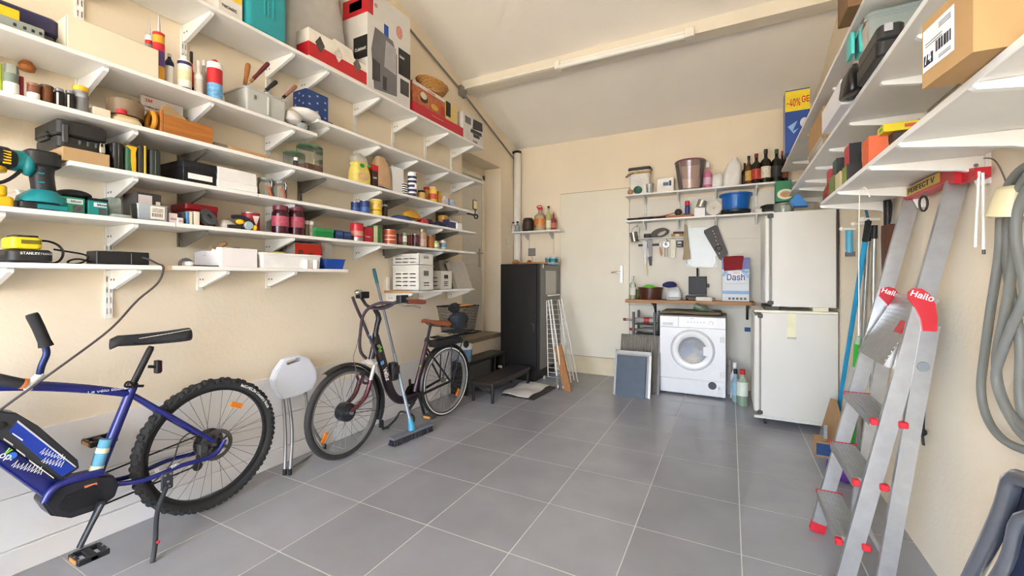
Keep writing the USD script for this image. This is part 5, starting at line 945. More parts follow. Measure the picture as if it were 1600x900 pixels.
for s in (-1, 1):
    part(t, 'seat_stay', tube([(-2.4, 0.891, 0.666), np.array((-2.4, 1.021, 0.535)) + (s * 0.045, 0, 0), (XM + s * 0.062, RC[1] - 0.02, RC[2] + 0.03)], [0.0125, 0.0115, 0.009], 12), bluep)
    part(t, 'chain_stay', tube(smoothpath([np.array((-2.36, 0.828, 0.301)) * (0, 1, 1) + (XM + s * 0.03, 0, 0), np.array((-2.35, 0.911, 0.287)) * (0, 1, 1) + (XM + s * 0.05, 0, 0), np.array((-2.34, 1.068, 0.299)) * (0, 1, 1) + (XM + s * 0.062, 0, 0), (XM + s * 0.064, RC[1] - 0.01, RC[2] - 0.035), (XM + s * 0.064, RC[1] + 0.03, RC[2] + 0.02)], 4), 0.0105, 12), bluep)
    part(t, 'fork_leg', tube([dts + (s * 0.062, -0.03, -0.09), (XM + s * 0.062, FCm[1], FCm[2])], [0.019, 0.015], 12), blackm)
part(t, 'chain_stay_lettering', [txt('G', 0.016, np.array((-2.335, 0.947, 0.31)) + (0.0, 0, -0.004), (0, 0.93, 0.36), (0, -0.36, 0.93), 0.001), txt('ion.', 0.015, np.array((-2.325, 1.004, 0.309)) + (0.0, 0, -0.004), (0, 0.96, 0.28), (0, -0.28, 0.96), 0.001)], WHITE)
part(t, 'fork_crown', bx(XM - 0.075, XM + 0.075, dts[1] - 0.06, dts[1] + 0.01, dts[2] - 0.11, dts[2] - 0.07, 0.012), blackm)
# seat post, saddle and rear light
SP0, SP1 = np.array((-2.4, 0.889, 0.716)), np.array((-2.4, 0.959, 0.879))
part(t, 'seat_post', tube([SP0, SP0 + (SP1 - SP0) * 0.92, SP1], [0.0135, 0.0135, 0.010], 14), blackm)
part(t, 'seat_clamp', tube([np.array((-2.4, 0.884, 0.702)), np.array((-2.4, 0.891, 0.724))], 0.0195, 16), mat('#3a2c26', 0.35, metal=0.5))
part(t, 'clamp_lever', [tube(smoothpath([np.array((-2.4, 0.886, 0.713)) + (0.02, 0, 0), np.array((-2.36, 0.852, 0.737)), np.array((-2.36, 0.847, 0.727)), np.array((-2.37, 0.873, 0.714))], 4), 0.004, 6), cyl((-2.38, 0.89, 0.712), (-2.38, 0.92, 0.705), 0.006)], blackm)
sy0, sy1 = 0.812, 1.109; sz = 0.942
n_ = 13; V = []
for i in range(n_):
    q = i / (n_ - 1); yy_ = sy0 + (sy1 - sy0) * q; hw = 0.021 + 0.048 * max(0, (q - 0.42) / 0.58) ** 1.1 if q < 0.93 else 0.060; zt = sz + 0.010 * (q - 0.4) ** 2 * 2 - (0.014 if i == 0 else 0) ; th = 0.046 + 0.018 * q
    V.append((yy_, hw if 0 < i < n_ - 1 else hw * 0.6, zt, th))
vv = []
for (yy_, hw, zt, th) in V:
    for a in np.linspace(0, 2 * math.pi, 18, endpoint=False):
        c, s = math.cos(a), math.sin(a); vv.append((XM + hw * np.sign(c) * abs(c) ** 0.8, yy_, zt - th * 0.5 + th * 0.5 * s - (0.006 * (abs(c) ** 3))))
ff = []
for i in range(n_ - 1):
    for k in range(18):
        w = (k + 1) % 18; ff += [(i * 18 + k, i * 18 + w, (i + 1) * 18 + w), (i * 18 + k, (i + 1) * 18 + w, (i + 1) * 18 + k)]
vv += [(XM, sy0 - 0.002, V[0][2] - 0.01), (XM, sy1 + 0.002, V[-1][2] - 0.014)]
for k in range(18): ff += [(len(vv) - 2, (k + 1) % 18, k), (len(vv) - 1, (n_ - 1) * 18 + k, (n_ - 1) * 18 + (k + 1) % 18)]
sd = part(t, 'saddle', TM(np.array(vv), np.array(ff)[:, ::-1], process=False), mat('#232429', 0.5), smooth=60)
part(sd, 'white_piping', tube([(XM + 0.026, sy0 + 0.09, sz - 0.018), (XM + 0.048, sy0 + (sy1 - sy0) * 0.65, sz - 0.006), (XM + 0.058, sy1 - 0.02, sz + 0.004)], 0.0013, 5), WHITE)
part(sd, 'saddle_rail', [tube(smoothpath([(XM + s * 0.012, sy0 + 0.05, sz - 0.02), (XM + s * 0.02, sy0 + 0.085, sz - 0.04), (XM + s * 0.022, sy0 + 0.15, sz - 0.042), (XM + s * 0.03, sy1 - 0.03, sz - 0.02)], 5), 0.0035, 6) for s in (-1, 1)], blackm)
lq = np.array((-2.4, 0.983, 0.779)); part(t, 'rear_light', [rbx(lq[0] - 0.016, lq[0] + 0.016, lq[1] - 0.012, lq[1] + 0.008, lq[2] - 0.03, lq[2] + 0.03, 0.006), cyl(lq, (-2.4, 0.947, 0.786), 0.007)], blackm); part(t, 'red_lens', bx(lq[0] - 0.013, lq[0] + 0.013, lq[1] + 0.008, lq[1] + 0.013, lq[2] - 0.026, lq[2] + 0.028, 0.003), mat('#8a1a20', 0.2))
# battery on the down tube
bo = [(0.437, 0.8), (0.494, 0.716), (0.537, 0.694), (0.592, 0.629), (0.702, 0.454), (0.706, 0.419), (0.651, 0.39), (0.494, 0.605), (0.437, 0.688)]
bp = Polygon(bo).buffer(-0.008).buffer(0.008, quad_segs=4)
bt = part(t, 'battery', [ext(bp, XM - 0.04, XM + 0.028, 'yz'), ext(bp.buffer(-0.006), XM - 0.046, XM + 0.034, 'yz')], mat('#2a2c30', 0.4))
part(bt, 'blue_cover', ext([(0.538, 0.662), (0.692, 0.425), (0.655, 0.407), (0.517, 0.633)], XM + 0.033, XM + 0.037, 'yz'), mat('#16379a', 0.3))
part(bt, 'lock', lathe([(0.012, 0), (0.012, 0.004), (0.008, 0.006)], np.array((-2.364, 0.502, 0.661)), axis='x'), blackm)
part(bt, 'white_trim', [ext([(0.539, 0.667), (0.695, 0.432), (0.693, 0.428), (0.537, 0.66)], XM + 0.034, XM + 0.0385, 'yz')] , mat('#c9ccd2', 0.4))
for a, b, c, d in ((6, 685, 21, 696), (26, 701, 40, 713), (46, 718, 92, 752)):
    part(bt, 'white_bar', ext([eval('(0.505, 0.613)') if a == 6 else (eval('(0.536, 0.562)') if a == 26 else eval('(0.568, 0.509)')), eval('(0.527, 0.582)') if a == 6 else (eval('(0.557, 0.531)') if a == 26 else eval('(0.632, 0.414)')), eval('(0.527, 0.575)') if a == 6 else (eval('(0.557, 0.523)') if a == 26 else eval('(0.632, 0.409)')), eval('(0.505, 0.606)') if a == 6 else (eval('(0.536, 0.555)') if a == 26 else eval('(0.568, 0.502)'))], XM + 0.033, XM + 0.0375, 'yz'), mat('#c9c6bb', 0.4))
fl_ = (0, 0.80, -0.60); fv = (0, 0.60, 0.80)
part(bt, 'white_dash', ext([(0.526, 0.625), (0.552, 0.59), (0.55, 0.586), (0.525, 0.621)], XM + 0.036, XM + 0.038, 'yz'), WHITE)
rg = np.random.default_rng(3); A0 = np.array((-2.362, 0.594, 0.524))
def scribble(o, u, n, ln, seed):
    rg = np.random.default_rng(seed); out = []
    for k in range(n):
        b0 = o + np.array(u) * ln * k / n; h_ = 0.010 + 0.014 * rg.random(); out.append(tube([b0 + np.array(fv) * 0, b0 + np.array(fv) * h_ + np.array(u) * 0.004, b0 + np.array(u) * 0.008 - np.array(fv) * 0.003], 0.0011, 4))
    return out
part(bt, 'mountain_print', scribble(A0, fl_, 8, 0.085, 5) + scribble(A0 + np.array((0, -0.012, -0.022)) + np.array(fl_) * 0.02, fl_, 7, 0.07, 6), WHITE, kind='stuff')
part(t, 'down_tube_print', scribble(np.array((-2.363, 0.523, 0.503)), (0, 0.78, -0.62), 9, 0.10, 9), WHITE, kind='stuff')
q = np.array((-2.362, 0.525, 0.541)); part(t, 'down_tube_badge', [lathe([(0.012, 0), (0.012, 0.002)], q, axis='x')], mat('#2a6ac8', 0.4))
part(t, 'down_tube_lettering', txt('op.', 0.02, np.array((-2.362, 0.49, 0.561)) + (0.002, 0, -0.012), fl_, fv, 0.001), mat('#d8dcd8', 0.4)); part(t, 'down_tube_leaf', tube([q + (0, -0.018, 0.012), q + (0, -0.006, 0.03), q + (0, 0.0, 0.022), q + (0, -0.018, 0.012)], 0.003, 6), mat('#7fc24a', 0.4))
part(t, 'top_tube_lettering', txt('Le vélo liberté', 0.010, np.array((-2.38, 0.733, 0.719)) + (0.0, 0, -0.003), (0, 0.995, -0.09), (0, 0.09, 0.995), 0.001, width=0.135), mat('#b9bccf', 0.4))
# motor, cranks and pedals
mo = Polygon([(0.598, 0.329), (0.618, 0.368), (0.675, 0.384), (0.751, 0.377), (0.807, 0.351), (0.826, 0.304), (0.812, 0.258), (0.755, 0.229), (0.678, 0.233), (0.621, 0.272)]).buffer(-0.015).buffer(0.015, quad_segs=6)
part(t, 'motor', [ext(mo, XM - 0.05, XM + 0.045, 'yz'), ext(mo.buffer(-0.008), XM - 0.058, XM + 0.055, 'yz')], mat('#1d1d22', 0.35))
mi = Polygon([(0.635, 0.292), (0.66, 0.333), (0.746, 0.343), (0.766, 0.305), (0.746, 0.261), (0.67, 0.262)]).buffer(-0.008).buffer(0.008)
part(t, 'motor_cover', ext(mi, XM + 0.05, XM + 0.062, 'yz'), mat('#121213', 0.3))
part(t, 'motor_cradle', tube(smoothpath([(-2.345, 0.603, 0.335), (-2.345, 0.624, 0.375), (-2.345, 0.682, 0.389), (-2.345, 0.769, 0.381)], 5), [0.014] * 8 + [0.016] * 8, 10), bluep)
part(t, 'orange_badge', ext([(0.713, 0.349), (0.751, 0.347), (0.753, 0.338), (0.715, 0.34)], XM + 0.052, XM + 0.058, 'yz'), mat('#e0835c', 0.4))
CA, CB_ = np.array((-2.33, 0.76, 0.258)), np.array((-2.315, 0.69, 0.119))
part(t, 'crank', [tube([CA, CA + (CB_ - CA) * 0.5, CB_], [0.017, 0.0135, 0.013], 12, flat=0.7), cyl(CA - (0.08, 0, 0), CA + (0.006, 0, 0), 0.014)], mat('#161617', 0.35)); part(t, 'crank_bolt', cyl(CA + (0.004, 0, 0), CA + (0.012, 0, 0), 0.011), mat('#4d4d4d', 0.35, metal=0.7))
def pedal(t, c, m, refl):
    part(t, 'pedal', [bx(c[0] - 0.048, c[0] + 0.048, c[1] - 0.046, c[1] - 0.034, c[2] - 0.012, c[2] + 0.012, 0.003), bx(c[0] - 0.048, c[0] + 0.048, c[1] + 0.034, c[1] + 0.046, c[2] - 0.012, c[2] + 0.012, 0.003), bx(c[0] - 0.05, c[0] - 0.036, c[1] - 0.046, c[1] + 0.046, c[2] - 0.011, c[2] + 0.011, 0.003), bx(c[0] + 0.036, c[0] + 0.05, c[1] - 0.046, c[1] + 0.046, c[2] - 0.011, c[2] + 0.011, 0.003), bx(c[0] - 0.05, c[0] + 0.05, c[1] - 0.013, c[1] + 0.013, c[2] - 0.009, c[2] + 0.009, 0.003)], m)
    part(t, 'pedal_stud', [cyl((c[0] + a, c[1] + b, c[2] + 0.01), (c[0] + a, c[1] + b, c[2] + 0.015), 0.004, n=6) for a in (-0.04, 0, 0.04) for b in (-0.04, 0.04)], alu, kind='stuff'); part(t, 'pedal_reflector', bx(c[0] - 0.03, c[0] + 0.03, c[1] - 0.049, c[1] - 0.045, c[2] - 0.007, c[2] + 0.007, 0.001), refl)
pedal(t, CB_ + (0.062, 0.01, -0.012), mat('#1b1b1c', 0.45, var=0.2), mat('#c8863a', 0.3))
FP = np.array((-2.5, 0.811, 0.474)); pedal(t, FP, mat('#2a211c', 0.45), mat('#c8863a', 0.3)); part(t, 'crank', tube([(XM - 0.075, CA[1], CA[2]), (XM - 0.08, FP[1], FP[2])], [0.016, 0.013], 10), mat('#161617', 0.35))
ch = mat('#2c2a28', 0.45, metal=0.5)
part(t, 'chain', [tube([(XM - 0.05, CA[1], CA[2] + 0.075), (XM - 0.045, RC[1], RC[2] + 0.05)], 0.0042, 5), tube([(XM - 0.05, CA[1], CA[2] - 0.06), (XM - 0.05, RC[1] - 0.045, RC[2] - 0.11)], 0.0042, 5)], ch)
part(t, 'derailleur', [tube(smoothpath([(XM - 0.055, RC[1] - 0.01, RC[2] - 0.02), (XM - 0.06, RC[1] - 0.03, RC[2] - 0.07), (XM - 0.055, RC[1] - 0.035, RC[2] - 0.13)], 4), 0.009, 8), lathe([(0.022, -0.004), (0.022, 0.004)], (XM - 0.05, RC[1] - 0.04, RC[2] - 0.115), axis='x'), lathe([(0.018, -0.004), (0.018, 0.004)], (XM - 0.05, RC[1] - 0.03, RC[2] - 0.07), axis='x')], mat('#2d2622', 0.45))
part(t, 'brake_caliper', [rbx(XM + 0.03, XM + 0.062, RC[1] - 0.085, RC[1] - 0.045, RC[2] - 0.02, RC[2] + 0.03, 0.008), cyl((XM + 0.062, RC[1] - 0.065, RC[2] + 0.005), (XM + 0.072, RC[1] - 0.065, RC[2] + 0.005), 0.014)], mat('#4a4a48', 0.35, metal=0.6))
part(t, 'brake_hose', tube(smoothpath([(-2.36, 0.938, 0.252), (-2.355, 1.028, 0.339), (-2.35, 1.059, 0.424), (-2.36, 1.138, 0.43), (XM + 0.045, RC[1] - 0.06, RC[2] + 0.03)], 6), 0.0028, 6), blackm)
# kickstand, hanging bag of tape round the seat tube
kb = np.array((-2.325, 0.989, 0.265)); kf = np.array((-2.158, 0.865, 0))
part(t, 'kickstand', [bx(kb[0] - 0.008, kb[0] + 0.004, kb[1] - 0.025, kb[1] + 0.022, kb[2] - 0.05, kb[2] + 0.03, 0.005), tube(smoothpath([kb + (0.004, -0.005, -0.035), np.array((-2.28, 0.932, 0.15)), np.array((-2.2, 0.892, 0.066)), kf + (0, 0, 0.003)], 5), 0.0095, 10)], mat('#2c2f34', 0.4))
for dz, dy in ((0.02, -0.012), (0.02, 0.01), (-0.012, 0.0), (-0.035, 0.004)): part(t, 'bolt', cyl(kb + (0.003, dy, dz), kb + (0.008, dy, dz), 0.005, n=8), alu)
part(t, 'red_knob', sph(np.array((-2.19, 0.888, 0.063)) + (0.004, 0.008, 0), 0.007), RED)
a, b = np.array((-2.385, 0.794, 0.505)), np.array((-2.385, 0.754, 0.355))
sk = part(t, 'foam_wrap', tube([a, a + (b - a) * 0.5, b + (0, 0.004, 0.012), b + (0, -0.012, 0)], [0.021, 0.021, 0.020, 0.018], 14), mat('#5fa3bf', 0.7))
for q in (0.22, 0.68): part(sk, 'cream_strap', tube([a + (b - a) * q, a + (b - a) * (q + 0.13)], 0.0225, 14), mat('#e6dfb8', 0.6))
# turned handlebar
part(t, 'stem', tube(smoothpath([(-2.37, 0.566, 0.776), (-2.36, 0.57, 0.8), (-2.36, 0.59, 0.821), (-2.36, 0.598, 0.831)], 5), 0.0125, 12), mat('#e3e1dc', 0.3)); part(t, 'handlebar', tube(smoothpath([(-2.36, 0.593, 0.825), (-2.35, 0.599, 0.871), (-2.35, 0.609, 0.907), (-2.35, 0.606, 0.932), (-2.35, 0.596, 0.975), (-2.35, 0.579, 1.038)], 5), 0.011, 12), mat('#22305a', 0.3, metal=0.5))
part(t, 'grip', tube([(-2.35, 0.608, 0.934), (-2.35, 0.603, 0.955), (-2.35, 0.588, 1.008), (-2.35, 0.573, 1.053), (-2.35, 0.57, 1.061)], [0.022, 0.0185, 0.0185, 0.019, 0.017], 14), mat('#1d1d1f', 0.75, bump=0.001, bscale=300))
part(t, 'far_grip', tube([(-2.36, 0.554, 0.799), (-2.36, 0.526, 0.813), (-2.36, 0.452, 0.85)], [0.0185, 0.019, 0.022], 14), mat('#26282b', 0.6)); part(t, 'orange_ring', tube([(-2.36, 0.548, 0.803), (-2.36, 0.556, 0.799)], 0.0205, 14), mat('#d97a3a', 0.35))

# --- dark city bicycle
CF, CR = np.array((-2.281, 1.959, 0.305)), np.array((-2.205, 2.957, 0.305)); dC = (CR - CF) / np.linalg.norm(CR - CF); nC = np.array((dC[1], -dC[0], 0)); aC = math.atan2(-dC[0], dC[1])
t = thing('city_bicycle', 'dark brown step-through electric city bicycle with rear basket', 'bicycle', (-2.24, 2.45, 0)); dkb = mat('#2a1f22', 0.3, metal=0.3, var=0.08, coat=0.4); mar = mat('#5a2a30', 0.28, metal=0.4, coat=0.4)
hubm = mat('#1b1c1e', 0.4)
wl = wheel(t, CF, 0.01, 0.302, 0.021, False, mat('#8a8a86', 0.4, metal=0.4), ((0.052,), 0.03, [(0.02, -0.045), (0.058, -0.035), (0.062, -0.02), (0.062, 0.02), (0.058, 0.035), (0.034, 0.045), (0.03, 0.05)]), hubm, refl=(0.205, 1.0, math.pi + 0.62))
part(wl, 'axle_nut', cyl(CF + (0.045, 0, 0), CF + (0.068, 0, 0), 0.011), alu)
wl = wheel(t, CR, aC, 0.302, 0.021, False, mat('#8a8a86', 0.4, metal=0.4), ((0.02,), 0.028, [(0.008, -0.06), (0.024, -0.03), (0.012, -0.02), (0.012, 0.02), (0.024, 0.03), (0.008, 0.06)]), mat('#77736b', 0.4, metal=0.5), line=mat('#e9e7e1', 0.35), refl=(0.215, 0.9, -0.72))
for s in (-1, 1):
    o = s * 0.055
    part(t, 'fork_leg', tube(smoothpath([np.array((-2.269, 2.12, 0.49)) + nC * o, np.array((-2.273, 2.062, 0.371)) + nC * o, CF + nC * o + (0, 0, 0.012)], 4), [0.0165] * 4 + [0.015, 0.014, 0.013, 0.012, 0.010], 12), mar)
    part(t, 'stanchion', tube([np.array((-2.266, 2.153, 0.597)) + nC * o, np.array((-2.269, 2.12, 0.49)) + nC * o], [0.0145, 0.0135], 12), mat('#d8d6cf', 0.25, metal=0.6))
part(t, 'fork_crown', [hull([np.array((-2.266, 2.153, 0.597)) + nC * s * 0.065 + (0, dy, dz) for s in (-1, 1) for dy in (-0.018, 0.018) for dz in (-0.008, 0.006)] + [np.array((-2.265, 2.169, 0.625)) + nC * s * 0.02 + (0, dy, 0) for s in (-1, 1) for dy in (-0.016, 0.016)])], mat('#d8d6cf', 0.3, metal=0.5))
part(t, 'fork_brace', tube(smoothpath([np.array((-2.27, 2.109, 0.47)) + nC * 0.055, np.array((-2.272, 2.072, 0.474)) + nC * 0.055 + (0, -0.02, 0.02), np.array((-2.272, 2.078, 0.526)) + nC * 0.03, np.array((-2.272, 2.078, 0.535)), np.array((-2.272, 2.078, 0.526)) - nC * 0.03, np.array((-2.27, 2.109, 0.47)) - nC * 0.055], 5), 0.009, 8), mar)
part(t, 'brake_arm', tube([np.array((-2.272, 2.083, 0.56)) + nC * 0.04, np.array((-2.275, 2.041, 0.481)) + nC * 0.04], 0.006, 8), blackm)
part(t, 'head_tube', tube([(-2.265, 2.169, 0.616), (-2.263, 2.197, 0.712), (-2.262, 2.208, 0.802)], [0.021, 0.022, 0.020], 14), dkb)
mt_ = smoothpath([(-2.262, 2.203, 0.78), (-2.26, 2.237, 0.67), (-2.256, 2.284, 0.522), (-2.253, 2.332, 0.38), (-2.246, 2.418, 0.273), (-2.237, 2.537, 0.253), (-2.231, 2.62, 0.264)], 6)
part(t, 'main_tube', tube(mt_, np.interp(np.linspace(0, 1, len(mt_)), [0, 0.15, 0.5, 0.75, 1], [0.028, 0.034, 0.034, 0.030, 0.028]), 16), dkb)
sa, sb = np.array((-2.233, 2.592, 0.291)), np.array((-2.222, 2.729, 0.675))
part(t, 'seat_tube', tube([sa, sb], [0.0205, 0.018], 14), mat('#3f2c34', 0.25, metal=0.4, coat=0.5)); part(t, 'seat_post', tube([sb, (-2.219, 2.774, 0.808)], 0.0125, 12), mat('#2b2a2b', 0.35, metal=0.4)); part(t, 'seat_clamp', tube([(-2.223, 2.721, 0.665), (-2.222, 2.736, 0.695)], 0.021, 12), blackm)
part(t, 'seat_tube_print', bx(*sum([[a - 0.006, a + 0.006] for a in (np.array((-2.208, 2.631, 0.489)))], [])), mat('#6fae4a', 0.4))
for s in (-1, 1):
    part(t, 'chain_stay', tube([np.array((-2.231, 2.62, 0.259)) + nC * s * 0.03, CR + nC * s * 0.055], [0.0115, 0.010], 10), dkb); part(t, 'seat_stay', tube([np.array((-2.224, 2.714, 0.614)) + nC * s * 0.018, CR + nC * s * 0.055], [0.009, 0.008], 10), dkb)
    part(t, 'rack_strut', tube([CR + nC * s * 0.06, CR + nC * s * 0.06 + (0, 0.012, 0.30)], 0.0055, 8), blackm); part(t, 'rack_strut', tube([CR + nC * s * 0.06 + dC * 0.03, CR + nC * s * 0.06 + dC * 0.16 + (0, 0, 0.34)], 0.0045, 8), blackm)
def mud2(c, a0, a1, r, hw=0.028):
    v = []; n = 26
    for q in np.linspace(a0, a1, n):
        for k in np.linspace(-1, 1, 7): v.append(c + dC * (r - 0.014 * k * k) * math.cos(q) + np.array((0, 0, (r - 0.014 * k * k) * math.sin(q))) + nC * hw * k)
    for q in np.linspace(a0, a1, n):
        for k in np.linspace(-1, 1, 7): v.append(c + dC * (r - 0.003 - 0.014 * k * k) * math.cos(q) + np.array((0, 0, (r - 0.003 - 0.014 * k * k) * math.sin(q))) + nC * hw * k)
    f = []; N = n * 7
    for i in range(n - 1):
        for k in range(6):
            a, b, c_, d = i * 7 + k, i * 7 + k + 1, (i + 1) * 7 + k + 1, (i + 1) * 7 + k; f += [(a, b, c_), (a, c_, d), (N + a, N + c_, N + b), (N + a, N + d, N + c_)]
        for k in (0, 6): a, d = i * 7 + k, (i + 1) * 7 + k; f += [(a, d, N + d), (a, N + d, N + a)]
    return TM(np.array(v), np.array(f), process=False)
part(t, 'mudguard', mud2(CF, math.pi * 0.66, -0.45, 0.325), mat('#1f1d1d', 0.35)); part(t, 'mudguard', mud2(CR, math.pi * 1.02, 0.06, 0.325), mat('#1f1d1d', 0.35))
part(t, 'mud_flap', ext(Polygon([(-0.02, 0), (0.02, 0), (0.024, -0.06), (-0.024, -0.06)]), 0, 0.003, 'xz').apply_translation(CF + dC * 0.30 + (0, 0, -0.14)), blackm)
part(t, 'mudguard_stay', [tube([CF + nC * s * 0.05, CF + dC * 0.30 + nC * s * 0.028 + (0, 0, 0.06 * k)], 0.002, 5) for s in (-1, 1) for k in (1, -1)], blackm)
# saddle of the city bicycle
sv = []; s0, s1 = np.array((-2.226, 2.677, 0.853)), np.array((-2.203, 2.982, 0.81)); n_ = 12
for i in range(n_):
    q = i / (n_ - 1); c = s0 + (s1 - s0) * q; hw = 0.026 + 0.066 * max(0, (q - 0.35) / 0.65) ** 1.2; hw *= 0.55 if i in (0, n_ - 1) else 1; th = 0.03 + 0.025 * q; zt = c[2] + 0.016 - 0.010 * math.sin(q * math.pi) - (0.01 if i == 0 else 0)
    for a in np.linspace(0, 2 * math.pi, 16, endpoint=False): sv.append(c * (1, 1, 0) + nC * hw * math.cos(a) + np.array((0, 0, zt - th * 0.5 + th * 0.5 * math.sin(a) - 0.008 * abs(math.cos(a)) ** 3)))
sf = []
for i in range(n_ - 1):
    for k in range(16):
        w = (k + 1) % 16; sf += [(i * 16 + k, i * 16 + w, (i + 1) * 16 + w), (i * 16 + k, (i + 1) * 16 + w, (i + 1) * 16 + k)]
sv += [s0, s1]
for k in range(16): sf += [(len(sv) - 2, (k + 1) % 16, k), (len(sv) - 1, (n_ - 1) * 16 + k, (n_ - 1) * 16 + (k + 1) % 16)]
sd = part(t, 'saddle', TM(np.array(sv), np.array(sf)[:, ::-1], process=False), mat('#8a4a2c', 0.42, var=0.08), smooth=60)
part(sd, 'saddle_spring', [tube(smoothpath([s0 + nC * s * 0.015 + dC * 0.03 + (0, 0, -0.01), s0 + nC * s * 0.03 + dC * 0.10 + (0, 0, -0.05), s1 + nC * s * 0.05 + (0, 0, -0.02)], 5), 0.004, 6) for s in (-1, 1)], blackm)
# rack, battery and basket
ra, rb = np.array((-2.215, 2.828, 0.689)), np.array((-2.171, 3.399, 0.661)); rb[2] = ra[2]
part(t, 'rack', [tube([ra + nC * s * 0.055, rb + nC * s * 0.055], 0.006, 8) for s in (-1, 1)] + [tube([ra + (rb - ra) * q - nC * 0.055, ra + (rb - ra) * q + nC * 0.055], 0.005, 8) for q in (0, 0.33, 0.66, 1)], blackm)
part(t, 'rack_plate', hull([ra + (rb - ra) * q + nC * s * 0.05 + (0, 0, dz) for q in (0.05, 0.9) for s in (-1, 1) for dz in (-0.012, -0.006)]), blackm)
part(t, 'rack_battery', hull([ra + dC * q + nC * s * 0.045 + (0, 0, dz) for q in (-0.03, 0.30) for s in (-1, 1) for dz in (-0.075, -0.02)]), mat('#1d1a1a', 0.4))
for q in (0.15, 0.42): part(t, 'white_pad', hull([ra + (rb - ra) * (q + e) + nC * s * 0.04 + (0, 0, dz) for e in (0, 0.18) for s in (-1, 1) for dz in (0.005, 0.009)]), mat('#d5cdb8', 0.5))
q = np.array((-2.129, 3.171, 0.593)); part(t, 'rack_light', lathe([(0.03, -0.014), (0.034, 0), (0.022, 0.012)], q, axis='x'), blackm)
bc0, bc1 = np.array((-2.192, 3.131, 0.941)), np.array((-2.193, 3.113, 0.709)); zt, zb = bc0[2], bc1[2]
sT = [(bc0 - CF) @ dC - 0.15, (bc0 - CF) @ dC + 0.15]; sB = [(bc0 - CF) @ dC - 0.115, (bc0 - CF) @ dC + 0.115]
def bpt(u, w, q):  # u along the bicycle 0..1, w across -1..1, q height 0..1
    a = (sB[0] + (sB[1] - sB[0]) * u) * (1 - q) + (sT[0] + (sT[1] - sT[0]) * u) * q; hw = 0.095 + 0.025 * q
    return CF * (1, 1, 0) + dC * a + nC * hw * w + np.array((0, 0, zb + (zt - zb) * q))
meshm = mat('#19191a', 0.5)
bas = thing('mesh_basket', 'black wire mesh basket strapped on the city bicycle rack', 'basket', bpt(0.5, 0, 0))
loop = lambda q, n=9: [bpt(u, -1, q) for u in np.linspace(0, 1, n)][:-1] + [bpt(1, w, q) for w in np.linspace(-1, 1, n)][:-1] + [bpt(u, 1, q) for u in np.linspace(1, 0, n)][:-1] + [bpt(0, w, q) for w in np.linspace(1, -1, n)][:-1]
part(bas, 'rim', tube(loop(1.0), 0.006, 8, closed=True), meshm); part(bas, 'base', tube(loop(0.02), 0.006, 8, closed=True), meshm)
wires = []
for w in (-1, 1):
    for k in np.linspace(-0.6, 1.0, 30):
        wires += [tube([bpt(min(1, max(0, k)), w, max(0, -k / 0.6) if k < 0 else 0), bpt(min(1, k + 0.6), w, min(1, (1 - k) / 0.6))], 0.0017, 4), tube([bpt(1 - min(1, max(0, k)), w, max(0, -k / 0.6) if k < 0 else 0), bpt(1 - min(1, k + 0.6), w, min(1, (1 - k) / 0.6))], 0.0017, 4)]
for u in (0, 1):
    for k in np.linspace(-1, 1, 14): wires += [tube([bpt(u, k, 0), bpt(u, k, 1)], 0.0011, 4)]
    for q in np.linspace(0.1, 0.9, 8): wires += [tube([bpt(u, -1, q), bpt(u, 1, q)], 0.0011, 4)]
part(bas, 'wire_mesh', wires, meshm, kind='stuff'); part(bas, 'floor_plate', hull([bpt(u, w, q) for u in (0, 1) for w in (-1, 1) for q in (0.0, 0.02)]), meshm)
c_ = bpt(0.5, 0, 0.45)
solo('cloth_bundle', wob(sph(c_ + (0, 0, -0.005), 0.085, 0.115, 0.08, 3), 0.015, 9, 3), mat('#34424e', 0.8, var=0.15), 'dark blue grey jacket bundled in the mesh basket', 'clothing')
solo('cloth_bundle', wob(sph(bpt(0.3, 0.0, 0.95), 0.05, 0.06, 0.05, 3), 0.015, 12, 8), mat('#1c1c1f', 0.8), 'black cloth heaped on top in the mesh basket', 'clothing')
solo('helmet_visor', rbx(c_[0] + 0.0, c_[0] + 0.08, bpt(0.55, 0, 0)[1], bpt(1.1, 0, 0)[1], zt - 0.012, zt + 0.012, 0.02), mat('#d08a48', 0.5), 'orange pouch lying across the mesh basket rim', 'pouch')
# crank, kickstand
BBc = np.array((-2.231, 2.613, 0.26)); ca, cb_ = np.array((-2.165, 2.565, 0.266)), np.array((-2.151, 2.61, 0.114))
part(t, 'chainring', lathe([(0.03, -0.002), (0.075, -0.002), (0.075, 0.002), (0.03, 0.002), (0.03, -0.002)], BBc - nC * 0.045, 36, axis='x'), blackm); part(t, 'chain_guard', lathe([(0.02, -0.003), (0.082, -0.003), (0.082, 0.003), (0.02, 0.003)], BBc - nC * 0.055, 30, axis='x'), blackm)
part(t, 'crank', [tube([ca, cb_], [0.012, 0.010], 10), cyl(BBc - nC * 0.07, ca + nC * 0.004, 0.014)], blackm); part(t, 'crank', tube([BBc - nC * 0.07, BBc - nC * 0.075 + (BBc - cb_ + nC * 0.08) * (0.8, 0.8, 0.8)], 0.010, 10), blackm)
pc = cb_ + nC * 0.055; part(t, 'pedal', rbx(pc[0] - 0.045, pc[0] + 0.045, pc[1] - 0.035, pc[1] + 0.035, pc[2] - 0.012, pc[2] + 0.012, 0.01), mat('#3a3a38', 0.5)); part(t, 'pedal_reflector', bx(pc[0] - 0.03, pc[0] + 0.03, pc[1] - 0.038, pc[1] - 0.034, pc[2] - 0.008, pc[2] + 0.008, 0.001), mat('#d9963a', 0.3))
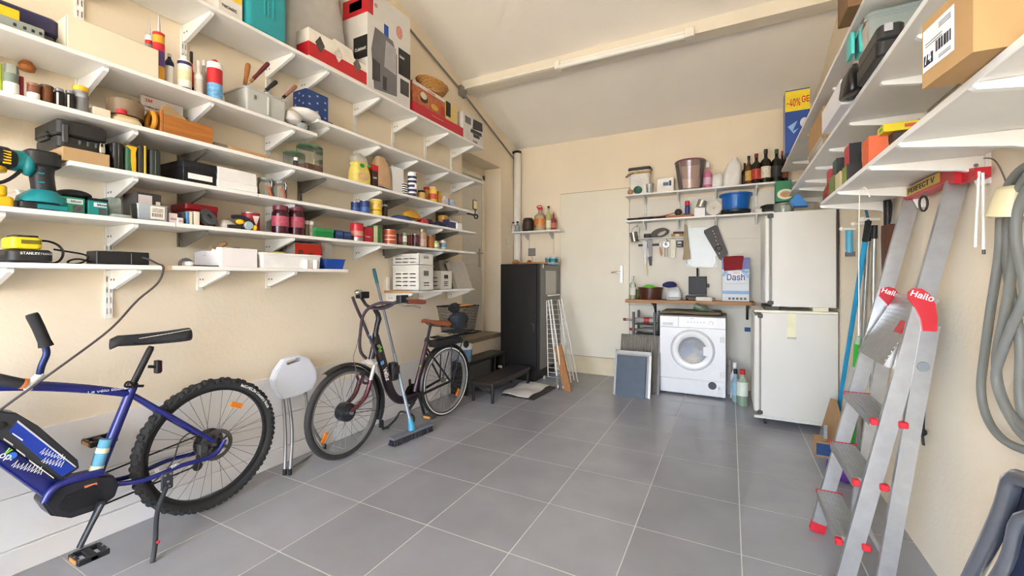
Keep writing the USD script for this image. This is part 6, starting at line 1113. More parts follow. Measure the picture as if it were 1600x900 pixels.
k0 = np.array((-2.233, 2.585, 0.211)); f1 = np.array((-2.426, 2.476, 0.006)); f2 = np.array((-2.274, 2.586, 0.006)); kt = np.array((-2.239, 2.516, 0.154))
part(t, 'kickstand', [tube([k0, kt], 0.013, 10), tube(smoothpath([f1, np.array((-2.415, 2.571, 0.05)), kt + (0, -0.02, 0.0), kt + (0.03, 0.02, -0.03), f2], 6), 0.0085, 8), tube([f1 + (-0.012, -0.03, 0.002), f1 + (0.01, 0.02, 0.006)], 0.011, 8)], mat('#2c2c2e', 0.45))
# lock and prints on the frame
q = np.array((-2.25, 2.368, 0.506)); part(t, 'frame_lock', [rbx(q[0] - 0.03, q[0] + 0.03, q[1] - 0.03, q[1] + 0.035, q[2] - 0.075, q[2] + 0.055, 0.02), rbx(q[0] - 0.035, q[0] + 0.035, q[1] - 0.02, q[1] + 0.045, q[2] - 0.03, q[2] + 0.03, 0.015)], mat('#1b1b1a', 0.5, var=0.2))
tv = np.array((-2.22, 2.298, 0.392)) - np.array((-2.223, 2.262, 0.511)); tv /= np.linalg.norm(tv); up_ = np.cross(nC, tv)
part(t, 'frame_lettering', txt('Velliur', 0.034, np.array((-2.222, 2.24, 0.539)), tv, up_, 0.001, width=0.10), WHITE)
part(t, 'blue_badge', hull([np.array((-2.225, 2.215, 0.594)) + tv * a * 0.026 + up_ * b * 0.03 + nC * c * 0.002 for a in (0, 1) for b in (0, 1) for c in (0, 1)]), mat('#5a9ad8', 0.4))
part(t, 'green_print', [hull([np.array((-2.229, 2.189, 0.716)) + tv * (0.012 * k) + up_ * (0.006 * (k % 3)) + tv * a * 0.008 + up_ * b * 0.022 + nC * c * 0.003 for a in (0, 1) for b in (0, 1) for c in (0, 1)]) for k in range(5)], mat('#7fae50', 0.4), kind='stuff')
part(t, 'blue_tag', hull([np.array((-2.248, 2.13, 0.746)) + (a * 0.004, b * 0.03, c * 0.06 - b * 0.02) for a in (0, 1) for b in (0, 1) for c in (0, 1)]), mat('#8fbfe6', 0.4))
# stem, handlebar, grips, cables
S0_, S1_ = np.array((-2.262, 2.208, 0.793)), np.array((-2.262, 2.203, 0.968))
part(t, 'stem', [tube([S0_, np.array((-2.261, 2.22, 0.856)), np.array((-2.26, 2.237, 0.901)), np.array((-2.261, 2.226, 0.939)), S1_], [0.019, 0.018, 0.021, 0.018, 0.016], 12)], mat('#1f1d1d', 0.35))
hb_ = smoothpath([(-2.5, 2.268, 1.076), (-2.46, 2.268, 1.038), (-2.36, 2.217, 0.996), S1_ + (0, 0, 0.012), (-2.18, 2.206, 0.993), (-2.08, 2.189, 1.02), (-2.03, 2.217, 1.033), (-2, 2.268, 1.029)], 6)
part(t, 'handlebar', tube(hb_, 0.0115, 12), mat('#1d1a1c', 0.35))
part(t, 'grip', tube([(-2.01, 2.253, 1.029), (-1.99, 2.29, 1.03), (-1.97, 2.355, 1.025), (-1.965, 2.391, 1.021)], [0.015, 0.0165, 0.0175, 0.014], 14), mat('#7a3b2a', 0.55))
q = np.array((-2.02, 2.206, 1.047)); part(t, 'shifter', [rbx(q[0] - 0.025, q[0] + 0.025, q[1] - 0.03, q[1] + 0.03, q[2] - 0.02, q[2] + 0.018, 0.012), rbx(q[0] - 0.02, q[0] + 0.03, q[1] - 0.035, q[1] + 0.045, q[2] + 0.014, q[2] + 0.03, 0.01)], mat('#19191a', 0.45))
part(t, 'brake_lever', tube(smoothpath([(-2.03, 2.18, 1.017), (-2, 2.216, 1.003), (-1.99, 2.29, 0.999), (-1.98, 2.36, 0.981)], 5), 0.005, 8), alu)
q = np.array((-2.49, 2.271, 1.076)); part(t, 'bell', sph(q + (0, -0.01, 0.012), 0.03, 0.036, 0.022), mat('#c9c7c2', 0.2, metal=0.9)); part(t, 'lever_body', rbx(q[0] - 0.03, q[0] + 0.035, q[1] - 0.02, q[1] + 0.07, q[2] - 0.035, q[2] + 0.016, 0.014), blackm)
slv = mat('#3d3038', 0.7)
part(t, 'cable_sleeve', tube(smoothpath([(-2.46, 2.178, 1.056), (-2.42, 2.172, 0.993), (-2.34, 2.157, 0.895), (-2.26, 2.135, 0.802), (-2.235, 2.158, 0.72), (-2.234, 2.187, 0.661)], 6), 0.0105, 10), slv)
part(t, 'cable_sleeve', tube(smoothpath([(-2.06, 2.193, 1.02), (-2.13, 2.156, 1.025), (-2.2, 2.107, 0.999), (-2.22, 2.058, 0.945), (-2.24, 2.054, 0.866), (-2.25, 2.052, 0.756), (-2.26, 2.072, 0.687), (-2.268, 2.126, 0.633)], 6), 0.0105, 10), slv); part(t, 'cable_sleeve', tube(smoothpath([(-2.07, 2.179, 1.012), (-2.13, 2.156, 0.985), (-2.19, 2.132, 0.984), (-2.21, 2.105, 0.99)], 5), 0.0085, 8), slv)
part(t, 'brake_cable', tube(smoothpath([(-2.25, 2.046, 0.822), (-2.25, 2.019, 0.717), (-2.25, 1.998, 0.656), (-2.24, 2.01, 0.59), (-2.235, 1.984, 0.511), (-2.235, 1.927, 0.419)], 6), 0.0022, 5), mat('#55504e', 0.4))
# extra: green print and clear lock sit on the frame; thin cable under the frame
part(t, 'frame_cable', tube(smoothpath([(-2.228, 2.187, 0.603), (-2.225, 2.203, 0.509), (-2.222, 2.243, 0.409), (-2.223, 2.275, 0.341)], 5), 0.003, 6), mat('#8d898a', 0.4))
# ---------------------------------------------------------------- far left corner
bkf = mat('#15120f', 0.4, var=0.12, scale=5)
CY0 = 4.35; cx0, cx1 = -2.436, -1.936; cy1 = min(5.03, 4.997); cz = 1.356
t = thing('refrigerator', 'tall black cabinet refrigerator in the far left corner', 'refrigerator', ((cx0 + cx1) / 2, 4.7, 0))
part(t, 'body', bx(cx0, cx1 - 0.03, CY0, cy1, 0.13, cz, 0.004), bkf); part(t, 'plinth', bx(cx0 + 0.04, cx1 - 0.06, CY0 + 0.03, cy1 - 0.02, 0, 0.13, 0.003), mat('#100f0e', 0.6))
part(t, 'door', bx(cx1 - 0.028, cx1, CY0 + 0.05, cy1, 0.14, cz - 0.004, 0.005), mat('#6f6c66', 0.4, var=0.03)); part(t, 'hinge_strip', bx(cx1 - 0.027, cx1 - 0.006, CY0 + 0.004, CY0 + 0.049, 0.14, cz - 0.006, 0.003), mat('#141311', 0.4))
part(t, 'door_window', bx(cx1 + 0.0003, cx1 + 0.004, 4.539, 4.865, 0.995, 1.28, 0.002), mat('#b8b5ad', 0.3, var=0.03))
part(t, 'scratch', [tube([(-2.04, 4.349, 0.681), (-2, 4.349, 0.639), (-2.008, 4.349, 0.573)], 0.0012, 4), tube([(-2, 4.349, 0.676), (-2, 4.349, 0.617)], 0.0012, 4)], mat('#8d867a', 0.6), kind='stuff')
wp = wood('#a9773f', '#8a5a2a', 'x')
solo('wooden_paddle', [rbx(-2.282, -1.868, 4.43, 4.47, cz, cz + 0.02, 0.015), sph((-2.282, 4.45, cz + 0.028), 0.045, 0.05, 0.027)], wp, 'long wooden paddle lying on the black refrigerator', 'paddle')
solo('red_ball', sph((-2.156, 4.56, cz + 0.026), 0.03, 0.026, 0.026), mat('#a8402a', 0.5), 'small brick red ball behind the wooden paddle', 'ball')
t = thing('cup_pack', 'shrink-wrapped pack of pale blue yoghurt cups on the refrigerator', 'pack', (-1.931, 4.7, cz))
for i, (dx, dy) in enumerate(((-0.035, 0), (0.035, 0), (-0.035, 0.075), (0.035, 0.075))):
    part(t, 'cup', lathe([(0.026, 0.004), (0.032, 0.085), (0.034, 0.088)], (-1.931 + dx, 4.68 + dy, cz), 18), mat('#b9cdd2', 0.4, var=0.25, scale=60)); part(t, 'cup_label', lathe([(0.0295, 0.03), (0.0325, 0.07)], (-1.931 + dx, 4.68 + dy, cz), 18), mat('#3f7f86', 0.4, var=0.4, scale=60))
part(t, 'tray', bx(-1.931 - 0.075, -1.931 + 0.075, 4.64, 4.80, cz, cz + 0.02, 0.003), mat('#8fb8d8', 0.4))
solo('wire_holder', [tube(smoothpath([(cx1 - 0.12, 4.44, cz + 0.012), (cx1 - 0.02, 4.44, cz + 0.012), (cx1 + 0.008, 4.44, cz + 0.004), (cx1 + 0.012, 4.44, cz - 0.05)], 5), 0.006, 8), tube([(cx1 - 0.02, 4.44, cz + 0.012), (cx1 - 0.02, 4.62, cz + 0.012)], 0.006, 8)], WHITE, 'white wire holder hooked over the black refrigerator corner', 'holder')
# drain pipe, conduit, lamp
t = thing('drain_pipe', 'white vertical drain pipe in the far left corner', 'pipe', (-2.535, 4.99, 0)); part(t, 'tube', cyl((-2.535, 4.99, 0), (-2.535, 4.99, 2.86), 0.047, n=24), mat('#ece8de', 0.45, var=0.03))
part(t, 'collar', [cyl((-2.535, 4.99, 2.855), (-2.535, 4.99, 2.885), 0.052, n=24), tube([(-2.585, 4.96, 2.862), (-2.56, 4.93, 2.868), (-2.51, 4.93, 2.868), (-2.478, 4.97, 2.862)], 0.012, 8)], mat('#2a2a28', 0.5))
cdm = mat('#8a867c', 0.45, var=0.05)
cj = np.array((-2.572, 3.746, 3.203)); ce_ = np.array((-2.572, 5.035, 2.761)); ct = np.array((-2.572, 2.618, 3.524))
t = thing('cable_conduit', 'grey conduit pipe climbing the left wall under the sloping ceiling', 'conduit', ce_); part(t, 'tube', tube([ct + (ct - cj) * 0.7, ct, cj - (0, 0.02, -0.005)], 0.010, 8), cdm); ce_ = ce_ + (cj - ce_) * 0.03; part(t, 'tube', tube([cj + (0, 0.03, -0.01), ce_], 0.010, 8), cdm); part(t, 'end_cap', sph(ce_, 0.012), mat('#3a3835', 0.5))
part(t, 'junction_box', [rbx(L, L + 0.045, cj[1] - 0.055, cj[1] + 0.055, cj[2] - 0.055, cj[2] + 0.05, 0.012)], cdm)
YL = YB - 0.03
t = thing('ceiling_lamp', 'long white fluorescent lamp fixed along the ceiling beam, unlit', 'lamp', (-0.858, YB, ZBM)); lx0, lx1 = -1.491, -0.267
part(t, 'housing', bx(lx0, lx1, YB - 0.04, YB, ZBM - 0.03, ZBM + 0.03, 0.004), WHITE); part(t, 'tube_cover', tube([(lx0 + 0.03, YB - 0.045, ZBM - 0.022), (lx1 - 0.05, YB - 0.045, ZBM - 0.022)], 0.022, 14), mat('#f4f3ee', 0.3, var=0.01))
for a, b in ((lx0, lx0 + 0.05), (lx1 - 0.07, lx1 + 0.005)): part(t, 'end_cap', bx(a, b, YB - 0.07, YB, ZBM - 0.046, ZBM + 0.034, 0.005), mat('#ebe8df', 0.4))
solo('cable_trunking', bx(L + 0.03, lx0, YB - 0.022, YB - 0.0005, ZBM + 0.002, ZBM + 0.024, 0.003), mat('#f0ece2', 0.45), 'thin white cable trunking along the beam towards the lamp', 'trunking')
q = np.array((-2.585, 4.803, 1.662)); t = thing('light_switch', 'cream rocker light switch beside the doorway', 'switch', q); part(t, 'plate', bx(L, L + 0.008, q[1] - 0.035, q[1] + 0.035, q[2] - 0.04, q[2] + 0.04, 0.003), cream_paint); part(t, 'rocker', bx(L + 0.0085, L + 0.013, q[1] - 0.018, q[1] + 0.018, q[2] - 0.025, q[2] + 0.025, 0.002), WHITE)
q = np.array((-2.35, 5.05, 1.536)); t = thing('wall_sensor', 'small grey square box on the wall above the black refrigerator', 'sensor', q); part(t, 'case', bx(q[0] - 0.05, q[0] + 0.05, B - 0.02, B, q[2] - 0.05, q[2] + 0.05, 0.004), mat('#7d7a78', 0.5)); part(t, 'cord', tube([(q[0], B - 0.008, q[2] - 0.05), (q[0], B - 0.008, q[2] - 0.25)], 0.004, 6), cream_paint)
q = np.array((-2.58, 3.757, 0.697)); t = thing('socket_box', 'grey weatherproof socket box low on the left wall by the doorway', 'socket', q); part(t, 'case', bx(L, L + 0.045, q[1] - 0.05, q[1] + 0.05, q[2] - 0.05, q[2] + 0.05, 0.006), mat('#6f7478', 0.5)); part(t, 'flap', bx(L + 0.0455, L + 0.055, q[1] - 0.042, q[1] + 0.042, q[2] - 0.042, q[2] + 0.035, 0.004), mat('#62676c', 0.45))
# short shelf with cooking oil
ys = 4.93
for (x, r, h), m, w in (((-2.566, 0.026, 0.138), mat('#d9c9c0', 0.35), 'pale pink'), ((-2.504, 0.03, 0.143), mat('#8fa6b0', 0.35), 'grey blue')):
    bottle('soap_bottle', f'small {w} soap dispenser on the short oil shelf', 'bottle', x, ys, ZP, r, h, m, BLACK, shoulder=0.6, cap_h=0.12, neck_r=0.4)
x, r, h = -2.35, 0.075, 0.175
t = thing('candle_basket', 'dark brown barrel shaped basket on the short oil shelf', 'basket', (x, ys, ZP)); part(t, 'body', lathe([(r * 0.85, 0), (r, h * 0.3), (r, h * 0.6), (r * 0.8, h * 0.95), (r * 0.7, h)], (x, ys, ZP), 20), mat('#3a2a20', 0.6, var=0.5, scale=50)); part(t, 'hoop', [tube([(x + q_ * r * math.cos(a), ys + q_ * r * math.sin(a), ZP + h * z_) for a in np.arange(20) * math.pi / 10], 0.006, 6, closed=True) for q_, z_ in ((0.92, 0.1), (0.9, 0.82))], mat('#1c1613', 0.5))
x, r, h = -2.176, 0.074, 0.304
t = bottle('oil_bottle', 'big bottle of yellow cooking oil with red handle cap', 'bottle', x, ys, ZP, r, h, clear('#e8d9b8', 0.3, 0.1), RED, shoulder=0.62, neck_r=0.35, cap_h=0.09, fill=(0.42, mat('#d9b02a', 0.2)), lab=(0.22, 0.5, mat('#d8843a', 0.4, var=0.3, scale=60)))
part(t, 'handle', tube([(x + 0.035 * math.cos(a) - 0.01, ys, ZP + h + 0.005 + 0.018 * math.sin(a)) for a in np.arange(18) * math.pi / 9], 0.006, 6, closed=True), RED)
x, r, h = -2.052, 0.032, 0.308
bottle('wine_bottle', 'slim pale green glass bottle between oil and ketchup', 'bottle', x, ys - 0.02, ZP, r * 1.15, h, mat('#b5b07a', 0.15), BLACK, lab=(0.1, 0.4, mat('#e3ddc4', 0.5)))
x, r, h = -1.995, 0.032, 0.235
bottle('ketchup_bottle', 'red ketchup bottle at the right end of the short oil shelf', 'bottle', x, ys + 0.01, ZP, r * 1.1, h, mat('#8a2a26', 0.3), mat('#b9a08c', 0.4), lab=(0.12, 0.4, mat('#c9705a', 0.4, var=0.3, scale=60)), shoulder=0.55)
# steps under the doorway, low bench, cooler, mat
SX = -2.36
t = thing('shoe_cabinet', 'low black step cabinet with grey front under the doorway', 'cabinet', (-2.47, 3.95, 0)); bs = mat('#211d1a', 0.42, var=0.1)
part(t, 'top_board', bx(L + 0.024, SX, 3.52, 4.335, 0.305, 0.33, 0.003), bs); part(t, 'side_board', bx(L + 0.024, SX - 0.005, 3.53, 3.55, 0, 0.304, 0.002), bs); part(t, 'side_board', bx(L + 0.024, SX - 0.005, 4.31, 4.33, 0, 0.304, 0.002), bs); part(t, 'divider', bx(L + 0.024, SX - 0.005, 4.0, 4.03, 0, 0.304, 0.002), bs); part(t, 'divider', bx(L + 0.024, SX - 0.005, 4.10, 4.12, 0, 0.304, 0.002), bs); part(t, 'back_board', bx(L + 0.024, L + 0.03, 3.55, 4.31, 0.0, 0.304, 0), mat('#0f0e0d', 0.6))
part(t, 'front_panel', bx(SX - 0.02, SX - 0.006, 3.56, 3.995, 0.03, 0.295, 0.002), mat('#4a4843', 0.5, var=0.05))
q = np.array((-2.38, 4.295, 0.279)); t = thing('wine_bottle', 'bottle lying in the cubby of the low step cabinet', 'bottle', (q[0], 4.2, 0.12)); part(t, 'body', lathe([(0.034, -0.15), (0.034, -0.02), (0.016, 0.03), (0.014, 0.07)], (-2.45, 4.21, 0.17), axis='x'), mat('#1c2418', 0.2)); part(t, 'cap', lathe([(0.015, 0.068), (0.015, 0.11)], (-2.45, 4.21, 0.17), axis='x'), mat('#c9ccb8', 0.4))
t = thing('low_bench', 'low dark plastic bench standing before the step cabinet', 'bench', (-2.1, 3.82, 0)); b0 = mat('#23201d', 0.38, var=0.12, scale=9)
part(t, 'seat', rbx(-2.25, -1.985, 3.40, 4.25, 0.172, 0.20, 0.02), b0); part(t, 'apron', [bx(-2.235, -2.0, 3.425, 3.437, 0.14, 0.173, 0.002), bx(-2.235, -2.0, 4.213, 4.225, 0.14, 0.173, 0.002), bx(-2.237, -2.227, 3.43, 4.22, 0.14, 0.173, 0.002), bx(-2.01, -2.0, 3.43, 4.22, 0.14, 0.173, 0.002)], b0)
for x in (-2.225, -2.012):
    for y in (3.435, 4.215): part(t, 'leg', tube([(x, y, 0), (x, y, 0.172)], [0.015, 0.018], 10), b0)
part(t, 'strut', tube([(-2.225, 3.43, 0.16), (-2.02, 3.42, 0.10)], 0.008, 8), b0)
cyy = 3.611
t = thing('cool_box', 'small pale blue cool box with white rim on the step cabinet', 'cooler', (-2.45, cyy, 0.33)); part(t, 'body', lathe([(0.07, 0), (0.078, 0.01), (0.088, 0.13)], (-2.455, cyy, 0.331), 28), mat('#6f8fae', 0.45)); part(t, 'lid', lathe([(0.09, 0.13), (0.092, 0.132), (0.092, 0.17), (0.08, 0.178)], (-2.455, cyy, 0.331), 28), mat('#dcdcd8', 0.4))
t = thing('door_mat', 'dark grey mat on the tiles before the low bench', 'mat', (-1.86, 3.97, 0)); m0 = [np.array(q)[:2] for q in ((-2.07, 3.71, 0), (-1.702, 3.701, 0), (-1.683, 4.241, 0), (-2.069, 4.323, 0))]
part(t, 'weave', ext([tuple(q) for q in m0], 0.0005, 0.008, 'xy'), mat('#3a3633', 0.9, var=0.12, scale=60))
c0 = [np.array(q) for q in ((-2.075, 3.746, 0.01), (-1.768, 3.725, 0.01), (-1.76, 4.248, 0.01), (-2.084, 4.304, 0.01))]; v = []; n_ = 15
for i in range(n_):
    for j in range(n_):
        a, b = i / (n_ - 1), j / (n_ - 1); p_ = (c0[0] * (1 - a) + c0[1] * a) * (1 - b) + (c0[3] * (1 - a) + c0[2] * a) * b
        e = 0.012 * math.sin(9 * b + 3 * a) * (a - 0.5); v.append(p_ + (e, e, 0.012 + 0.010 * math.sin(11 * b + 2.2 * a) * math.sin(5 * a + 1)))
v = np.array(v); f = []
for i in range(n_ - 1):
    for j in range(n_ - 1): q = i * n_ + j; f += [(q, q + n_, q + n_ + 1), (q, q + n_ + 1, q + 1)]
N = len(v); f2_ = [(c + N, b + N, a + N) for a, b, c in f]
edge = [i for i in range(n_)] + [i * n_ + n_ - 1 for i in range(1, n_)] + [(n_ - 1) * n_ + j for j in range(n_ - 2, -1, -1)] + [i * n_ for i in range(n_ - 2, 0, -1)]
side = []
for k in range(len(edge)): a, b = edge[k], edge[(k + 1) % len(edge)]; side += [(a, b, b + N), (a, b + N, a + N)]
solo('cleaning_cloth', TM(np.vstack([v, v - (0, 0, 0.006)]), np.array(f + f2_ + side), process=False), mat('#d9d4cc', 0.8), 'rumpled white cloth lying on the dark mat', 'cloth', smooth=50)
# folded clothes airer, plank
aw = mat('#eeebe2', 0.4)
A0, A1, A2, A3 = [np.array(q) for q in ((-1.897, 4.48, 0.928), (-1.807, 4.72, 0.934), (-1.611, 4.62, 0.009), (-1.897, 4.48, 0.052))]
A0[0] = max(A0[0], cx1 + 0.015); A3[0] = A0[0] + 0.02
t = thing('clothes_airer', 'folded white wire clothes airer leaning by the black refrigerator', 'airer', A3)
part(t, 'frame', tube([A0, A1, A2, A3], 0.006, 8, closed=True), aw); part(t, 'wire', [tube([A0 + (A3 - A0) * q, A1 + (A2 - A1) * q], 0.0028, 5) for q in np.linspace(0.06, 0.94, 15)], aw, kind='stuff'); part(t, 'wire', [tube([A0 + (A1 - A0) * q, A3 + (A2 - A3) * q], 0.0035, 5) for q in (0.35, 0.7)], aw, kind='stuff')
for p0, p1 in (((-1.839, 4.4, 0.941), (-1.636, 4.179, 0.02)), ((-1.808, 4.4, 0.949), (-1.578, 4.18, 0.02))):
    p0, p1 = np.array(p0), np.array(p1); part(t, 'leg', tube([p0, p1], 0.0085, 10), aw); part(t, 'foot', tube([p1 + (p0 - p1) * 0.13, p1 - (0, 0, 0.02)], 0.0125, 10), mat('#77756f', 0.5))
part(t, 'leg', tube([(-1.761, 4.6, 0.948), (-1.527, 4.512, 0.02)], 0.007, 10), aw); part(t, 'leg', tube([(-1.785, 4.58, 0.941), (-1.588, 4.448, 0.02)], 0.007, 10), aw); part(t, 'top_bar', tube([(-1.864, 4.44, 0.99), (-1.769, 4.6, 1)], 0.008, 8), aw)
part(t, 'castor', [lathe([(0.022, -0.01), (0.024, 0.0), (0.022, 0.01)], np.array((-1.938, 4.519, 0.024)), axis='x')], mat('#b9b7b2', 0.4))
P0, P1, P2, P3 = [np.array(q) for q in ((-1.721, 4.3, 0.433), (-1.646, 4.3, 0.467), (-1.478, 4.16, 0.164), (-1.556, 4.16, 0.081))]; P3[2] = P2[2] = 0.004
solo('wooden_plank', hull([p_ + (0, e, 0) for p_ in (P0, P1, P2, P3) for e in (-0.012, 0.012)]), wood('#b07a42', '#98632f', 'z'), 'short brown plank leaning against the white airer', 'plank')
solo('broom_stick', cyl((-2.206, 4.777, 0.02), (-2.091, 4.856, 0.02), 0.013), wood('#c9b48a', '#b39a68', 'x'), 'pale wooden stick lying on the floor by the refrigerator', 'stick')

# ---------------------------------------------------------------- back wall, upper shelf
y_ = 4.95
x, r, h = -0.924, 0.117, 0.27
t = thing('plastic_bucket', 'white tub with black lid and gold band on the upper shelf', 'bucket', (x, y_, ZU)); part(t, 'body', tub(WHITE, x - r, x + r, y_ - r * 0.6, y_ + r * 0.6, ZU, h, 0.012, r=0.03), mat('#dedbd0', 0.4), smooth=30); part(t, 'lid', rbx(x - r - 0.01, x + r + 0.01, y_ - r * 0.6 - 0.01, y_ + r * 0.6 + 0.01, ZU + h, ZU + h + 0.035, 0.03), mat('#2a2826', 0.4)); part(t, 'band', rbx(x - r - 0.003, x + r + 0.003, y_ - r * 0.6 - 0.003, y_ + r * 0.6 + 0.003, ZU + h - 0.04, ZU + h - 0.012, 0.03), mat('#b99a5a', 0.4, var=0.3, scale=60)); part(t, 'bail', tube(smoothpath([(x - r - 0.012, y_ - 0.02, ZU + h - 0.02), (x - r - 0.03, y_ - 0.08, ZU + h - 0.07), (x - r * 0.5, y_ - r * 0.6 - 0.02, ZU + h - 0.03)], 5), 0.004, 6), mat('#4a3a30', 0.5))
for (x, r, h), m, nm in (((-1.022, 0.032, 0.085), mat('#b98a62', 0.6), 'small brown ball at the left end of the upper shelf'), ((-0.939, 0.049, 0.088), mat('#3f6f62', 0.5, var=0.3, scale=40), 'teal green ball before the white tub')):
    solo('play_ball', sph((x, 4.882, ZU + r * 0.92), r, r, r * 0.92), m, nm, 'ball')
x, r, h = -0.809, 0.045, 0.1
solo('glass_tumbler', lathe([(r * 0.8, 0), (r, h), (r * 0.9, h), (r * 0.7, 0.006), (0, 0.006)], (x, 4.895, ZU), 20), GLASS, 'small clear glass tumbler between white tub and white box', 'glass')
x0, x1, h = -0.736, -0.553, 0.162
t = carton('plastic_box', 'white plastic box with a blue label on the upper shelf', 'box', x0, x1, 4.90, 5.03, ZU, h, mat('#ece8de', 0.4), prints=[('-y', 0.38, 0.7, 0.42, 0.66, mat('#3a6a9a', 0.4)), ('-y', 0.72, 0.85, 0.4, 0.75, mat('#33383c', 0.4))], b=0.012)
x, r, h = -0.39, 0.158, 0.304
t = thing('mixing_bowl', 'large clear plastic bowl with pink rim and papers inside', 'bowl', (x, y_, ZU)); part(t, 'bowl', lathe([(r * 0.74, 0.002), (r * 0.82, h * 0.3), (r * 0.97, h * 0.85), (r, h - 0.008), (r * 0.965, h - 0.008), (r * 0.79, h * 0.3), (r * 0.7, 0.008), (0, 0.008)], (x, y_, ZU), 36), clear('#efe2dc', 0.10, 0.08)); part(t, 'pink_lid', lathe([(r, h - 0.006), (r * 1.04, h), (r * 1.0, h + 0.012), (r * 0.3, h + 0.018)], (x, y_, ZU), 36), clear('#b06a88', 0.5, 0.1)); part(t, 'contents', rbx(x - r * 0.6, x + r * 0.55, y_ - r * 0.4, y_ + r * 0.4, ZU + 0.012, ZU + h * 0.4, 0.03), mat('#e5dfd0', 0.6))
x, r, h = -0.213, 0.043, 0.274
bottle('detergent_bottle', 'pink transparent detergent bottle with white cap', 'bottle', x, 4.91, ZU, r, h, mat('#c9749a', 0.25, var=0.1), WHITE, shoulder=0.52, neck_r=0.38, cap_h=0.18, lab=(0.12, 0.4, mat('#e0b8cc', 0.4)))
for a, b, tp, sd, tip, nm in ((1112, 1130, 268, 71, 0.01, 'small white knotted plastic bag beside the pink bottle'), (1129, 1156, 246, 72, 0.03, 'tall white plastic carrier bag on the upper shelf')):
    x0, x1, h = (eval('-0.178, -0.067, 0.163') if sd == 71 else eval('-0.073, 0.089, 0.303'))
    solo('plastic_bag', bag(x0 - 0.002, x1 - 0.002, 4.89, 5.03, ZU, h, sd, 0.4, 0.018, tip), mat('#e6e3dd', 0.4, var=0.04), nm, 'bag')
for i, (a, cc, lb, xx) in enumerate((((0.134, 0.027, 0.246), '#17120f', '#3a2a1a', '#1a1512'), ((0.17, 0.035, 0.304), '#5a4020', '#c9a050', '#1b1a18'), ((0.237, 0.045, 0.309), '#17130f', '#b8402c', '#8a2420'), ((0.319, 0.047, 0.343), '#1c1712', '#dcd3c0', '#2a2a30'), ((0.412, 0.046, 0.33), '#10140f', '#2b2b2a', '#2f5a34'), ((0.469, 0.03, 0.327), '#1b1614', '#6a3a2a', '#a83028'), ((0.487, 0.027, 0.28), '#181311', '#7a4a2c', '#2a2422'))):
    x, r, h = a
    nm = ('nearly hidden dark bottle at the left of the bottle row', 'amber whisky bottle with gold label', 'dark wine bottle with red orange label', 'tall dark bottle with pale white label', 'black bottle with green neck and dark label', 'red capped bottle behind the green necked one', 'dark bottle last in the row, by the right wall shelf')[i]
    bottle('wine_bottle', nm, 'bottle', x, (5.0, 4.95, 4.915, 4.915, 4.915, 5.0, 4.94)[i], ZU, r, h, mat(cc, 0.12, var=0.1), mat(xx, 0.35), lab=(0.14, 0.48, mat(lb, 0.5, var=0.25, scale=70)), cap_h=0.12)
# lower shelf
q0, q1, h = -1.066, -0.781, 0.047
solo('baking_tray', tub(BLACK, q0, q1, 4.87, 5.03, ZM, 0.022, 0.014, r=0.02, rim=0.004), mat('#2b2927', 0.45), 'black baking tray at the left end of the lower back shelf', 'tray', smooth=30)
solo('oven_gloves', wob(rbx(-0.777, -0.62, 4.88, 5.02, ZM, ZM + 0.024, 0.03), 0.004, 20, 4), mat('#2a292b', 0.8), 'dark folded cloth beside the black baking tray', 'cloth')
solo('chopping_board', rbx(-0.64, -0.351, 4.87, 5.0, ZM, ZM + 0.026, 0.02), wood('#b4763e', '#9a5c2a', 'x'), 'brown wooden chopping board lying on the lower back shelf', 'board')
solo('wooden_spoon', [tube([(-0.949, 4.985, ZM + 0.036), (-0.618, 4.985, ZM + 0.038)], 0.007, 8), tube(smoothpath([(-0.723, 5.02, ZM + 0.045), (-0.619, 5.02, ZM + 0.06), (-0.517, 5.015, ZM + 0.09)], 4), 0.004, 6)], wood('#b98a52', '#9c6c38', 'x'), 'long wooden spoon lying over the tray and cloth', 'spoon')
q = np.array((-0.493, 4.955, ZM + 0.027)); t = thing('hand_whisk', 'dark small gadget with round knob on the chopping board', 'gadget', q); part(t, 'knob', sph(q + (-0.02, 0, 0.04), 0.04, 0.035, 0.038), mat('#3b3431', 0.4)); part(t, 'arm', tube([q + (0.0, 0, 0.02), q + (0.06, 0, 0.012)], 0.012, 8), TIN)
x, r, h = -0.416, 0.026, 0.149
can('spray_can', 'small blue spray can with red cap on the lower back shelf', 'spray can', x, 4.90, ZM + 0.027, r, h, mat('#2b3f82', 0.35), cap=(r * 0.95, h * 0.36, RED))
x0, x1, h = -0.345, -0.238, 0.089
carton('card_box', 'small white square box under the shiny tin', 'box', x0, x1, 4.88, 5.0, ZM, h, WHITE)
q = np.array((( x0 + x1) / 2, 4.94, ZM + h)); tb_ = lathe([(0.042, 0), (0.044, 0.002), (0.044, 0.076), (0.042, 0.078)], (0, 0, 0), 24); tb_ = rotm(tb_, 20, (0, 1, 0), (0, 0, 0)); tb_.apply_translation(q + (0, 0, -tb_.bounds[0][2]))
solo('shiny_tin', tb_, mat('#bdb9ae', 0.25, metal=0.7), 'tilted shiny tin sitting on the small white box', 'tin')
x, r, h = -0.154, 0.076, 0.152
t = thing('plastic_plate', 'round cream lid standing upright beside the blue bowl', 'lid', (x, 4.89, ZM)); part(t, 'disc', rotm(lathe([(r * 0.15, -0.012), (r * 0.9, -0.010), (r, -0.004), (r, 0.008)], (0, 0, 0), 32, axis='y'), -8, (1, 0, 0), (0, 0, 0)).apply_translation((x, 4.90, ZM + r)), mat('#d6d0c2', 0.5)); part(t, 'boss', lathe([(r * 0.15, -0.016), (r * 0.18, -0.008)], (x, 4.90, ZM + r), axis='y'), mat('#b9b3a5', 0.5))
x, r, h = 0.05, 0.134, 0.212
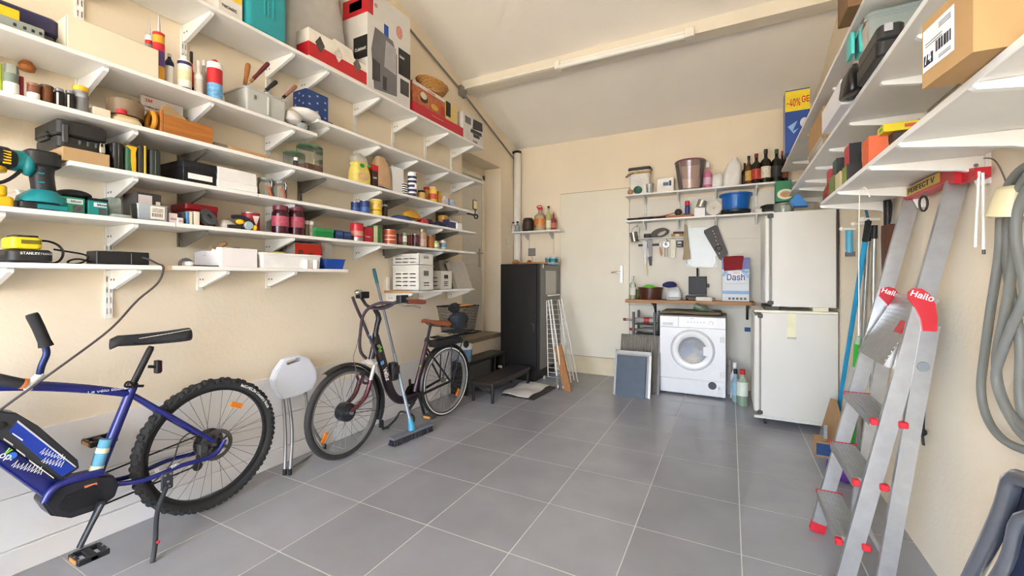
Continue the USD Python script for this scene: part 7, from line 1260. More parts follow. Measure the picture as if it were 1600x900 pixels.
solo('frying_pan', [lathe([(r * 0.85, 0), (r * 1.02, 0.02), (r * 1.04, 0.045), (r * 0.99, 0.045), (r * 0.85, 0.01), (0, 0.01)], (x, 4.95, ZM), 32)], mat('#1d1b1b', 0.45), 'black pan under the bright blue bowl', 'pan')
t = thing('washing_up_bowl', 'bright blue plastic washing-up bowl on the black pan', 'bowl', (x, 4.95, ZM + 0.046)); hh = h - 0.046
part(t, 'bowl', lathe([(r * 0.82, 0), (r * 0.9, hh * 0.1), (r * 1.0, hh * 0.9), (r * 1.17, hh * 0.9), (r * 1.17, hh), (r * 0.96, hh), (r * 0.84, 0.012), (0, 0.012)], (x, 4.95, ZM + 0.046), 40), mat('#0f62b8', 0.35, var=0.04)); part(t, 'handle_slot', bx(x - 0.018, x + 0.018, 4.95 - r * 0.98, 4.95 - r * 0.9, ZM + 0.07, ZM + 0.046 + hh * 0.72, 0.004), mat('#2f86d6', 0.3))
carton('card_box', 'small cream box right of the blue bowl', 'box', 0.221, 0.289, 4.90, 5.0, ZM, 0.045, mat('#d9d3c0', 0.5)); 
solo('black_dish', lathe([(0.095, 0), (0.10, 0.03), (0.07, 0.075), (0.05, 0.08)], (0.352, 4.95, ZM), 6), mat('#191716', 0.5), 'black faceted pot at the right end of the lower back shelf', 'pot')

# ---------------------------------------------------------------- utensils hung on the back wall
yb = B - 0.012
t = thing('utensil_shelf', 'small white wire shelf with cords and brushes on the back wall', 'shelf', (-0.702, 4.99, 1.648)); zq = 1.648; za = 1.824; xa, xb = -0.948, -0.455
part(t, 'rod', [tube([(xa, 4.96, za), (xa, 4.96, zq), (xb, 4.96, zq), (xb, 4.96, za + 0.02)], 0.006, 8), tube([(xa, 4.96, zq), (xa, yb, zq)], 0.005, 8), tube([(xb, 4.96, zq), (xb, yb, zq)], 0.005, 8)], WHITE); part(t, 'floor_plate', bx(xa, xb, 4.965, yb, zq + 0.0, zq + 0.006, 0.001), WHITE)
lp = []
for k in range(4): lp += [np.array((-0.721 + 0.085 * math.cos(a) * (1 - 0.08 * k) + 0.01 * k, 4.985 + 0.004 * k, zq + 0.055 + 0.045 * math.sin(a) * (1 - 0.1 * k) + 0.02 * math.cos(a))) for a in np.arange(0, 2 * math.pi, 0.4)]
solo('cord_coil', tube(smoothpath(lp, 2), 0.011, 8), mat('#5f5954', 0.6), 'grey brown coiled hose lying on the white wire shelf', 'hose')
solo('scrub_brush', rbx(-0.893, -0.814, 4.975, 5.03, zq + 0.008, zq + 0.055, 0.02), mat('#2a2524', 0.6), 'black brush lying at the left of the coiled hose', 'brush')
for i, (a, b, h, c, nm) in enumerate(((-0.59, -0.469, 0.035, '#a07a48', 'small tan block on the white wire shelf'), (-0.57, -0.463, 0.02, '#4a2a22', 'dark brown block stacked on the tan block'))):
    carton('sanding_block', nm, 'block', a, b, 4.975, 5.02, zq + 0.007 + 0.036 * i, h, mat(c, 0.6), prints=[('-y', 0.35, 0.7, 0.2, 0.8, mat('#d9d2c4', 0.5))] if i == 0 else ())
x, r, h = -0.986, 0.047, 0.262; mz0 = 1.613; mz1 = 1.725
t = thing('metal_mug', 'shiny metal mug with wire handle hanging left of the knives', 'mug', (x, 4.97, mz0)); mg = rotm(lathe([(r * 0.9, 0), (r, 0.004), (r, mz1 - mz0), (r * 0.95, mz1 - mz0), (r * 0.9, 0.006), (0, 0.006)], (0, 0, 0), 24), -12, (0, 1, 0), (0, 0, 0)).apply_translation((x, 4.97, mz0)); part(t, 'cup', mg, mat('#a9a7a4', 0.2, metal=0.9)); part(t, 'handle', tube(smoothpath([(x - r * 0.8, 4.97, mz1), (x - r * 0.5, 4.97, mz1 + 0.05), (x + r * 0.8, 4.97, mz1 + 0.06), (x + r * 1.0, 4.97, mz1 - 0.01)], 5), 0.003, 6), TIN); part(t, 'hook', tube(smoothpath([(x + 0.02, yb, mz1 + 0.10), (x + 0.02, 4.99, mz1 + 0.08), (x + 0.02, 4.97, mz1 + 0.065)], 4), 0.003, 6), BLACK)
kz = 1.577
t = thing('knife_rack', 'black magnetic bar holding blades on the back wall', 'rack', (-0.706, yb, kz)); part(t, 'bar', bx(-0.964, -0.713, B - 0.026, B - 0.009, kz - 0.012, kz + 0.014, 0.003), BLACK)
def blade(nm, lab, cat_, pts, m, handle=None, hm=None, y=5.028, th=0.003):
    t = thing(nm, lab, cat_, (pts[0][0], y, min(p_[1] for p_ in pts))); part(t, 'blade', ext(pts, y - th, y, 'xz'), m)
    if handle: part(t, 'handle', ext(handle, y - th - 0.008, y + 0.003, 'xz'), hm)
    return t
steel_d = mat('#77736d', 0.3, metal=0.6, var=0.1)
blade('trowel', 'flat steel spatula with a cream handle pointing down', 'spatula', [(-0.913, 1.629), (-0.862, 1.62), (-0.869, 1.367), (-0.898, 1.367)], steel_d, [(-0.898, 1.375), (-0.869, 1.374), (-0.855, 1.225), (-0.877, 1.218)], mat('#d9c9a4', 0.5))
blade('trowel', 'broad dark steel scraper beside the cream handled spatula', 'scraper', [(-0.862, 1.628), (-0.834, 1.641), (-0.805, 1.64), (-0.805, 1.447), (-0.841, 1.419)], mat('#5d5955', 0.35, metal=0.5), [(-0.848, 1.434), (-0.805, 1.447), (-0.812, 1.336), (-0.834, 1.337)], mat('#2a211d', 0.5))
blade('folding_knife', 'small folding knife with orange wood handle', 'knife', [(-0.727, 1.593), (-0.699, 1.592), (-0.706, 1.548), (-0.72, 1.548)], steel_d, [(-0.727, 1.548), (-0.706, 1.548), (-0.692, 1.474), (-0.706, 1.445), (-0.72, 1.475)], mat('#b5793f', 0.5))
q = np.array((-0.648, 5.01, 1.574)); t = thing('rotary_whisk', 'shiny rotary egg whisk hanging on the back wall', 'whisk', q); part(t, 'wheel', lathe([(0.02, -0.003), (0.032, -0.003), (0.032, 0.003), (0.02, 0.003), (0.02, -0.003)], q, 24, axis='y'), mat('#c9c6c0', 0.2, metal=0.8)); part(t, 'beater', [tube([q + (a, 0, -0.03), q + (a, 0, -0.14)], 0.004, 6) for a in (-0.015, 0.012)], mat('#c9c6c0', 0.25, metal=0.8)); part(t, 'crank', tube([q + (-0.02, -0.006, 0.01), q + (0.02, -0.006, 0.04), q + (0.0, -0.006, 0.06)], 0.006, 6), TIN)
blade('cooking_fork', 'wide slotted metal slice with olive tint hanging by the whisk', 'utensil', [(-0.601, 1.631), (-0.546, 1.629), (-0.553, 1.427), (-0.574, 1.413), (-0.601, 1.428)], mat('#8d8670', 0.35, metal=0.4), None, None, 5.02)
x0, x1 = -0.537, -0.47; z0, z1 = 1.54, 1.611
t = thing('digital_timer', 'small black digital timer fixed beside the olive slice', 'timer', ((x0 + x1) / 2, 5.02, z0)); part(t, 'case', rbx(x0, x1, 5.0, B - 0.009, z0, z1, 0.006), BLACK); part(t, 'display', bx(x0 + 0.01, x1 - 0.014, 4.996, 5.0, (z0 + z1) / 2, z1 - 0.01, 0.001), mat('#aab0a8', 0.3)); part(t, 'button', [bx(x0 + 0.012 + 0.014 * k, x0 + 0.02 + 0.014 * k, 4.997, 5.0, z0 + 0.01, z0 + 0.018, 0) for k in range(3)], WHITE, kind='stuff')
solo('hanging_cloth', wob(sub(ext([(-0.45, 1.794), (-0.431, 1.779), (-0.391, 1.408), (-0.47, 1.395)], 4.985, 5.0, 'xz'), 4), 0.006, 16, 3), mat('#a8987a', 0.85, var=0.06), 'narrow beige cloth hanging folded beside the white tray', 'cloth')
t = thing('serving_tray', 'rectangular white tray with bright corner rim hanging on the wall', 'tray', (-0.283, 5.03, 1.308)); part(t, 'panel', ext([(-0.42, 1.768), (-0.137, 1.752), (-0.124, 1.307), (-0.434, 1.317)], 5.028, 5.04, 'xz'), mat('#d3d6cf', 0.25, var=0.02))
part(t, 'rim', [tube([(-0.387, 5.025, 1.758), (-0.225, 5.025, 1.756)], 0.006, 6), tube([(-0.426, 5.025, 1.41), (-0.426, 5.025, 1.353), (-0.38, 5.025, 1.316), (-0.168, 5.025, 1.307), (-0.136, 5.025, 1.355), (-0.143, 5.025, 1.432)], 0.008, 6)], mat('#f4f2ea', 0.25))
t = thing('grater_board', 'dark brown perforated board hanging tilted beside the white tray', 'board', (-0.142, 5, 1.431)); part(t, 'panel', ext(Polygon([(-0.256, 1.713), (-0.148, 1.763), (-0.123, 1.755), (-0.025, 1.462), (-0.031, 1.442), (-0.08, 1.381), (-0.105, 1.395), (-0.256, 1.685)]), 4.995, 5.012, 'xz'), mat('#3b342d', 0.5, var=0.15))
part(t, 'glint', [cyl(np.array(q) - (0, 0.002, 0), q, 0.005, n=6) for q in ((-0.154, 4.995, 1.672), (-0.142, 4.995, 1.637), (-0.135, 4.995, 1.596), (-0.117, 4.995, 1.554), (-0.104, 4.995, 1.457), (-0.167, 4.995, 1.701))], mat('#d9d4cc', 0.3), kind='stuff'); part(t, 'ring', tube([np.array((-0.111, 4.992, 1.512)) + (0.028 * math.cos(a), 0, 0.028 * math.sin(a)) for a in np.arange(18) * math.pi / 9], 0.004, 6, closed=True), mat('#25211d', 0.4)); part(t, 'hook', tube([(-0.148, 5.01, 1.812), (-0.148, 5, 1.749)], 0.003, 6), TIN)
# ---------------------------------------------------------------- worktop
yw = 4.90
x, r, h = -0.985, 0.035, 0.265
bottle('glass_bottle', 'clear glass bottle with a little green liquid at the worktop end', 'bottle', x, 4.84, ZW, r, h, clear('#dfe6d8', 0.25, 0.05), mat('#c9ccc2', 0.3), fill=(0.35, mat('#9aa84a', 0.2)), lab=(0.18, 0.5, mat('#dcdccb', 0.5)))
x, r, h = -0.802, 0.134, 0.135
t = thing('plastic_basin', 'dark brown oval bowl holding a bright green cloth', 'bowl', (x, yw, ZW)); part(t, 'bowl', lathe([(r * 0.8, 0), (r * 0.86, 0.01), (r * 0.96, h * 0.93), (r * 1.03, h * 0.95), (r * 1.03, h), (r * 0.93, h), (r * 0.8, 0.012), (0, 0.012)], (x, yw, ZW), 36).apply_transform(np.eye(4)), mat('#4a2718', 0.3, var=0.08))
solo('green_cloth', wob(sph((x - 0.02, yw, ZW + h * 0.95), r * 0.5, r * 0.5, 0.04, 3), 0.012, 14, 5), mat('#6fd03a', 0.7), 'bright green cloth in the dark brown bowl', 'cloth')
jar('glass_jar', 'small olive glass jar behind the brown bowl', 'jar', -0.966, 5.0, ZW, 0.03, 0.11, mat('#7a8430', 0.2), None, lid_h=0.05, neck=0.9)
solo('glass_carafe', bag(-0.634, -0.468, 4.84, 4.98, ZW, 0.135, 81, 0.6, 0.014), mat('#cfd2d0', 0.3, var=0.1), 'crumpled grey plastic bag between brown bowl and waffle iron', 'bag')
solo('blue_beanie', wob(sph((-0.6, 4.90, ZW + 0.165), 0.075, 0.07, 0.035, 3), 0.012, 14, 9), mat('#232c5e', 0.8), 'dark blue cloth cap lying on the crumpled grey bag', 'cap')
t = thing('waffle_iron', 'black cast waffle iron standing open on the worktop', 'waffle iron', (-0.324, 4.96, ZW)); wi = mat('#0e0d0d', 0.5, var=0.1)
wx0, wx1 = -0.41, -0.229; wz0, wz1 = ZW + 0.06, 1.21
part(t, 'upper_plate', bx(wx0, wx1, 4.985, 5.005, wz0, wz1, 0.003), wi); part(t, 'grid', [bx(wx0 + 0.008 + (wx1 - wx0 - 0.016) * k / 8, wx0 + 0.012 + (wx1 - wx0 - 0.016) * k / 8, 4.979, 4.985, wz0 + 0.006, wz1 - 0.006, 0) for k in range(9)] + [bx(wx0 + 0.006, wx1 - 0.006, 4.979, 4.985, wz0 + 0.006 + (wz1 - wz0 - 0.016) * k / 7, wz0 + 0.010 + (wz1 - wz0 - 0.016) * k / 7, 0) for k in range(8)], wi, kind='stuff')
part(t, 'lower_plate', bx(wx0 - 0.02, wx1 + 0.01, 4.84, 4.98, ZW + 0.025, ZW + 0.05, 0.004), wi); part(t, 'handle', tube([((wx0 + wx1) / 2, 4.995, wz1), ((wx0 + wx1) / 2 - 0.002, 4.99, 1.301)], 0.010, 8), wi); part(t, 'hinge', bx(wx1, wx1 + 0.025, 4.985, 5.0, (wz0 + wz1) / 2 - 0.02, (wz0 + wz1) / 2 + 0.02, 0.003), wi); part(t, 'foot', [cyl((xx, yy_, ZW), (xx, yy_, ZW + 0.026), 0.008, n=8) for xx in (wx0 - 0.01, wx1) for yy_ in (4.85, 4.97)], wi)
solo('wire_rack', [tube([(-0.607, 4.79, ZW + 0.028), (-0.138, 4.79, ZW + 0.028), (-0.138, 4.83, ZW + 0.028), (-0.607, 4.83, ZW + 0.028)], 0.003, 5, closed=True), tube([(-0.138, 4.79, ZW + 0.028), (-0.138, 4.79, ZW), (-0.174, 4.79, ZW), (-0.174, 4.79, ZW + 0.028)], 0.003, 5), tube([(-0.594, 4.79, ZW), (-0.594, 4.79, ZW + 0.028)], 0.003, 5)], mat('#8d8a84', 0.3, metal=0.7), 'thin wire cooling rack along the front of the worktop', 'rack')
solo('white_cloth', wob(rbx(-0.325, -0.166, 4.74 + 0.03, 4.785, ZW + 0.0, ZW + 0.045, 0.02), 0.006, 22, 6), mat('#e0dbd0', 0.8), 'small folded white cloth before the waffle iron', 'cloth')
x0, x1, h = -0.078, 0.173, 0.468; h = 0.448
t = carton('detergent_carton', 'large washing powder pack with blue lettering and a red cloth over it', 'pack', x0, x1, 4.86, 5.0, ZW, h, mat('#d9dcde', 0.45, var=0.02), prints=[('-y', 0, 1, 0.74, 1.0, mat('#5b5aa6', 0.4)), ('-y', 0.02, 0.98, 0.17, 0.245, mat('#7aa6d0', 0.4)), ('-y', 0.1, 0.9, 0.405, 0.412, mat('#a9b2bb', 0.5)), ('-y', 0.12, 0.84, 0.46, 0.69, mat('#e6e6e6', 0.45))],
    words=[('-y', 'Dash', 0.16, 0.49, 0.062, mat('#3c4f86', 0.45), 0.17), ('-y', '2en1', 0.42, 0.64, 0.018, mat('#d88a98', 0.45))], b=0.006)
fr = frame_of('-y', x0, x1, 4.86, 5.0, ZW, h)
part(t, 'printed_picture', [disc(fr, u, v, 0.018, 0.022, h, 9) for u, v in ((0.85, 0.64), (0.93, 0.70), (0.78, 0.70), (0.94, 0.58), (0.08, 0.62), (0.14, 0.68))], mat('#8fb4d6', 0.4, var=0.2, scale=60)); part(t, 'printed_icon', [panel(fr, 0.24 + 0.14 * k, 0.33 + 0.14 * k, 0.04, 0.09, 0.0015) for k in range(5)], mat('#5a5a60', 0.5), kind='stuff')
rx0, rx1 = -0.06, 0.11; rz1 = ZW + h + 0.012; rz0 = 1.268
solo('red_cloth', [wob(sub(hull([(a, y, z) for y in (4.838, 4.852) for a, z in ((rx0, rz0), (rx1 - 0.01, rz0 + 0.01), (rx0 - 0.005, rz1), (rx1 + 0.015, rz1 - 0.004))]), 4), 0.007, 16, 5), wob(sub(bx(rx0, rx1 + 0.01, 4.842, 4.95, ZW + h + 0.006, ZW + h + 0.018, 0.004), 3), 0.006, 16, 6)], mat('#86181f', 0.85, sheen=0.2), 'dark red cloth draped over the washing powder pack', 'cloth')
# ---------------------------------------------------------------- under the worktop
WY = 4.575; wx0, wx1 = -0.655, -0.039; wz1 = 0.814; W_ = wx1 - wx0
t = thing('washing_machine', 'white front loading washing machine under the worktop', 'washing machine', ((wx0 + wx1) / 2, 4.8, 0)); ww = mat('#e6e5e3', 0.28, var=0.015, coat=0.3)
part(t, 'body', bx(wx0, wx1, WY + 0.004, 5.03, 0.02, wz1 - 0.012, 0.006), ww); part(t, 'top', bx(wx0 - 0.002, wx1 + 0.002, WY + 0.01, 5.03, wz1 - 0.011, wz1, 0.003), mat('#6d6a66', 0.5))
part(t, 'kick_panel', bx(wx0 + 0.002, wx1 - 0.002, WY - 0.004, WY + 0.003, 0.02, 0.165, 0.003), ww); part(t, 'front_panel', bx(wx0 + 0.001, wx1 - 0.001, WY - 0.008, WY + 0.003, 0.172, wz1 - 0.125, 0.003), ww)
part(t, 'control_panel', bx(wx0 + W_ * 0.30, wx1 - 0.001, WY - 0.010, WY + 0.003, wz1 - 0.122, wz1 - 0.013, 0.003), ww); part(t, 'detergent_drawer', bx(wx0 + 0.001, wx0 + W_ * 0.295, WY - 0.010, WY + 0.003, wz1 - 0.122, wz1 - 0.013, 0.003), ww)
part(t, 'drawer_pull', bx(wx0 + W_ * 0.05, wx0 + W_ * 0.21, WY - 0.013, WY - 0.009, wz1 - 0.108, wz1 - 0.082, 0.003), mat('#cfcfce', 0.35))
dc = (-0.34, WY - 0.008, 0.466)
part(t, 'door', [lathe([(0.132, -0.012), (0.15, -0.024), (0.185, -0.022), (0.202, -0.004), (0.203, 0.0), (0.132, 0.0), (0.132, -0.012)], dc, 56, axis='y')], ww); part(t, 'door_gap', lathe([(0.2035, -0.0015), (0.2075, -0.0015), (0.2075, 0.0), (0.2035, 0.0), (0.2035, -0.0015)], dc, 56, axis='y'), mat('#8f8f8e', 0.5))
part(t, 'glass', lathe([(0.001, -0.006), (0.08, -0.010), (0.128, -0.014), (0.132, -0.010), (0.132, -0.004)], dc, 40, axis='y'), clear('#c9c6c2', 0.12, 0.05)); part(t, 'drum_seal', lathe([(0.10, -0.002), (0.132, -0.004), (0.132, -0.0015), (0.10, -0.0005), (0.10, -0.002)], dc, 40, axis='y'), mat('#8a7a66', 0.5, var=0.1))
part(t, 'door_pull', hull([(dc[0] + a, dc[1] - b, dc[2] + c) for a in (0.10, 0.16) for b in (0.01, 0.027) for c in (-0.045, 0.045)]), ww)
rg = np.random.default_rng(4)
for i, (a, b, r, c) in enumerate(((-0.05, 0.03, 0.05, '#b9b0cc'), (-0.06, -0.04, 0.045, '#8a97b8'), (0.01, -0.06, 0.05, '#d9cda8'), (0.03, 0.0, 0.045, '#d6d0c2'), (0.04, 0.055, 0.04, '#b8a070'), (0.0, 0.06, 0.035, '#c9c3cc'), (0.065, 0.02, 0.03, '#a8683c'), (-0.02, -0.01, 0.04, '#7f93b4'), (0.06, -0.045, 0.03, '#b0885a'))):
    part(t, 'laundry', wob(sph((dc[0] + a, dc[1] - 0.001, dc[2] + b), r, 0.0028, r * 0.8, 2), 0.002, 30, i, (1, 0.2, 1)), mat(c, 0.8))
part(t, 'filter_cover', lathe([(0.001, -0.006), (0.034, -0.006), (0.038, 0.0)], (-0.158, WY - 0.004, 0.126), 24, axis='y'), mat('#2b2a2e', 0.4)); part(t, 'plug', lathe([(0.001, -0.005), (0.012, -0.005), (0.014, 0)], (-0.096, WY - 0.004, 0.108), 14, axis='y'), mat('#c3bfba', 0.4))
for py in (0.587, 0.242): part(t, 'hinge', rbx(-0.087, -0.056, WY - 0.018, WY - 0.0085, py - 0.026, py + 0.026, 0.004), mat('#dedbd2', 0.4))
part(t, 'knob', lathe([(0.001, -0.016), (0.018, -0.016), (0.02, 0)], (-0.17, WY - 0.010, wz1 - 0.07), 20, axis='y'), ww); part(t, 'panel_mark', [bx(-0.363, -0.328, WY - 0.0115, WY - 0.0095, wz1 - 0.032, wz1 - 0.026, 0)] + [bx(-0.388 + 0.03 * k, -0.388 + 0.03 * k + 0.012, WY - 0.0115, WY - 0.0095, wz1 - 0.07, wz1 - 0.062, 0) for k in range(6)], mat('#a5a3a2', 0.4), kind='stuff')
for xx in (wx0 + 0.05, wx1 - 0.05): part(t, 'foot', cyl((xx, WY + 0.04, 0), (xx, WY + 0.04, 0.021), 0.02), mat('#5a5856', 0.5))
solo('folded_tarpaulin', wob(sub(rbx(wx0 + 0.01, wx1 - 0.04, WY + 0.03, 5.0, wz1 + 0.008, wz1 + 0.036, 0.03), 2), 0.008, 10, 3), mat('#6d6347', 0.8, var=0.15), 'rumpled olive brown cloth lying on top of the washing machine', 'cloth')
t = thing('glass_bottle', 'green glass bottle lying on the cloth above the washing machine', 'bottle', (-0.24, 4.70, wz1 + 0.035)); bq = np.array((-0.332, 4.72, 0.903)); br = np.array((-0.169, 4.72, 0.849)); bd = br - bq; part(t, 'body', tube([bq, bq + bd * 0.05, bq + bd * 0.6, bq + bd * 0.8, bq + bd], [0.03, 0.036, 0.036, 0.016, 0.014], 16), mat('#5a6a54', 0.15)); part(t, 'cap', tube([bq + bd * 0.98, bq + bd * 1.12], 0.016, 10), mat('#8a3a34', 0.4))
# panels leaning by the machine
c0, c1 = np.array((-1.046, 4.396, 0)), np.array((-0.673, 4.48, 0)); c1 = np.array((-0.665, 4.47, 0)); c0 = np.array((-1.064, 4.47, 0)); ht = 0.582
t = thing('corrugated_panel', 'translucent grey corrugated panel leaning beside the washing machine', 'panel', c0); n_ = 34; lean = 0.14
pts = []
for k in range(n_ + 1):
    x = c0[0] + (c1[0] - c0[0]) * k / n_; pts.append((x, 0.012 * (k % 2)))
poly = [(x, d) for x, d in pts] + [(x, d + 0.004) for x, d in reversed(pts)]
m = ext(poly, 0, ht, 'xy'); v = np.array(m.vertices); v[:, 1] += 4.47 + lean * v[:, 2] / ht
part(t, 'sheet', TM(v, m.faces, process=False), mat('#8b857b', 0.35, var=0.12, scale=12)); part(t, 'edge_strip', hull([(c1[0] + a, 4.468 + b + lean * z / ht, z) for a in (-0.004, 0.018) for b in (0, 0.022) for z in (0, ht)]), mat('#6f6a62', 0.4))
b0, b1 = -1.069, -0.708; hb = 0.443
t = thing('framed_board', 'dark blue grey board with aluminium frame leaning before the corrugated panel', 'board', (b0, 4.28, 0)); L2 = 0.10
def slab(x0, x1, z0, z1, d0, d1): return hull([(x, 4.275 + d + L2 * z / hb, z) for x in (x0, x1) for z in (z0, z1) for d in (d0, d1)])
part(t, 'backing', slab(b0 + 0.02, b1 + 0.0, 0, hb - 0.01, 0.012, 0.03), mat('#8d8a84', 0.4)); part(t, 'frame_bar', slab(b0, b0 + 0.022, 0, hb, 0, 0.028), mat('#86847f', 0.4, metal=0.5)); part(t, 'frame_bar', slab(b0 + 0.0225, b1, hb - 0.035, hb, 0, 0.011), mat('#86847f', 0.4, metal=0.5)); part(t, 'frame_bar', slab(b1 - 0.02, b1 + 0.004, 0, hb - 0.036, 0, 0.011), mat('#a5a39e', 0.4, metal=0.4))
part(t, 'panel', slab(b0 + 0.024, b1 - 0.045, 0.0, hb - 0.05, -0.022, 0.0), mat('#3f4d5c', 0.5, var=0.1, scale=10))
# bottle rack
rxa, rxb = -0.946, -0.722; rt = 0.822; grm = mat('#4a4845', 0.45, metal=0.3)
t = thing('bottle_rack', 'grey metal bottle rack between the door and the washing machine', 'rack', (rxa, 4.8, 0))
part(t, 'upright', bx(rxa - 0.012, rxa + 0.012, 4.66, 4.69, 0, rt, 0.003), grm); part(t, 'upright', bx(rxb - 0.012, rxb + 0.012, 4.66, 4.69, 0, rt, 0.003), grm); part(t, 'upright', bx(rxa - 0.012, rxa + 0.012, 4.95, 4.97, 0, rt, 0.003), grm); part(t, 'upright', bx(rxb - 0.012, rxb + 0.012, 4.95, 4.97, 0, rt, 0.003), grm)
sz1, sz2 = 0.69, 0.585
for z in (sz1, sz2, 0.25): part(t, 'tray', bx(rxa + 0.013, rxb - 0.013, 4.67, 4.96, z - 0.006, z, 0.001), mat('#35332f', 0.5))
for i, (z, px0, c, nm) in enumerate(((sz1 + 0.036, -1.045, '#9a9895', 'grey bottle with red label and cap lying on the top of the rack'), (sz2 + 0.034, -0.976, '#7d7b74', 'clear bottle lying on the second level of the rack'))):
    t2 = thing('water_bottle', nm, 'bottle', (rxa, 4.76, z - 0.034)); yb_ = 4.76; part(t2, 'body', lathe([(0.012, px0 + 0.0), (0.013, px0 + 0.05), (0.033, px0 + 0.14), (0.033, rxb - 0.03), (0.028, rxb - 0.018)], (0, yb_, z), axis='x'), mat(c, 0.2, var=0.1)); part(t2, 'cap', lathe([(0.015, px0 - 0.03), (0.015, px0 + 0.002)], (0, yb_, z), axis='x'), mat('#8a2a2a', 0.4))
    if i == 0: part(t2, 'red_label', lathe([(0.0338, rxa + 0.10), (0.0338, rxa + 0.16)], (0, yb_, z), axis='x'), mat('#a8302f', 0.4))
# detergents on the floor
for i, (a, m, cp, lb, nm, fl) in enumerate((((0.101, 0.047, 0.338), clear('#cfe0c8', 0.3, 0.1), RED, (0.28, 0.66, mat('#d6dccb', 0.45)), 'clear bottle of green washing liquid with red cap', (0.75, mat('#2f7a3c', 0.2))), ((0.044, 0.033, 0.313), clear('#b8d0d8', 0.4, 0.1), BLACK, (0.2, 0.6, mat('#9ac0d0', 0.45)), 'blue and green cleaner bottle with black cap behind the green one', (0.4, mat('#4a8a58', 0.2))), ((0.039, 0.04, 0.355), mat('#d9d8d4', 0.4), WHITE, (0.15, 0.5, mat('#b9c0c0', 0.45)), 'white detergent bottle with a large white cap near the machine', None), ((-0.012, 0.029, 0.351), mat('#bdb4ae', 0.4), mat('#cfc8c2', 0.4), None, 'grey beige bottle at the back beside the washing machine', None))):
    x, r, h = a; x = max(x, wx1 + r + 0.004)
    bottle('detergent_bottle', nm, 'bottle', x, (4.46, 4.57, 4.70, 4.84)[i], 0, r, h, m, cp, shoulder=0.62, neck_r=0.42, cap_h=0.12, lab=lb, fill=fl)
q = np.array((0.162, 5.04, 0.649)); solo('tape_patch', bx(q[0] - 0.028, q[0] + 0.028, B - 0.0115, B - 0.0088, q[2] - 0.022, q[2] + 0.022, 0), mat('#1f4680', 0.6), 'small piece of blue tape stuck on the back wall', 'tape')
# ---------------------------------------------------------------- the two white refrigerators by the right wall
fw = mat('#d6d2c8', 0.3, var=0.012, scale=3); fy = 3.93
def fridge(nm, lab, xd0, xd1, x0, x1, z0, z1, yb_):
    t = thing(nm, lab, 'refrigerator', ((x0 + x1) / 2, (fy + yb_) / 2, z0))
    part(t, 'body', bx(x0, x1, fy, yb_, z0 + 0.0, z1, 0.004), fw); part(t, 'door', bx(xd0, xd1, fy + 0.006, yb_ - 0.004, z0 + 0.03, z1 - 0.025, 0.008), fw); part(t, 'door_gasket', bx(xd1, x0, fy + 0.014, yb_ - 0.02, z0 + 0.04, z1 - 0.03, 0.002), mat('#8a8682', 0.6))
    part(t, 'hinge', [bx(xd1 - 0.016, x0 + 0.012, fy - 0.006, fy + 0.01, z1 - 0.045, z1 - 0.012, 0.002), bx(xd1 - 0.016, x0 + 0.012, fy - 0.006, fy + 0.01, z0 + 0.016, z0 + 0.044, 0.002)], mat('#3a3836', 0.5)); return t
zf0, zf1 = 0.075, 0.916; zg0, zg1 = 0.966, 1.723
t = fridge('freezer', 'lower white freezer standing on castors with yellowed tape strip', 0.172, 0.215, 0.222, 0.728, zf0, zf1, 4.48)
part(t, 'base_rail', bx(0.172, 0.712, fy - 0.012, fy - 0.0005, 0.06, 0.082, 0.003), fw); part(t, 'rear_top', bx(0.172, 0.728, fy - 0.004, 4.48, zf1 + 0.0005, zf1 + 0.02, 0.003), mat('#e3dcc8', 0.4))
for x in (0.254, 0.66):
    for y in (3.99, 4.42): part(t, 'castor', [lathe([(0.02, -0.012), (0.029, -0.008), (0.029, 0.008), (0.02, 0.012)], (x, y, 0.029), 16, axis='x'), cyl((x, y, 0.03), (x, y, 0.074), 0.008)], mat('#1f1e1d', 0.5))
fx = 0.43; part(t, 'tape_strip', bx(fx - 0.028, fx + 0.028, fy - 0.003, fy - 0.0005, 0.713, zf1 - 0.004, 0), mat('#e4deba', 0.6)); part(t, 'tape_end', bx(fx - 0.03, fx + 0.032, fy - 0.004, fy - 0.003, 0.713, 0.728, 0), mat('#b5ab98', 0.6))
for x in (0.30, 0.62): solo('spacer_block', bx(x - 0.05, x + 0.05, fy + 0.01, 4.4, zf1 + 0.0205, zg0, 0.002), mat('#d9d0b4' if x > 0.5 else '#4a443e', 0.6), ('pale wooden spacer between the two white refrigerators' if x > 0.5 else 'dark spacer strip between the two white refrigerators'), 'spacer')
t = fridge('refrigerator', 'upper white refrigerator stacked on the freezer', 0.248, 0.284, 0.297, 0.716, zg0, zg1, 4.45)
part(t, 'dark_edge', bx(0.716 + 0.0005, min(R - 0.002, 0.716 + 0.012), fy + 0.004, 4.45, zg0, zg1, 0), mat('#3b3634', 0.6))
zt = zg1
solo('blue_sheet', ext([(0.432, 1.823), (0.484, 1.875), (0.552, 1.767), (0.454, 1.772)], 4.0, 4.10, 'xz'), mat('#2a7cc4', 0.4), 'blue folded plastic sheet on top of the upper refrigerator', 'plastic sheet')
t = thing('glass_jar', 'clear storage jar on the refrigerator under the green carton', 'jar', (0.415, 4.3, zt)); part(t, 'body', lathe([(0.07, 0), (0.075, 0.01), (0.075, 0.12), (0.06, 0.13)], (0.415, 4.32, zt), 24), clear('#cdd6cc', 0.25, 0.06)); part(t, 'contents', lathe([(0.068, 0.004), (0.07, 0.05), (0, 0.06)], (0.415, 4.32, zt), 24), mat('#5a4a3a', 0.7, var=0.3, scale=60))
x0, x1, h = 0.35, 0.466, 0.133
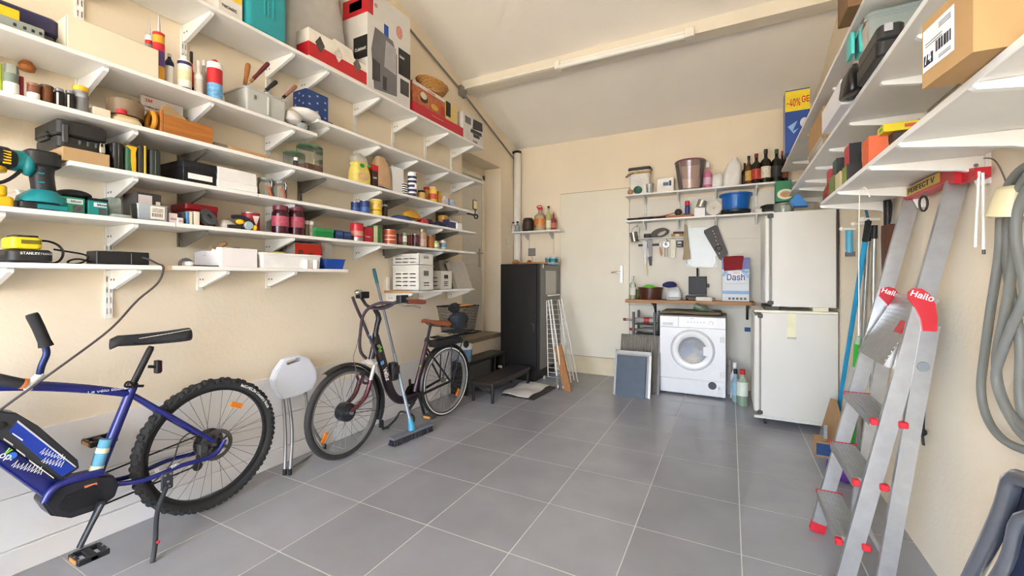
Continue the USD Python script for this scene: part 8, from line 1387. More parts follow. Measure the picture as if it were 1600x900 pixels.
t = carton('pizza_carton', 'green pizza carton with oval picture standing on the storage jar', 'carton', x0, x1, 4.25, 4.36, zt + 0.131, 0.298 - 0.131 + (1.735 - zt), mat('#1f7a4c', 0.45)); fr = frame_of('-y', x0, x1, 4.25, 4.36, zt + 0.131, 0.16)
part(t, 'printed_picture', [disc(fr, 0.6, 0.38, 0.06, 0.045, 0.16)], mat('#d9d2b8', 0.5)); part(t, 'printed_picture', disc(fr, 0.62, 0.38, 0.04, 0.026, 0.16).apply_translation((0, -0.0006, 0)), mat('#b08a52', 0.5, var=0.4, scale=80))
# ---------------------------------------------------------------- goods on the right wall shelves
def rbox(nm, lab, cat_, pf, pn, pr, pt, xf, z, m, near=None, **kw):  # far, near and right px are already metres: y far, y near, x right, height
    return carton(nm, lab, cat_, xf, pr, pn, pf, z, pt, m, prints=([('-y', 0, 1, 0, 1, near)] if near else []) + kw.pop('prints', []), **kw)
z = ZR1
C1, C2, C3 = [np.array(q) for q in ((0.375, 1.225, 1.613), (0.396, 1.065, 1.613), (0.446, 1.067, 1.613))]; C3 = C2 + (C3 - C2) * 1.5; C4 = C1 + C3 - C2; HP = 0.141
t = thing('cardboard_parcel', 'big cardboard parcel with white shipping label on the right wall shelf', 'box', (C1 + C3) / 2); kb_ = mat('#b58f5e', 0.75, var=0.05, scale=12)
part(t, 'body', hull([q + (0, 0, e) for q in (C1, C2, C3, C4) for e in (0, HP)]), kb_)
ud = C2 - C1; uw = np.linalg.norm(ud); ud /= uw; un = np.array((ud[1], -ud[0], 0)); fr = (lambda u, v, o=0: C1 + ud * uw * u + un * o + (0, 0, v * HP)), ud, uw
def pp(u0, u1, v0, v1, o): return polyprint(fr, [(u0, v0), (u1, v0), (u1, v1), (u0, v1)], HP, o)
part(t, 'shipping_label', pp(0.03, 0.68, 0.22, 0.86, 0.0006), mat('#ebe8e4', 0.5)); part(t, 'number_patch', pp(0.06, 0.26, 0.30, 0.46, 0.0013), INK); part(t, 'lettering', letters(fr, '74', 0.08, 0.33, 0.03, 0.002, uw * 0.15), WHITE)
part(t, 'barcode', [pp(0.32 + 0.028 * k, 0.32 + 0.028 * k + (0.018, 0.009, 0.022, 0.012)[k % 4], 0.40, 0.56, 0.0013) for k in range(11)], INK, kind='stuff'); part(t, 'small_print', [pp(0.10, 0.45, v, v + 0.010, 0.0013) for v in (0.58, 0.62)] + [pp(0.38, 0.62, v, v + 0.010, 0.0013) for v in (0.72, 0.75, 0.78, 0.28, 0.31)], mat('#6a6a70', 0.6), kind='stuff')
for (nm, lab, pf, pn, xr, h, m, near, zz) in (
    ('tool_box', 'orange cardboard box on the lowest right wall shelf', 2.126, 2.038, 0.528, 0.127, mat('#d9602c', 0.5, var=0.05), mat('#e0683a', 0.5), z),
    ('tool_box', 'red and black box with white strip beside the orange box', 2.422, 2.328, 0.513, 0.183, mat('#b5323a', 0.5, var=0.1), mat('#1d1a1a', 0.4), z),
    ('tool_box', 'dark green and black box further along the lowest right shelf', 2.668, 2.58, 0.503, 0.182, mat('#2a4a3a', 0.5), mat('#1c1b1a', 0.5), z),
    ('tool_box', 'small red box behind the dark green box on the lowest right shelf', 2.829 - 0.01, 2.746, 0.484 + 0.02, 0.166, mat('#b02c34', 0.5), mat('#a8323a', 0.5), z),
    ('card_box', 'olive green small box before the red and black box', 2.343 - 0.01, 2.251, 0.50, 0.075, mat('#7d8a30', 0.5), mat('#2a2622', 0.5), z),
    ('card_box', 'cream small box before the dark green box', 2.47, 2.379, 0.48, 0.075, mat('#d0bf94', 0.6), mat('#c4b084', 0.6), z),
    ('card_box', 'green printed small box near the far end of the lowest right shelf', 2.614, 2.511, 0.48, 0.085, mat('#6a7c3a', 0.5, var=0.3, scale=50), mat('#5a6a30', 0.5), z),
    ('flat_box', 'bright yellow flat box lying behind the orange box', 2.052, 1.984, 0.70, 0.03, mat('#e0c820', 0.45), None, 1.734)):
    t = rbox(nm, lab, 'box', pf, pn, xr, h, 0.50 if 'flat' in nm else 0.47 if nm != 'card_box' else 0.445, zz, m, near)
    if 'yellow' in lab:
        part(t, 'base_box', bx(0.53, 0.70, pn + 0.01, pf - 0.01, z, zz - 0.001, 0.002), mat('#3a2c22', 0.6)); fr = frame_of('-y', 0.50, 0.70, pn, pf, zz, h); part(t, 'printed_panel', panel(fr, 0.3, 0.5, 0.3, 0.7), mat('#c8503a', 0.5)); part(t, 'printed_panel', panel(fr, 0.5, 0.75, 0.3, 0.7), mat('#5a9a4a', 0.5)); part(t, 'printed_panel', panel(frame_of('-x', 0.50, 0.70, pn, pf, zz, h), 0.3, 0.8, 0.3, 0.7), mat('#5a9a4a', 0.5))
    if 'white strip' in lab: fr = frame_of('-y', 0.47, 0.60, pn, pf, zz, h); part(t, 'printed_panel', panel(fr, 0.2, 0.95, 0.2, 0.26, 0.0016), WHITE); part(t, 'printed_panel', panel(fr, 0.0, 1.0, 0.0, 0.14, 0.0016), RED)
solo('fruit_pack', bag(0.442, 0.52, 2.70, 2.80, z, 0.09, 91, 0.6, 0.012), mat('#7a2a1c', 0.5, var=0.3, scale=30), 'reddish brown bag at the far end of the lowest right shelf', 'bag')
z = ZR2
a_, b_ = 2.546, 2.146
rbox('cardboard_box', 'long white box jutting over the front of the middle right shelf', 'box', a_, b_, 0.56, 0.105, 0.405, z, mat('#e6e4e6', 0.45, var=0.02))
ya, yb2 = 1.985, 1.73; zt_ = 2.015; xr_ = 0.498
t = thing('instrument_case', 'large black hard case on the middle right shelf', 'case', (0.5, (ya + yb2) / 2, z)); part(t, 'body', rbx(0.42, xr_, yb2, ya, z, zt_ - 0.05, 0.02), mat('#1c1b1b', 0.4)); part(t, 'shell_lid', rbx(0.424, xr_ - 0.004, yb2 + 0.004, ya - 0.004, zt_ - 0.049, zt_, 0.02), mat('#242424', 0.35)); part(t, 'white_tag', bx(0.438, 0.46, yb2 - 0.0015, yb2 - 0.0005, z + 0.075, z + 0.10, 0), mat('#a9a6a6', 0.5))
yc = 1.993
solo('plastic_bag', bag(0.395, 0.45, b_ + 0.0 - 0.14, b_ - 0.004, z, 0.12, 93, 0.5, 0.014), mat('#161415', 0.3, var=0.1), 'shiny black plastic bag between the long white box and black case', 'bag')
ya, yb2 = 2.232, ya + 0.012
t = thing('storage_box', 'clear plastic storage box with turquoise clips behind the black case', 'box', (0.64, (ya + yb2) / 2, z)); part(t, 'body', tub(FROST, 0.455, 0.72, yb2, ya, z, 0.262, 0.01, r=0.025), clear('#d3dcd6', 0.3, 0.12), smooth=30); part(t, 'lid', rbx(0.452, 0.722, yb2 - 0.004, ya + 0.004, z + 0.263, z + 0.282, 0.03), clear('#cfe0dc', 0.4, 0.12)); part(t, 'contents', rbx(0.48, 0.70, yb2 + 0.02, ya - 0.02, z + 0.006, z + 0.22, 0.02), mat('#c9dccf', 0.5, var=0.15, scale=20))
for q in (0.02,): part(t, 'clip', rbx(0.438, 0.4515, ya - 0.09, ya - 0.01, z + 0.20, z + 0.288, 0.004), mat('#4ac0b8', 0.35))
y0, y1 = 2.893, 3.377
t = thing('brown_tub', 'smoky clear tub under the brown cardboard box on the middle right shelf', 'tub', (0.5, (y0 + y1) / 2, z)); part(t, 'body', tub(FROST, 0.46, 0.62, y0, y1, z, 0.085, 0.006, r=0.02), clear('#a89878', 0.5, 0.2), smooth=30)
rbox('cardboard_box', 'pale brown cardboard box on the smoky tub, middle right shelf', 'box', y1, y0, 0.60, 0.17, 0.465, z + 0.086, mat('#b8915e', 0.75, var=0.05))
z = ZR3; q = np.array((0.447, 3.853, 2.238)); h = 0.523
t = carton('discount_pack', 'blue pack with a yellow discount banner on the topmost right shelf', 'pack', 0.41, 0.58, 4.15, 4.30, z, h, mat('#1f4a9c', 0.4, var=0.2, scale=7), prints=[('-y', 0, 1, 0.66, 0.98, mat('#f0d428', 0.4)), ('-x', 0, 1, 0, 1, mat('#8a90a4', 0.45))], words=[('-y', '-40%', 0.03, 0.74, 0.06, INKRED, 0.10), ('-y', 'GE', 0.66, 0.78, 0.05, INKRED, 0.055)])
fr = frame_of('-y', 0.41, 0.58, 4.15, 4.30, z, h); part(t, 'printed_picture', [disc(fr, 0.78, 0.46, 0.03, 0.04, h), polyprint(fr, [(0.72, 0.2), (0.86, 0.2), (0.86, 0.46), (0.72, 0.46)], h)], mat('#d9dde4', 0.45)); part(t, 'printed_picture', polyprint(fr, [(0.1, 0.42), (0.5, 0.5), (0.3, 0.34), (0.55, 0.38), (0.35, 0.3)], h), mat('#8fb8e4', 0.45))
q = np.array((0.403, 2.174, 2.238))
rbox('cardboard_box', 'dark brown cardboard box jutting over the topmost right shelf', 'box', q[1] + 0.0, 2.031 - 0.02, 0.60, 0.22, 0.40, z, mat('#7a5a38', 0.7, var=0.1))
# ---------------------------------------------------------------- things hung on the right wall
peg = mat('#f0ece2', 0.35)
for i, (px, py) in enumerate(((1325, 358), (1345, 350), (1360, 343))):
    q = np.array((eval('(0.7, 3.501, 1.523)'), eval('(0.7, 3.193, 1.522)'), eval('(0.7, 2.999, 1.525)'))[i])
    t = thing('wall_peg', 'white double wall peg, ' + ('farthest, holding the blue scraper', 'middle one of three', 'nearest, above the metal poles')[i], 'peg', q); part(t, 'rod', cyl((R, q[1], q[2]), (q[0] - 0.03, q[1], q[2] + 0.004), 0.008), peg); part(t, 'tip', sph((q[0] - 0.035, q[1], q[2] + 0.004), 0.014), peg)
q = np.array((0.69, 3.418, 1.506)); t = thing('window_scraper', 'light blue scraper hanging from the farthest white peg', 'scraper', q - (0, 0, 0.16)); part(t, 'handle', tube([q + (0, 0, 0.0), q + (0, 0, -0.12), q + (0.0, 0.0, -0.145)], [0.021, 0.021, 0.016], 12), mat('#54a8c8', 0.4)); part(t, 'blade', bx(q[0] - 0.022, q[0] + 0.03, q[1] - 0.01, q[1] + 0.01, q[2] - 0.17, q[2] - 0.14, 0.003), mat('#5d5d60', 0.4))
p0, p1 = np.array((0.66, 2.922, 1.402)), np.array((0.693, 3.87, 0.02))
t = thing('broom', 'long bright blue broom pole leaning beside the freezer', 'broom', p1); part(t, 'pole', tube([p0, p1 + (p0 - p1) * 0.02], 0.013, 12), mat('#2e95bd', 0.4)); part(t, 'black_tip', tube([p0, p0 + (p0 - p1) * 0.07], 0.015, 12), BLACK); part(t, 'foot', tube([p1 - (0, 0, 0.0), p1 + (p0 - p1) * 0.025], 0.017, 12), BLACK)
solo('blue_stick', tube([(0.69, 3.042, 1.586), (0.69, 2.992, 1.517)], 0.007, 8), mat('#2a7c9c', 0.4), 'short teal stick end showing above the white pegs', 'stick')
t = thing('duster', 'green handled duster with white wire hanging by the poles', 'duster', (0.68, 3.274, 0.178)); part(t, 'wire', tube([(0.69, 3.107, 1.43), (0.69, 3.175, 1.175), (0.69, 3.204, 0.825)], 0.005, 8), mat('#d9d4cc', 0.35)); part(t, 'collar', tube([(0.69, 3.189, 0.842), (0.69, 3.204, 0.798)], [0.012, 0.02], 10), mat('#a8c8a8', 0.4)); part(t, 'handle', tube([(0.69, 3.204, 0.798), (0.69, 3.232, 0.653)], 0.021, 12), mat('#3cb03a', 0.4))
solo('green_strip', hull([(0.69, 3.322, 0.345), (0.69, 3.247, 0.355), (0.69, 3.292, 0.166), (0.69, 3.468, 0.103), (0.71, 3.419, 0.32), (0.71, 3.387, 0.136)]), mat('#35b832', 0.4), 'bright green plastic strip at the foot of the poles', 'strip')
solo('green_string', tube([(0.685, 3.02, 1.459), (0.685, 3.058, 1.378)], 0.005, 6), mat('#3cb83a', 0.5), 'short bright green cord hanging from the nearest peg', 'cord')
t = thing('mop_pole', 'two silver metal poles with black grips leaning on the right wall', 'poles', (0.7, 3.166, 0.334))
for a, b in ((((0.7, 3.036, 1.482)), ((0.7, 3.221, 0.395))), (((0.705, 2.95, 1.487)), ((0.71, 3.018, 0.417)))):
    a, b = np.array(a), np.array(b); b2 = a + (b - a) * (a[2] - 0.01) / (a[2] - b[2]); b2[0] = min(b2[0], 0.712); part(t, 'pole', tube([a, b2], 0.0125, 10), mat('#b3b1ab', 0.3, metal=0.8)); part(t, 'grip', tube([a, a + (b2 - a) * 0.05], 0.0155, 10), BLACK)
q = np.array((0.71, 2.758, 1.537)); t = thing('billhook', 'blade with black handle in a brown leather sheath on the wall', 'blade', q - (0, 0, 0.4))
part(t, 'handle', tube([q + (0, 0, 0.055), q + (0, 0.0, -0.02), q + (0, 0, -0.07)], [0.022, 0.02, 0.019], 12, flat=0.7), mat('#1f1c1b', 0.4)); part(t, 'guard_loop', tube(smoothpath([q + (0, -0.012, 0.05), q + (0, -0.05, 0.04), q + (0, -0.035, -0.06)], 5), 0.006, 6), BLACK); part(t, 'wooden_block', bx(R - 0.02, R, q[1] + 0.02, q[1] + 0.065, q[2] - 0.075, q[2] + 0.02, 0.002), wood('#c9a87c', '#b08d60', 'z'))
part(t, 'sheath', hull([q + (a, b, c) for a in (-0.012, 0.02) for b, c in ((-0.045, -0.07), (0.045, -0.07), (0.05, -0.13), (-0.02, -0.17), (0.03, -0.40), (-0.005, -0.40))]), mat('#5a2f1c', 0.55, var=0.15)); part(t, 'sheath_flap', hull([q + (a, b, c) for a in (-0.004, 0.004) for b, c in ((0.02, -0.16), (0.06, -0.17), (0.06, -0.27), (0.02, -0.28))]), mat('#6a5a4c', 0.6))
t = thing('hanging_string', 'thin white string tied to the lowest right wall shelf', 'string', (0.44, 2.025, 0.976)); part(t, 'string', tube(smoothpath([(0.438, 2.016, 1.533), (0.438, 2.025, 1.331), (0.438, 2.025, 1.135), (0.438, 2.025, 0.978)], 4), 0.0016, 5), mat('#ece6d8', 0.7)); part(t, 'loose_end', tube(smoothpath([(0.437, 2.011, 1.534), (0.437, 1.935, 1.527), (0.437, 1.903, 1.505), (0.437, 1.88, 1.483)], 4), 0.0018, 5), mat('#ece6d8', 0.7))
for a, b, w in ((((0.7, 1.845, 1.535)), ((0.7, 1.869, 1.297)), 'far'), (((0.7, 1.823, 1.526)), ((0.7, 1.819, 1.286)), 'near, with dark tip')):
    t = thing('curtain_rod', f'thin white rod hanging below the right shelf bracket, {w} one', 'rod', b); part(t, 'rod', tube([a, b], 0.004, 8), WHITE)
    if 'near' in w: part(t, 'tip', tube([np.array(b), np.array(b) - (0, 0, 0.014)], 0.0042, 8), mat('#4a4238', 0.5))
# grey cable coil
cb_m = mat('#75756f', 0.5, var=0.06)
t = thing('cable_coil', 'thick grey electric cable coiled and hung on the right wall', 'cable', (0.7, 1.619, 0.734))
for i, pts in enumerate(([(0.7, 1.554, 1.495), (0.7, 1.619, 1.494), (0.7, 1.676, 1.47), (0.7, 1.716, 1.419), (0.7, 1.732, 1.3), (0.7, 1.762, 1.168), (0.7, 1.794, 1.05), (0.7, 1.823, 0.928), (0.7, 1.834, 0.845), (0.7, 1.804, 0.774), (0.7, 1.732, 0.735), (0.7, 1.619, 0.738), (0.7, 1.473, 0.788), (0.7, 1.393, 0.909), (0.7, 1.358, 1.137), (0.7, 1.393, 1.346), (0.7, 1.473, 1.455)], [(0.69, 1.496, 1.466), (0.69, 1.582, 1.465), (0.69, 1.629, 1.414), (0.69, 1.635, 1.31), (0.69, 1.658, 1.188), (0.69, 1.695, 1.06), (0.69, 1.724, 0.964), (0.69, 1.714, 0.891), (0.69, 1.667, 0.831), (0.69, 1.582, 0.801), (0.69, 1.463, 0.835), (0.69, 1.392, 0.965), (0.69, 1.373, 1.177), (0.69, 1.411, 1.363)], [(0.71, 1.551, 1.487), (0.71, 1.642, 1.458), (0.71, 1.706, 1.389), (0.71, 1.722, 1.262), (0.71, 1.7, 1.152), (0.71, 1.664, 1.047), (0.71, 1.659, 0.942), (0.71, 1.653, 0.837), (0.71, 1.588, 0.772), (0.71, 1.473, 0.813), (0.71, 1.395, 1.022), (0.71, 1.432, 1.321)], [(0.685, 1.485, 1.452), (0.685, 1.558, 1.435), (0.685, 1.611, 1.377), (0.685, 1.606, 1.257), (0.685, 1.581, 1.155), (0.685, 1.626, 1.084), (0.685, 1.683, 0.989), (0.685, 1.715, 0.909), (0.685, 1.664, 0.831), (0.685, 1.553, 0.78), (0.685, 1.431, 0.838), (0.685, 1.355, 1.109), (0.685, 1.382, 1.331)])):
    part(t, 'strand', tube(smoothpath(pts, 6, closed=True), 0.0112, 10), cb_m)
c0, c1 = np.array((0.69, 1.643, 1.441)), np.array((0.69, 1.658, 1.373))
part(t, 'connector', tube([c0 + (0, 0, 0.008), c0, c1, c1 - (0, 0, 0.002)], [0.03, 0.034, 0.048, 0.044], 18), mat('#dccda2', 0.4, var=0.05)); part(t, 'hang_wire', tube(smoothpath([(0.725, 1.892, 1.584), (0.725, 1.825, 1.563), (0.725, 1.784, 1.518), (0.71, 1.715, 1.453)], 5), 0.0022, 5), mat('#6a665c', 0.4))
t = thing('bungee_cord', 'black bungee strap with knot hanging on a chain beside the ladder', 'strap', (0.72, 2.338, 0.493)); part(t, 'chain', tube(smoothpath([(0.725, 2.329, 1.222), (0.725, 2.342, 1.142), (0.725, 2.342, 0.968)], 5), 0.004, 6), mat('#5a5650', 0.4, metal=0.5)); part(t, 'strap', tube(smoothpath([(0.725, 2.342, 0.968), (0.725, 2.348, 0.725), (0.722, 2.351, 0.556)], 5), 0.006, 8), mat('#24222c', 0.6)); part(t, 'knot', sph((0.72, 2.352, 0.548), 0.016), mat('#17161b', 0.6)); part(t, 'tail', tube([(0.722, 2.358, 0.541), (0.722, 2.345, 0.494)], 0.005, 8), mat('#24222c', 0.6))
# ---------------------------------------------------------------- aluminium step ladder
al = mat('#b4b3b1', 0.32, metal=0.85, var=0.06, scale=25); al2 = mat('#a8a6a2', 0.38, metal=0.8, var=0.08, scale=40); lr = mat('#c4202c', 0.4, var=0.05)
AF, AT, BF, BT = np.array((0.362, 2.395, 0)), np.array((0.705, 2.395, 1.555)), np.array((0.377, 2.0, 0)), np.array((0.70, 2.0, 1.54))
t = thing('step_ladder', 'aluminium step ladder with red fittings standing against the right wall', 'ladder', (0.5, 2.2, 0))
def strut(p0, p1, w, th, y0): # rail of width w in the x-z plane, thickness th along y
    d = (p1 - p0)[[0, 2]]; d /= np.linalg.norm(d); n = np.array((-d[1], d[0])) * w / 2; a, b = p0[[0, 2]], p1[[0, 2]]
    return ext([tuple(a - n), tuple(b - n), tuple(b + n), tuple(a + n)], y0, y0 + th, 'xz')
for p0, p1, y0 in ((AF, AT, 2.395), (BF, BT, 1.978)):
    d = (p1 - p0) / np.linalg.norm(p1 - p0); ft = p0 + d * 0.045
    part(t, 'rail', [strut(ft, p1, 0.054, 0.022, y0)], al); part(t, 'foot', strut(p0 + d * 0.002, ft, 0.058, 0.027, y0 - 0.0025), lr)
RB0, RB1 = np.array((0.626, 1.985, 1.011)), np.array((0.507, 1.985, 0.104)); RB1 = RB0 + (RB1 - RB0) * (RB0[2] / (RB0[2] - RB1[2])); dA = np.array((0.0, 0.41, 0))
for off, y0 in ((0, 1.975), (0.41, 2.385)):
    d = (RB1 - RB0) / np.linalg.norm(RB1 - RB0); e_ = RB1 - d * 0.045
    part(t, 'rear_rail', strut(RB0 - d * 0.02, e_, 0.050, 0.020, y0 + 0.002), al); part(t, 'foot', strut(e_, RB1 - d * 0.004, 0.054, 0.024, y0), lr)
part(t, 'cross_bar', tube([RB0 + (RB1 - RB0) * 0.85 + (0, 0.012, 0), RB0 + (RB1 - RB0) * 0.85 + (0, 0.405, 0)], 0.010, 8), al); q = np.array((0.608, 1.974, 0.884)); part(t, 'rivet', lathe([(0.001, -0.003), (0.017, -0.003), (0.018, 0)], q, 18, axis='y'), mat('#8f9698', 0.35, metal=0.6))
for z in (0.205, 0.44, 0.677):
    x = AF[0] + (AT[0] - AF[0]) * z / AT[2]; tr = part(t, 'step', bx(x - 0.045, x + 0.045, 2.003, 2.392, z - 0.02, z, 0.003), al2)
    part(tr, 'tread_rib', [bx(x - 0.04 + 0.0135 * k, x - 0.034 + 0.0135 * k, 2.006, 2.39, z, z + 0.0015, 0) for k in range(6)], al2, kind='stuff'); part(tr, 'front_lip', bx(x - 0.047, x - 0.043, 2.003, 2.392, z - 0.034, z - 0.001, 0.001), al2)
    part(tr, 'red_cap', bx(x - 0.05, x + 0.05, 2.3935, 2.3955, z - 0.016, z + 0.003, 0.001), lr); part(tr, 'red_cap', bx(x - 0.052, x - 0.028, 1.965, 1.99, z - 0.02, z + 0.004, 0.004), lr); part(tr, 'red_cap', bx(x + 0.028, x + 0.056, 1.965, 1.99, z - 0.02, z + 0.004, 0.004), lr)
pa, pb = np.array((0.52, 2.2, 0.865)), np.array((0.655, 2.2, 1.125)); d = (pb - pa)[[0, 2]]; d /= np.linalg.norm(d); n = np.array((-d[1], d[0])) * 0.012
pf = part(t, 'platform', ext([tuple(pa[[0, 2]] - n), tuple(pb[[0, 2]] - n), tuple(pb[[0, 2]] + n), tuple(pa[[0, 2]] + n)], 2.02, 2.375, 'xz'), al2); nn = np.array((n[0], 0, n[1])) / 0.012
part(pf, 'tread_rib', [hull([pa + (pb - pa) * (k / 16 + e) + nn * (0.012 + 0.002 * s) + (0, w, 0) for e in (0, 0.02) for s in (0, 1) for w in (-0.17, 0.17)]) for k in range(1, 16)], al2, kind='stuff'); part(pf, 'red_stop', hull([pa + (pb - pa) * e + nn * (0.013 + s * 0.006) + (0, w, 0) for e in (0.45, 0.62) for s in (0, 1) for w in (-0.15, -0.08)]), lr)
part(t, 'top_bar', rbx(AT[0] - 0.03, AT[0] + 0.022, 2.0, 2.415, 1.535, 1.585, 0.008), lr); part(t, 'yellow_plate', bx(AT[0] - 0.0325, AT[0] - 0.0305, 2.045, 2.36, 1.545, 1.582, 0), mat('#c9a842', 0.45)); part(t, 'lettering', txt('PERFECT V', 0.02, (AT[0] - 0.033, 2.345, 1.554), (0, -1, 0), (0, 0, 1), 0.0008, width=0.26), INK)
part(t, 'top_handle', [hull([(x, y, z) for y, z0, z1 in ((2.0, 1.535, 1.585), (1.93, 1.515, 1.56)) for x in (0.672, 0.727) for z in (z0, z1)]), hull([(x, y, z) for y, z0, z1 in ((1.93, 1.515, 1.56), (1.845, 1.515, 1.548)) for x in (0.69, 0.727) for z in (z0, z1)])], lr)
for off, pxs in ((0.0, [(0.564, 1.125), (0.566, 1.148), (0.58, 1.162), (0.602, 1.16), (0.622, 1.142), (0.637, 1.107), (0.642, 1.062), (0.641, 1.011), (0.604, 1.011), (0.599, 1.054), (0.585, 1.092)]), (0.42, [(0.587, 1.119), (0.594, 1.15), (0.62, 1.159), (0.642, 1.151), (0.657, 1.12), (0.659, 1.098), (0.633, 1.043), (0.62, 1.046), (0.616, 1.082)])):
    y0 = 1.966 if off == 0 else 2.386
    hg = part(t, 'hinge_cover', ext(Polygon(pxs).buffer(-0.004).buffer(0.004), y0, y0 + 0.012, 'xz'), lr); q = np.array((0.567, 1.965, 1.137)) if off == 0 else np.array((0.592, 2.385, 1.136))
    u = np.array((0.94, 0, -0.34)); part(hg, 'lettering', txt('Hailo', 0.020 if off == 0 else 0.02, (q[0], y0 - 0.0006, q[2]), u, (0.34, 0, 0.94), 0.0006, width=0.066 if off == 0 else 0.066), WHITE)
q = np.array((0.677, 2.2, 1.491)); t = thing('carabiner', 'small black snap hook hanging between the ladder rails', 'hook', q); part(t, 'loop', tube([q + (0.012 * math.cos(a), 0, 0.03 * math.sin(a)) for a in np.arange(14) * math.pi / 7], 0.004, 6, closed=True), BLACK); part(t, 'cord', tube([q + (0, 0, 0.03), (q[0] + 0.01, q[1], 1.535)], 0.003, 6), mat('#8a857c', 0.5))
# ---------------------------------------------------------------- floor corner behind the ladder
p = [np.array((0.738, 3.902, 0.583)), np.array((0.738, 3.537, 0.6)), np.array((0.732, 3.15, 0)), np.array((0.732, 3.62, 0))]
solo('white_sheet', hull([q + (e, 0, 0) for q in p for e in (0, -0.004)]), mat('#dcd8cf', 0.6), 'plain white sheet leaning on the right wall beside the freezer', 'sheet')
p = [np.array((0.645, 3.703, 0.334)), np.array((0.645, 3.521, 0.363)), np.array((0.645, 3.358, 0.266)), np.array((0.645, 3.358, 0.142)), np.array((0.645, 3.98, -0.075))]
for q in p[3:]: q[2] = 0.002; q[1] -= 0.06
p[3][0] = p[4][0] = 0.615
solo('cardboard_sheet', hull([q + (e, 0, 0) for q in p for e in (0, -0.006)]), mat('#b0885a', 0.75, var=0.06), 'torn brown cardboard sheet leaning behind the blue broom pole', 'cardboard')
q = np.array((0.564, 3.419, 0))
t = carton('cardboard_box', 'small open blue and brown cardboard box on the floor by the ladder', 'box', q[0] - 0.05, q[0] + 0.07, q[1] - 0.0, q[1] + 0.15, 0, 0.10, mat('#b58f60', 0.75, var=0.08), prints=[('-y', 0, 1, 0.12, 0.9, mat('#28487c', 0.5, var=0.2, scale=40))])
solo('clear_wrap', hull([np.array((0.55, 3.527, 0.146)) + (a, 0, b) for a in (0, 0.02) for b in (0, -0.09)] + [np.array((0.55, 3.394, 0.223)) + (a, 0, b) for a in (0, 0.02) for b in (0, -0.09)]), clear('#dfe2e0', 0.4, 0.1), 'scrap of clear plastic wrap beside the cardboard box', 'wrap')
q = np.array((0.614, 3.116, 0)); v = sph((0, 0, 0), 0.085, 0.12, 0.055, 4); vv = np.array(v.vertices); vv *= (1 + 0.25 * (meshkit.noise(vv * 90 + 50, 3) - 0.5))[:, None]
solo('floor_mop', TM(vv + (q[0] - 0.01, q[1] + 0.0, 0.052), v.faces, process=False), mat('#6a3a94', 0.9, var=0.25, scale=80), 'purple microfibre mop head on the floor behind the ladder', 'mop')
q = np.array((0.8, 3.212, 0)); q[0] = min(q[0], R - 0.05); v = sph((0, 0, 0), 0.04, 0.07, 0.06, 3); vv = np.array(v.vertices); vv *= (1 + 0.5 * (meshkit.noise(vv * 130 + 20, 5) - 0.5))[:, None]
solo('scrub_brush', TM(vv + (q[0] - 0.02, q[1] + 0.05, 0.058), v.faces, process=False), mat('#15141a', 0.9, var=0.2), 'black bristly brush head at the foot of the right wall', 'brush')
# folding chair at the picture's right edge
sl = mat('#8b8d92', 0.28, metal=0.85); xq = 0.60
t = thing('folding_chair', 'folded grey metal chair with navy fabric, cut off at right', 'chair', (0.62, 1.3, 0))
a0, a1, a2, a3 = [np.array(q) for q in ((0.6, 1.592, 0.411), (0.6, 1.49, 0.586), (0.6, 1.444, 0.687), (0.6, 1.416, 0.728))]
ext0 = a0 + (a0 - a1) * (a0[2] / (a1[2] - a0[2])); ext0[2] = 0.012
part(t, 'frame_tube', tube(smoothpath([ext0, (ext0 + a0) / 2, a0, a1, a2, a3, a3 + (0.02, -0.05, 0.0), a3 + (0.05, -0.09, -0.03)], 5), 0.019, 12), sl)
off = np.array((0.0, -0.055, -0.03)); part(t, 'frame_tube', tube(smoothpath([ext0 + (0.03, -0.06, 0), a0 + off, a1 + off, a2 + off + (0, -0.01, 0), a2 + off + (0.02, -0.06, 0.03)], 5), 0.014, 12), sl)
part(t, 'fabric', hull([np.array(q) + (w, 0, 0) for q in ((0.635, 1.491, 0.679), (0.635, 1.468, 0.701), (0.635, 1.336, 0.764), (0.635, 1.264, 0.527), (0.635, 1.589, 0.346), (0.635, 1.543, 0.46)) for w in (0, 0.006)]), mat('#1c2440', 0.85, var=0.08))
# ---------------------------------------------------------------- broom by the bicycle and the folding stool
h0, h1 = np.array((-2.134, 2.259, 0)), np.array((-2.094, 2.587, 0)); hd = (h1 - h0) / np.linalg.norm(h1 - h0); hm_ = (h0 + h1) / 2; hn = np.array((hd[1], -hd[0], 0)); top = np.array((-2.52, 2.44, 1.268)); base = np.array((-2.128, 2.42, 0.063))
base = hm_ + (0, 0, 0.075)
t = thing('floor_broom', 'broom with grey pole leaning on the left wall before the city bicycle', 'broom', hm_); part(t, 'brush_block', hull([hm_ + hd * a + hn * b + (0, 0, c) for a in (-0.19, 0.19) for b in (-0.028, 0.028) for c in (0.045, 0.062)]), mat('#6d7076', 0.45))
rg = np.random.default_rng(8); part(t, 'bristle_tuft', cat(*[tube([hm_ + hd * a + hn * b + (0, 0, 0.046), hm_ + hd * (a * 1.04 + rg.uniform(-0.008, 0.008)) + hn * (b * 1.4 + rg.uniform(-0.006, 0.006)) + (0, 0, 0.004)], [0.0065, 0.009], 6) for a in np.linspace(-0.18, 0.18, 26) for b in (-0.02, 0.0, 0.02)]), mat('#2b2930', 0.8, var=0.25, scale=60), kind='stuff')
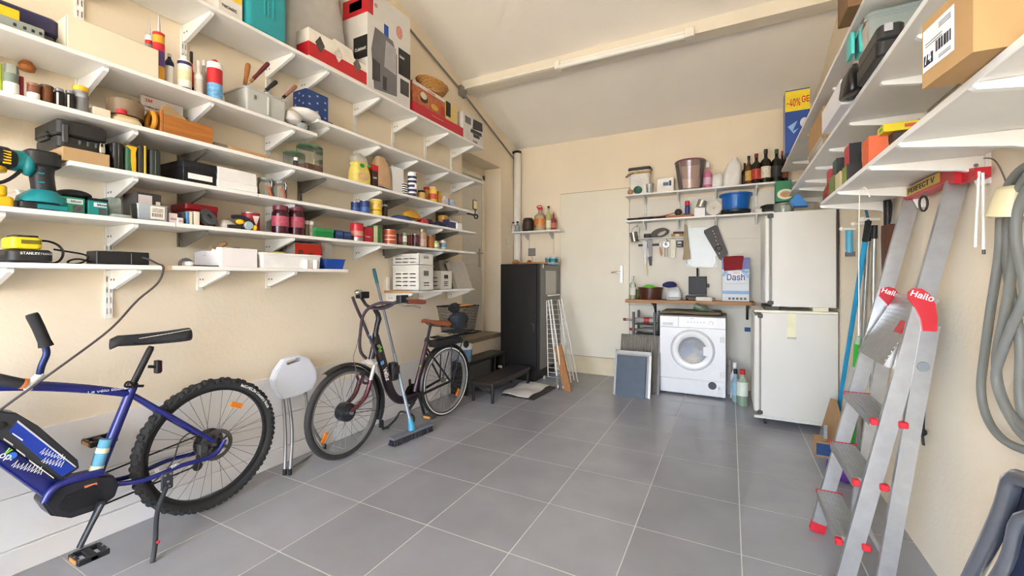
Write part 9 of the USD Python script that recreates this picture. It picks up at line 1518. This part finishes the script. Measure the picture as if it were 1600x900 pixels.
dp = top - base; part(t, 'socket', tube([base - (0, 0, 0.015), base + dp * 0.02, base + dp * 0.055], [0.028, 0.022, 0.017], 12), mat('#3b9cc0', 0.4)); part(t, 'pole', tube([base + dp * 0.05, base + dp * 0.45], 0.0125, 12), mat('#8c98a2', 0.35, metal=0.4)); part(t, 'pole', tube([base + dp * 0.45, base + dp * 0.93], 0.0105, 12), mat('#767c84', 0.35, metal=0.4)); part(t, 'grip', tube([base + dp * 0.90, base + dp * 0.97, top], [0.0125, 0.0145, 0.012], 12), mat('#2a6f7e', 0.45))
t = thing('folding_stool', 'folded stool with round white plastic seat and grey legs', 'stool', (-2.45, 1.75, 0)); sg = mat('#9b9b9a', 0.35, metal=0.6)
o = Polygon([(1.607, 0.626), (1.661, 0.687), (1.747, 0.701), (1.83, 0.666), (1.883, 0.579), (1.888, 0.518), (1.854, 0.458), (1.752, 0.441), (1.644, 0.444), (1.599, 0.518), (1.587, 0.575)]).buffer(-0.02).buffer(0.02, quad_segs=8)
hl = Polygon([(1.671, 0.67), (1.754, 0.68), (1.758, 0.667), (1.679, 0.657)]).buffer(0.006, quad_segs=4)
part(t, 'seat', [ext(o.difference(hl), -2.51, -2.468, 'yz'), ext(o.buffer(-0.008).difference(hl), -2.514, -2.464, 'yz')], mat('#dfe2ea', 0.4, var=0.015))
for i, (a, b, c) in enumerate((((-2.49, 1.662, 0.445), (-2.46, 1.658, 0.219), (-2.407, 1.618, 0.016)), ((-2.48, 1.689, 0.447), (-2.45, 1.694, 0.249), (-2.379, 1.632, 0.016)), ((-2.5, 1.824, 0.436), (-2.5, 1.852, 0.275), (-2.52, 1.987, -0.027)))):
    c = np.array(c); c[2] = 0.016; part(t, 'leg', tube(smoothpath([a, b, c], 5), 0.0095, 10), sg); part(t, 'foot', tube([c + (0, 0, 0.02), c - (0, 0, 0.015)], 0.012, 10), BLACK)
part(t, 'cross_tube', tube([np.array((-2.404, 1.662, 0.03)) , np.array((-2.52, 1.877, -0.003)), np.array((-2.53, 1.995, -0.023))], 0.008, 8), sg)
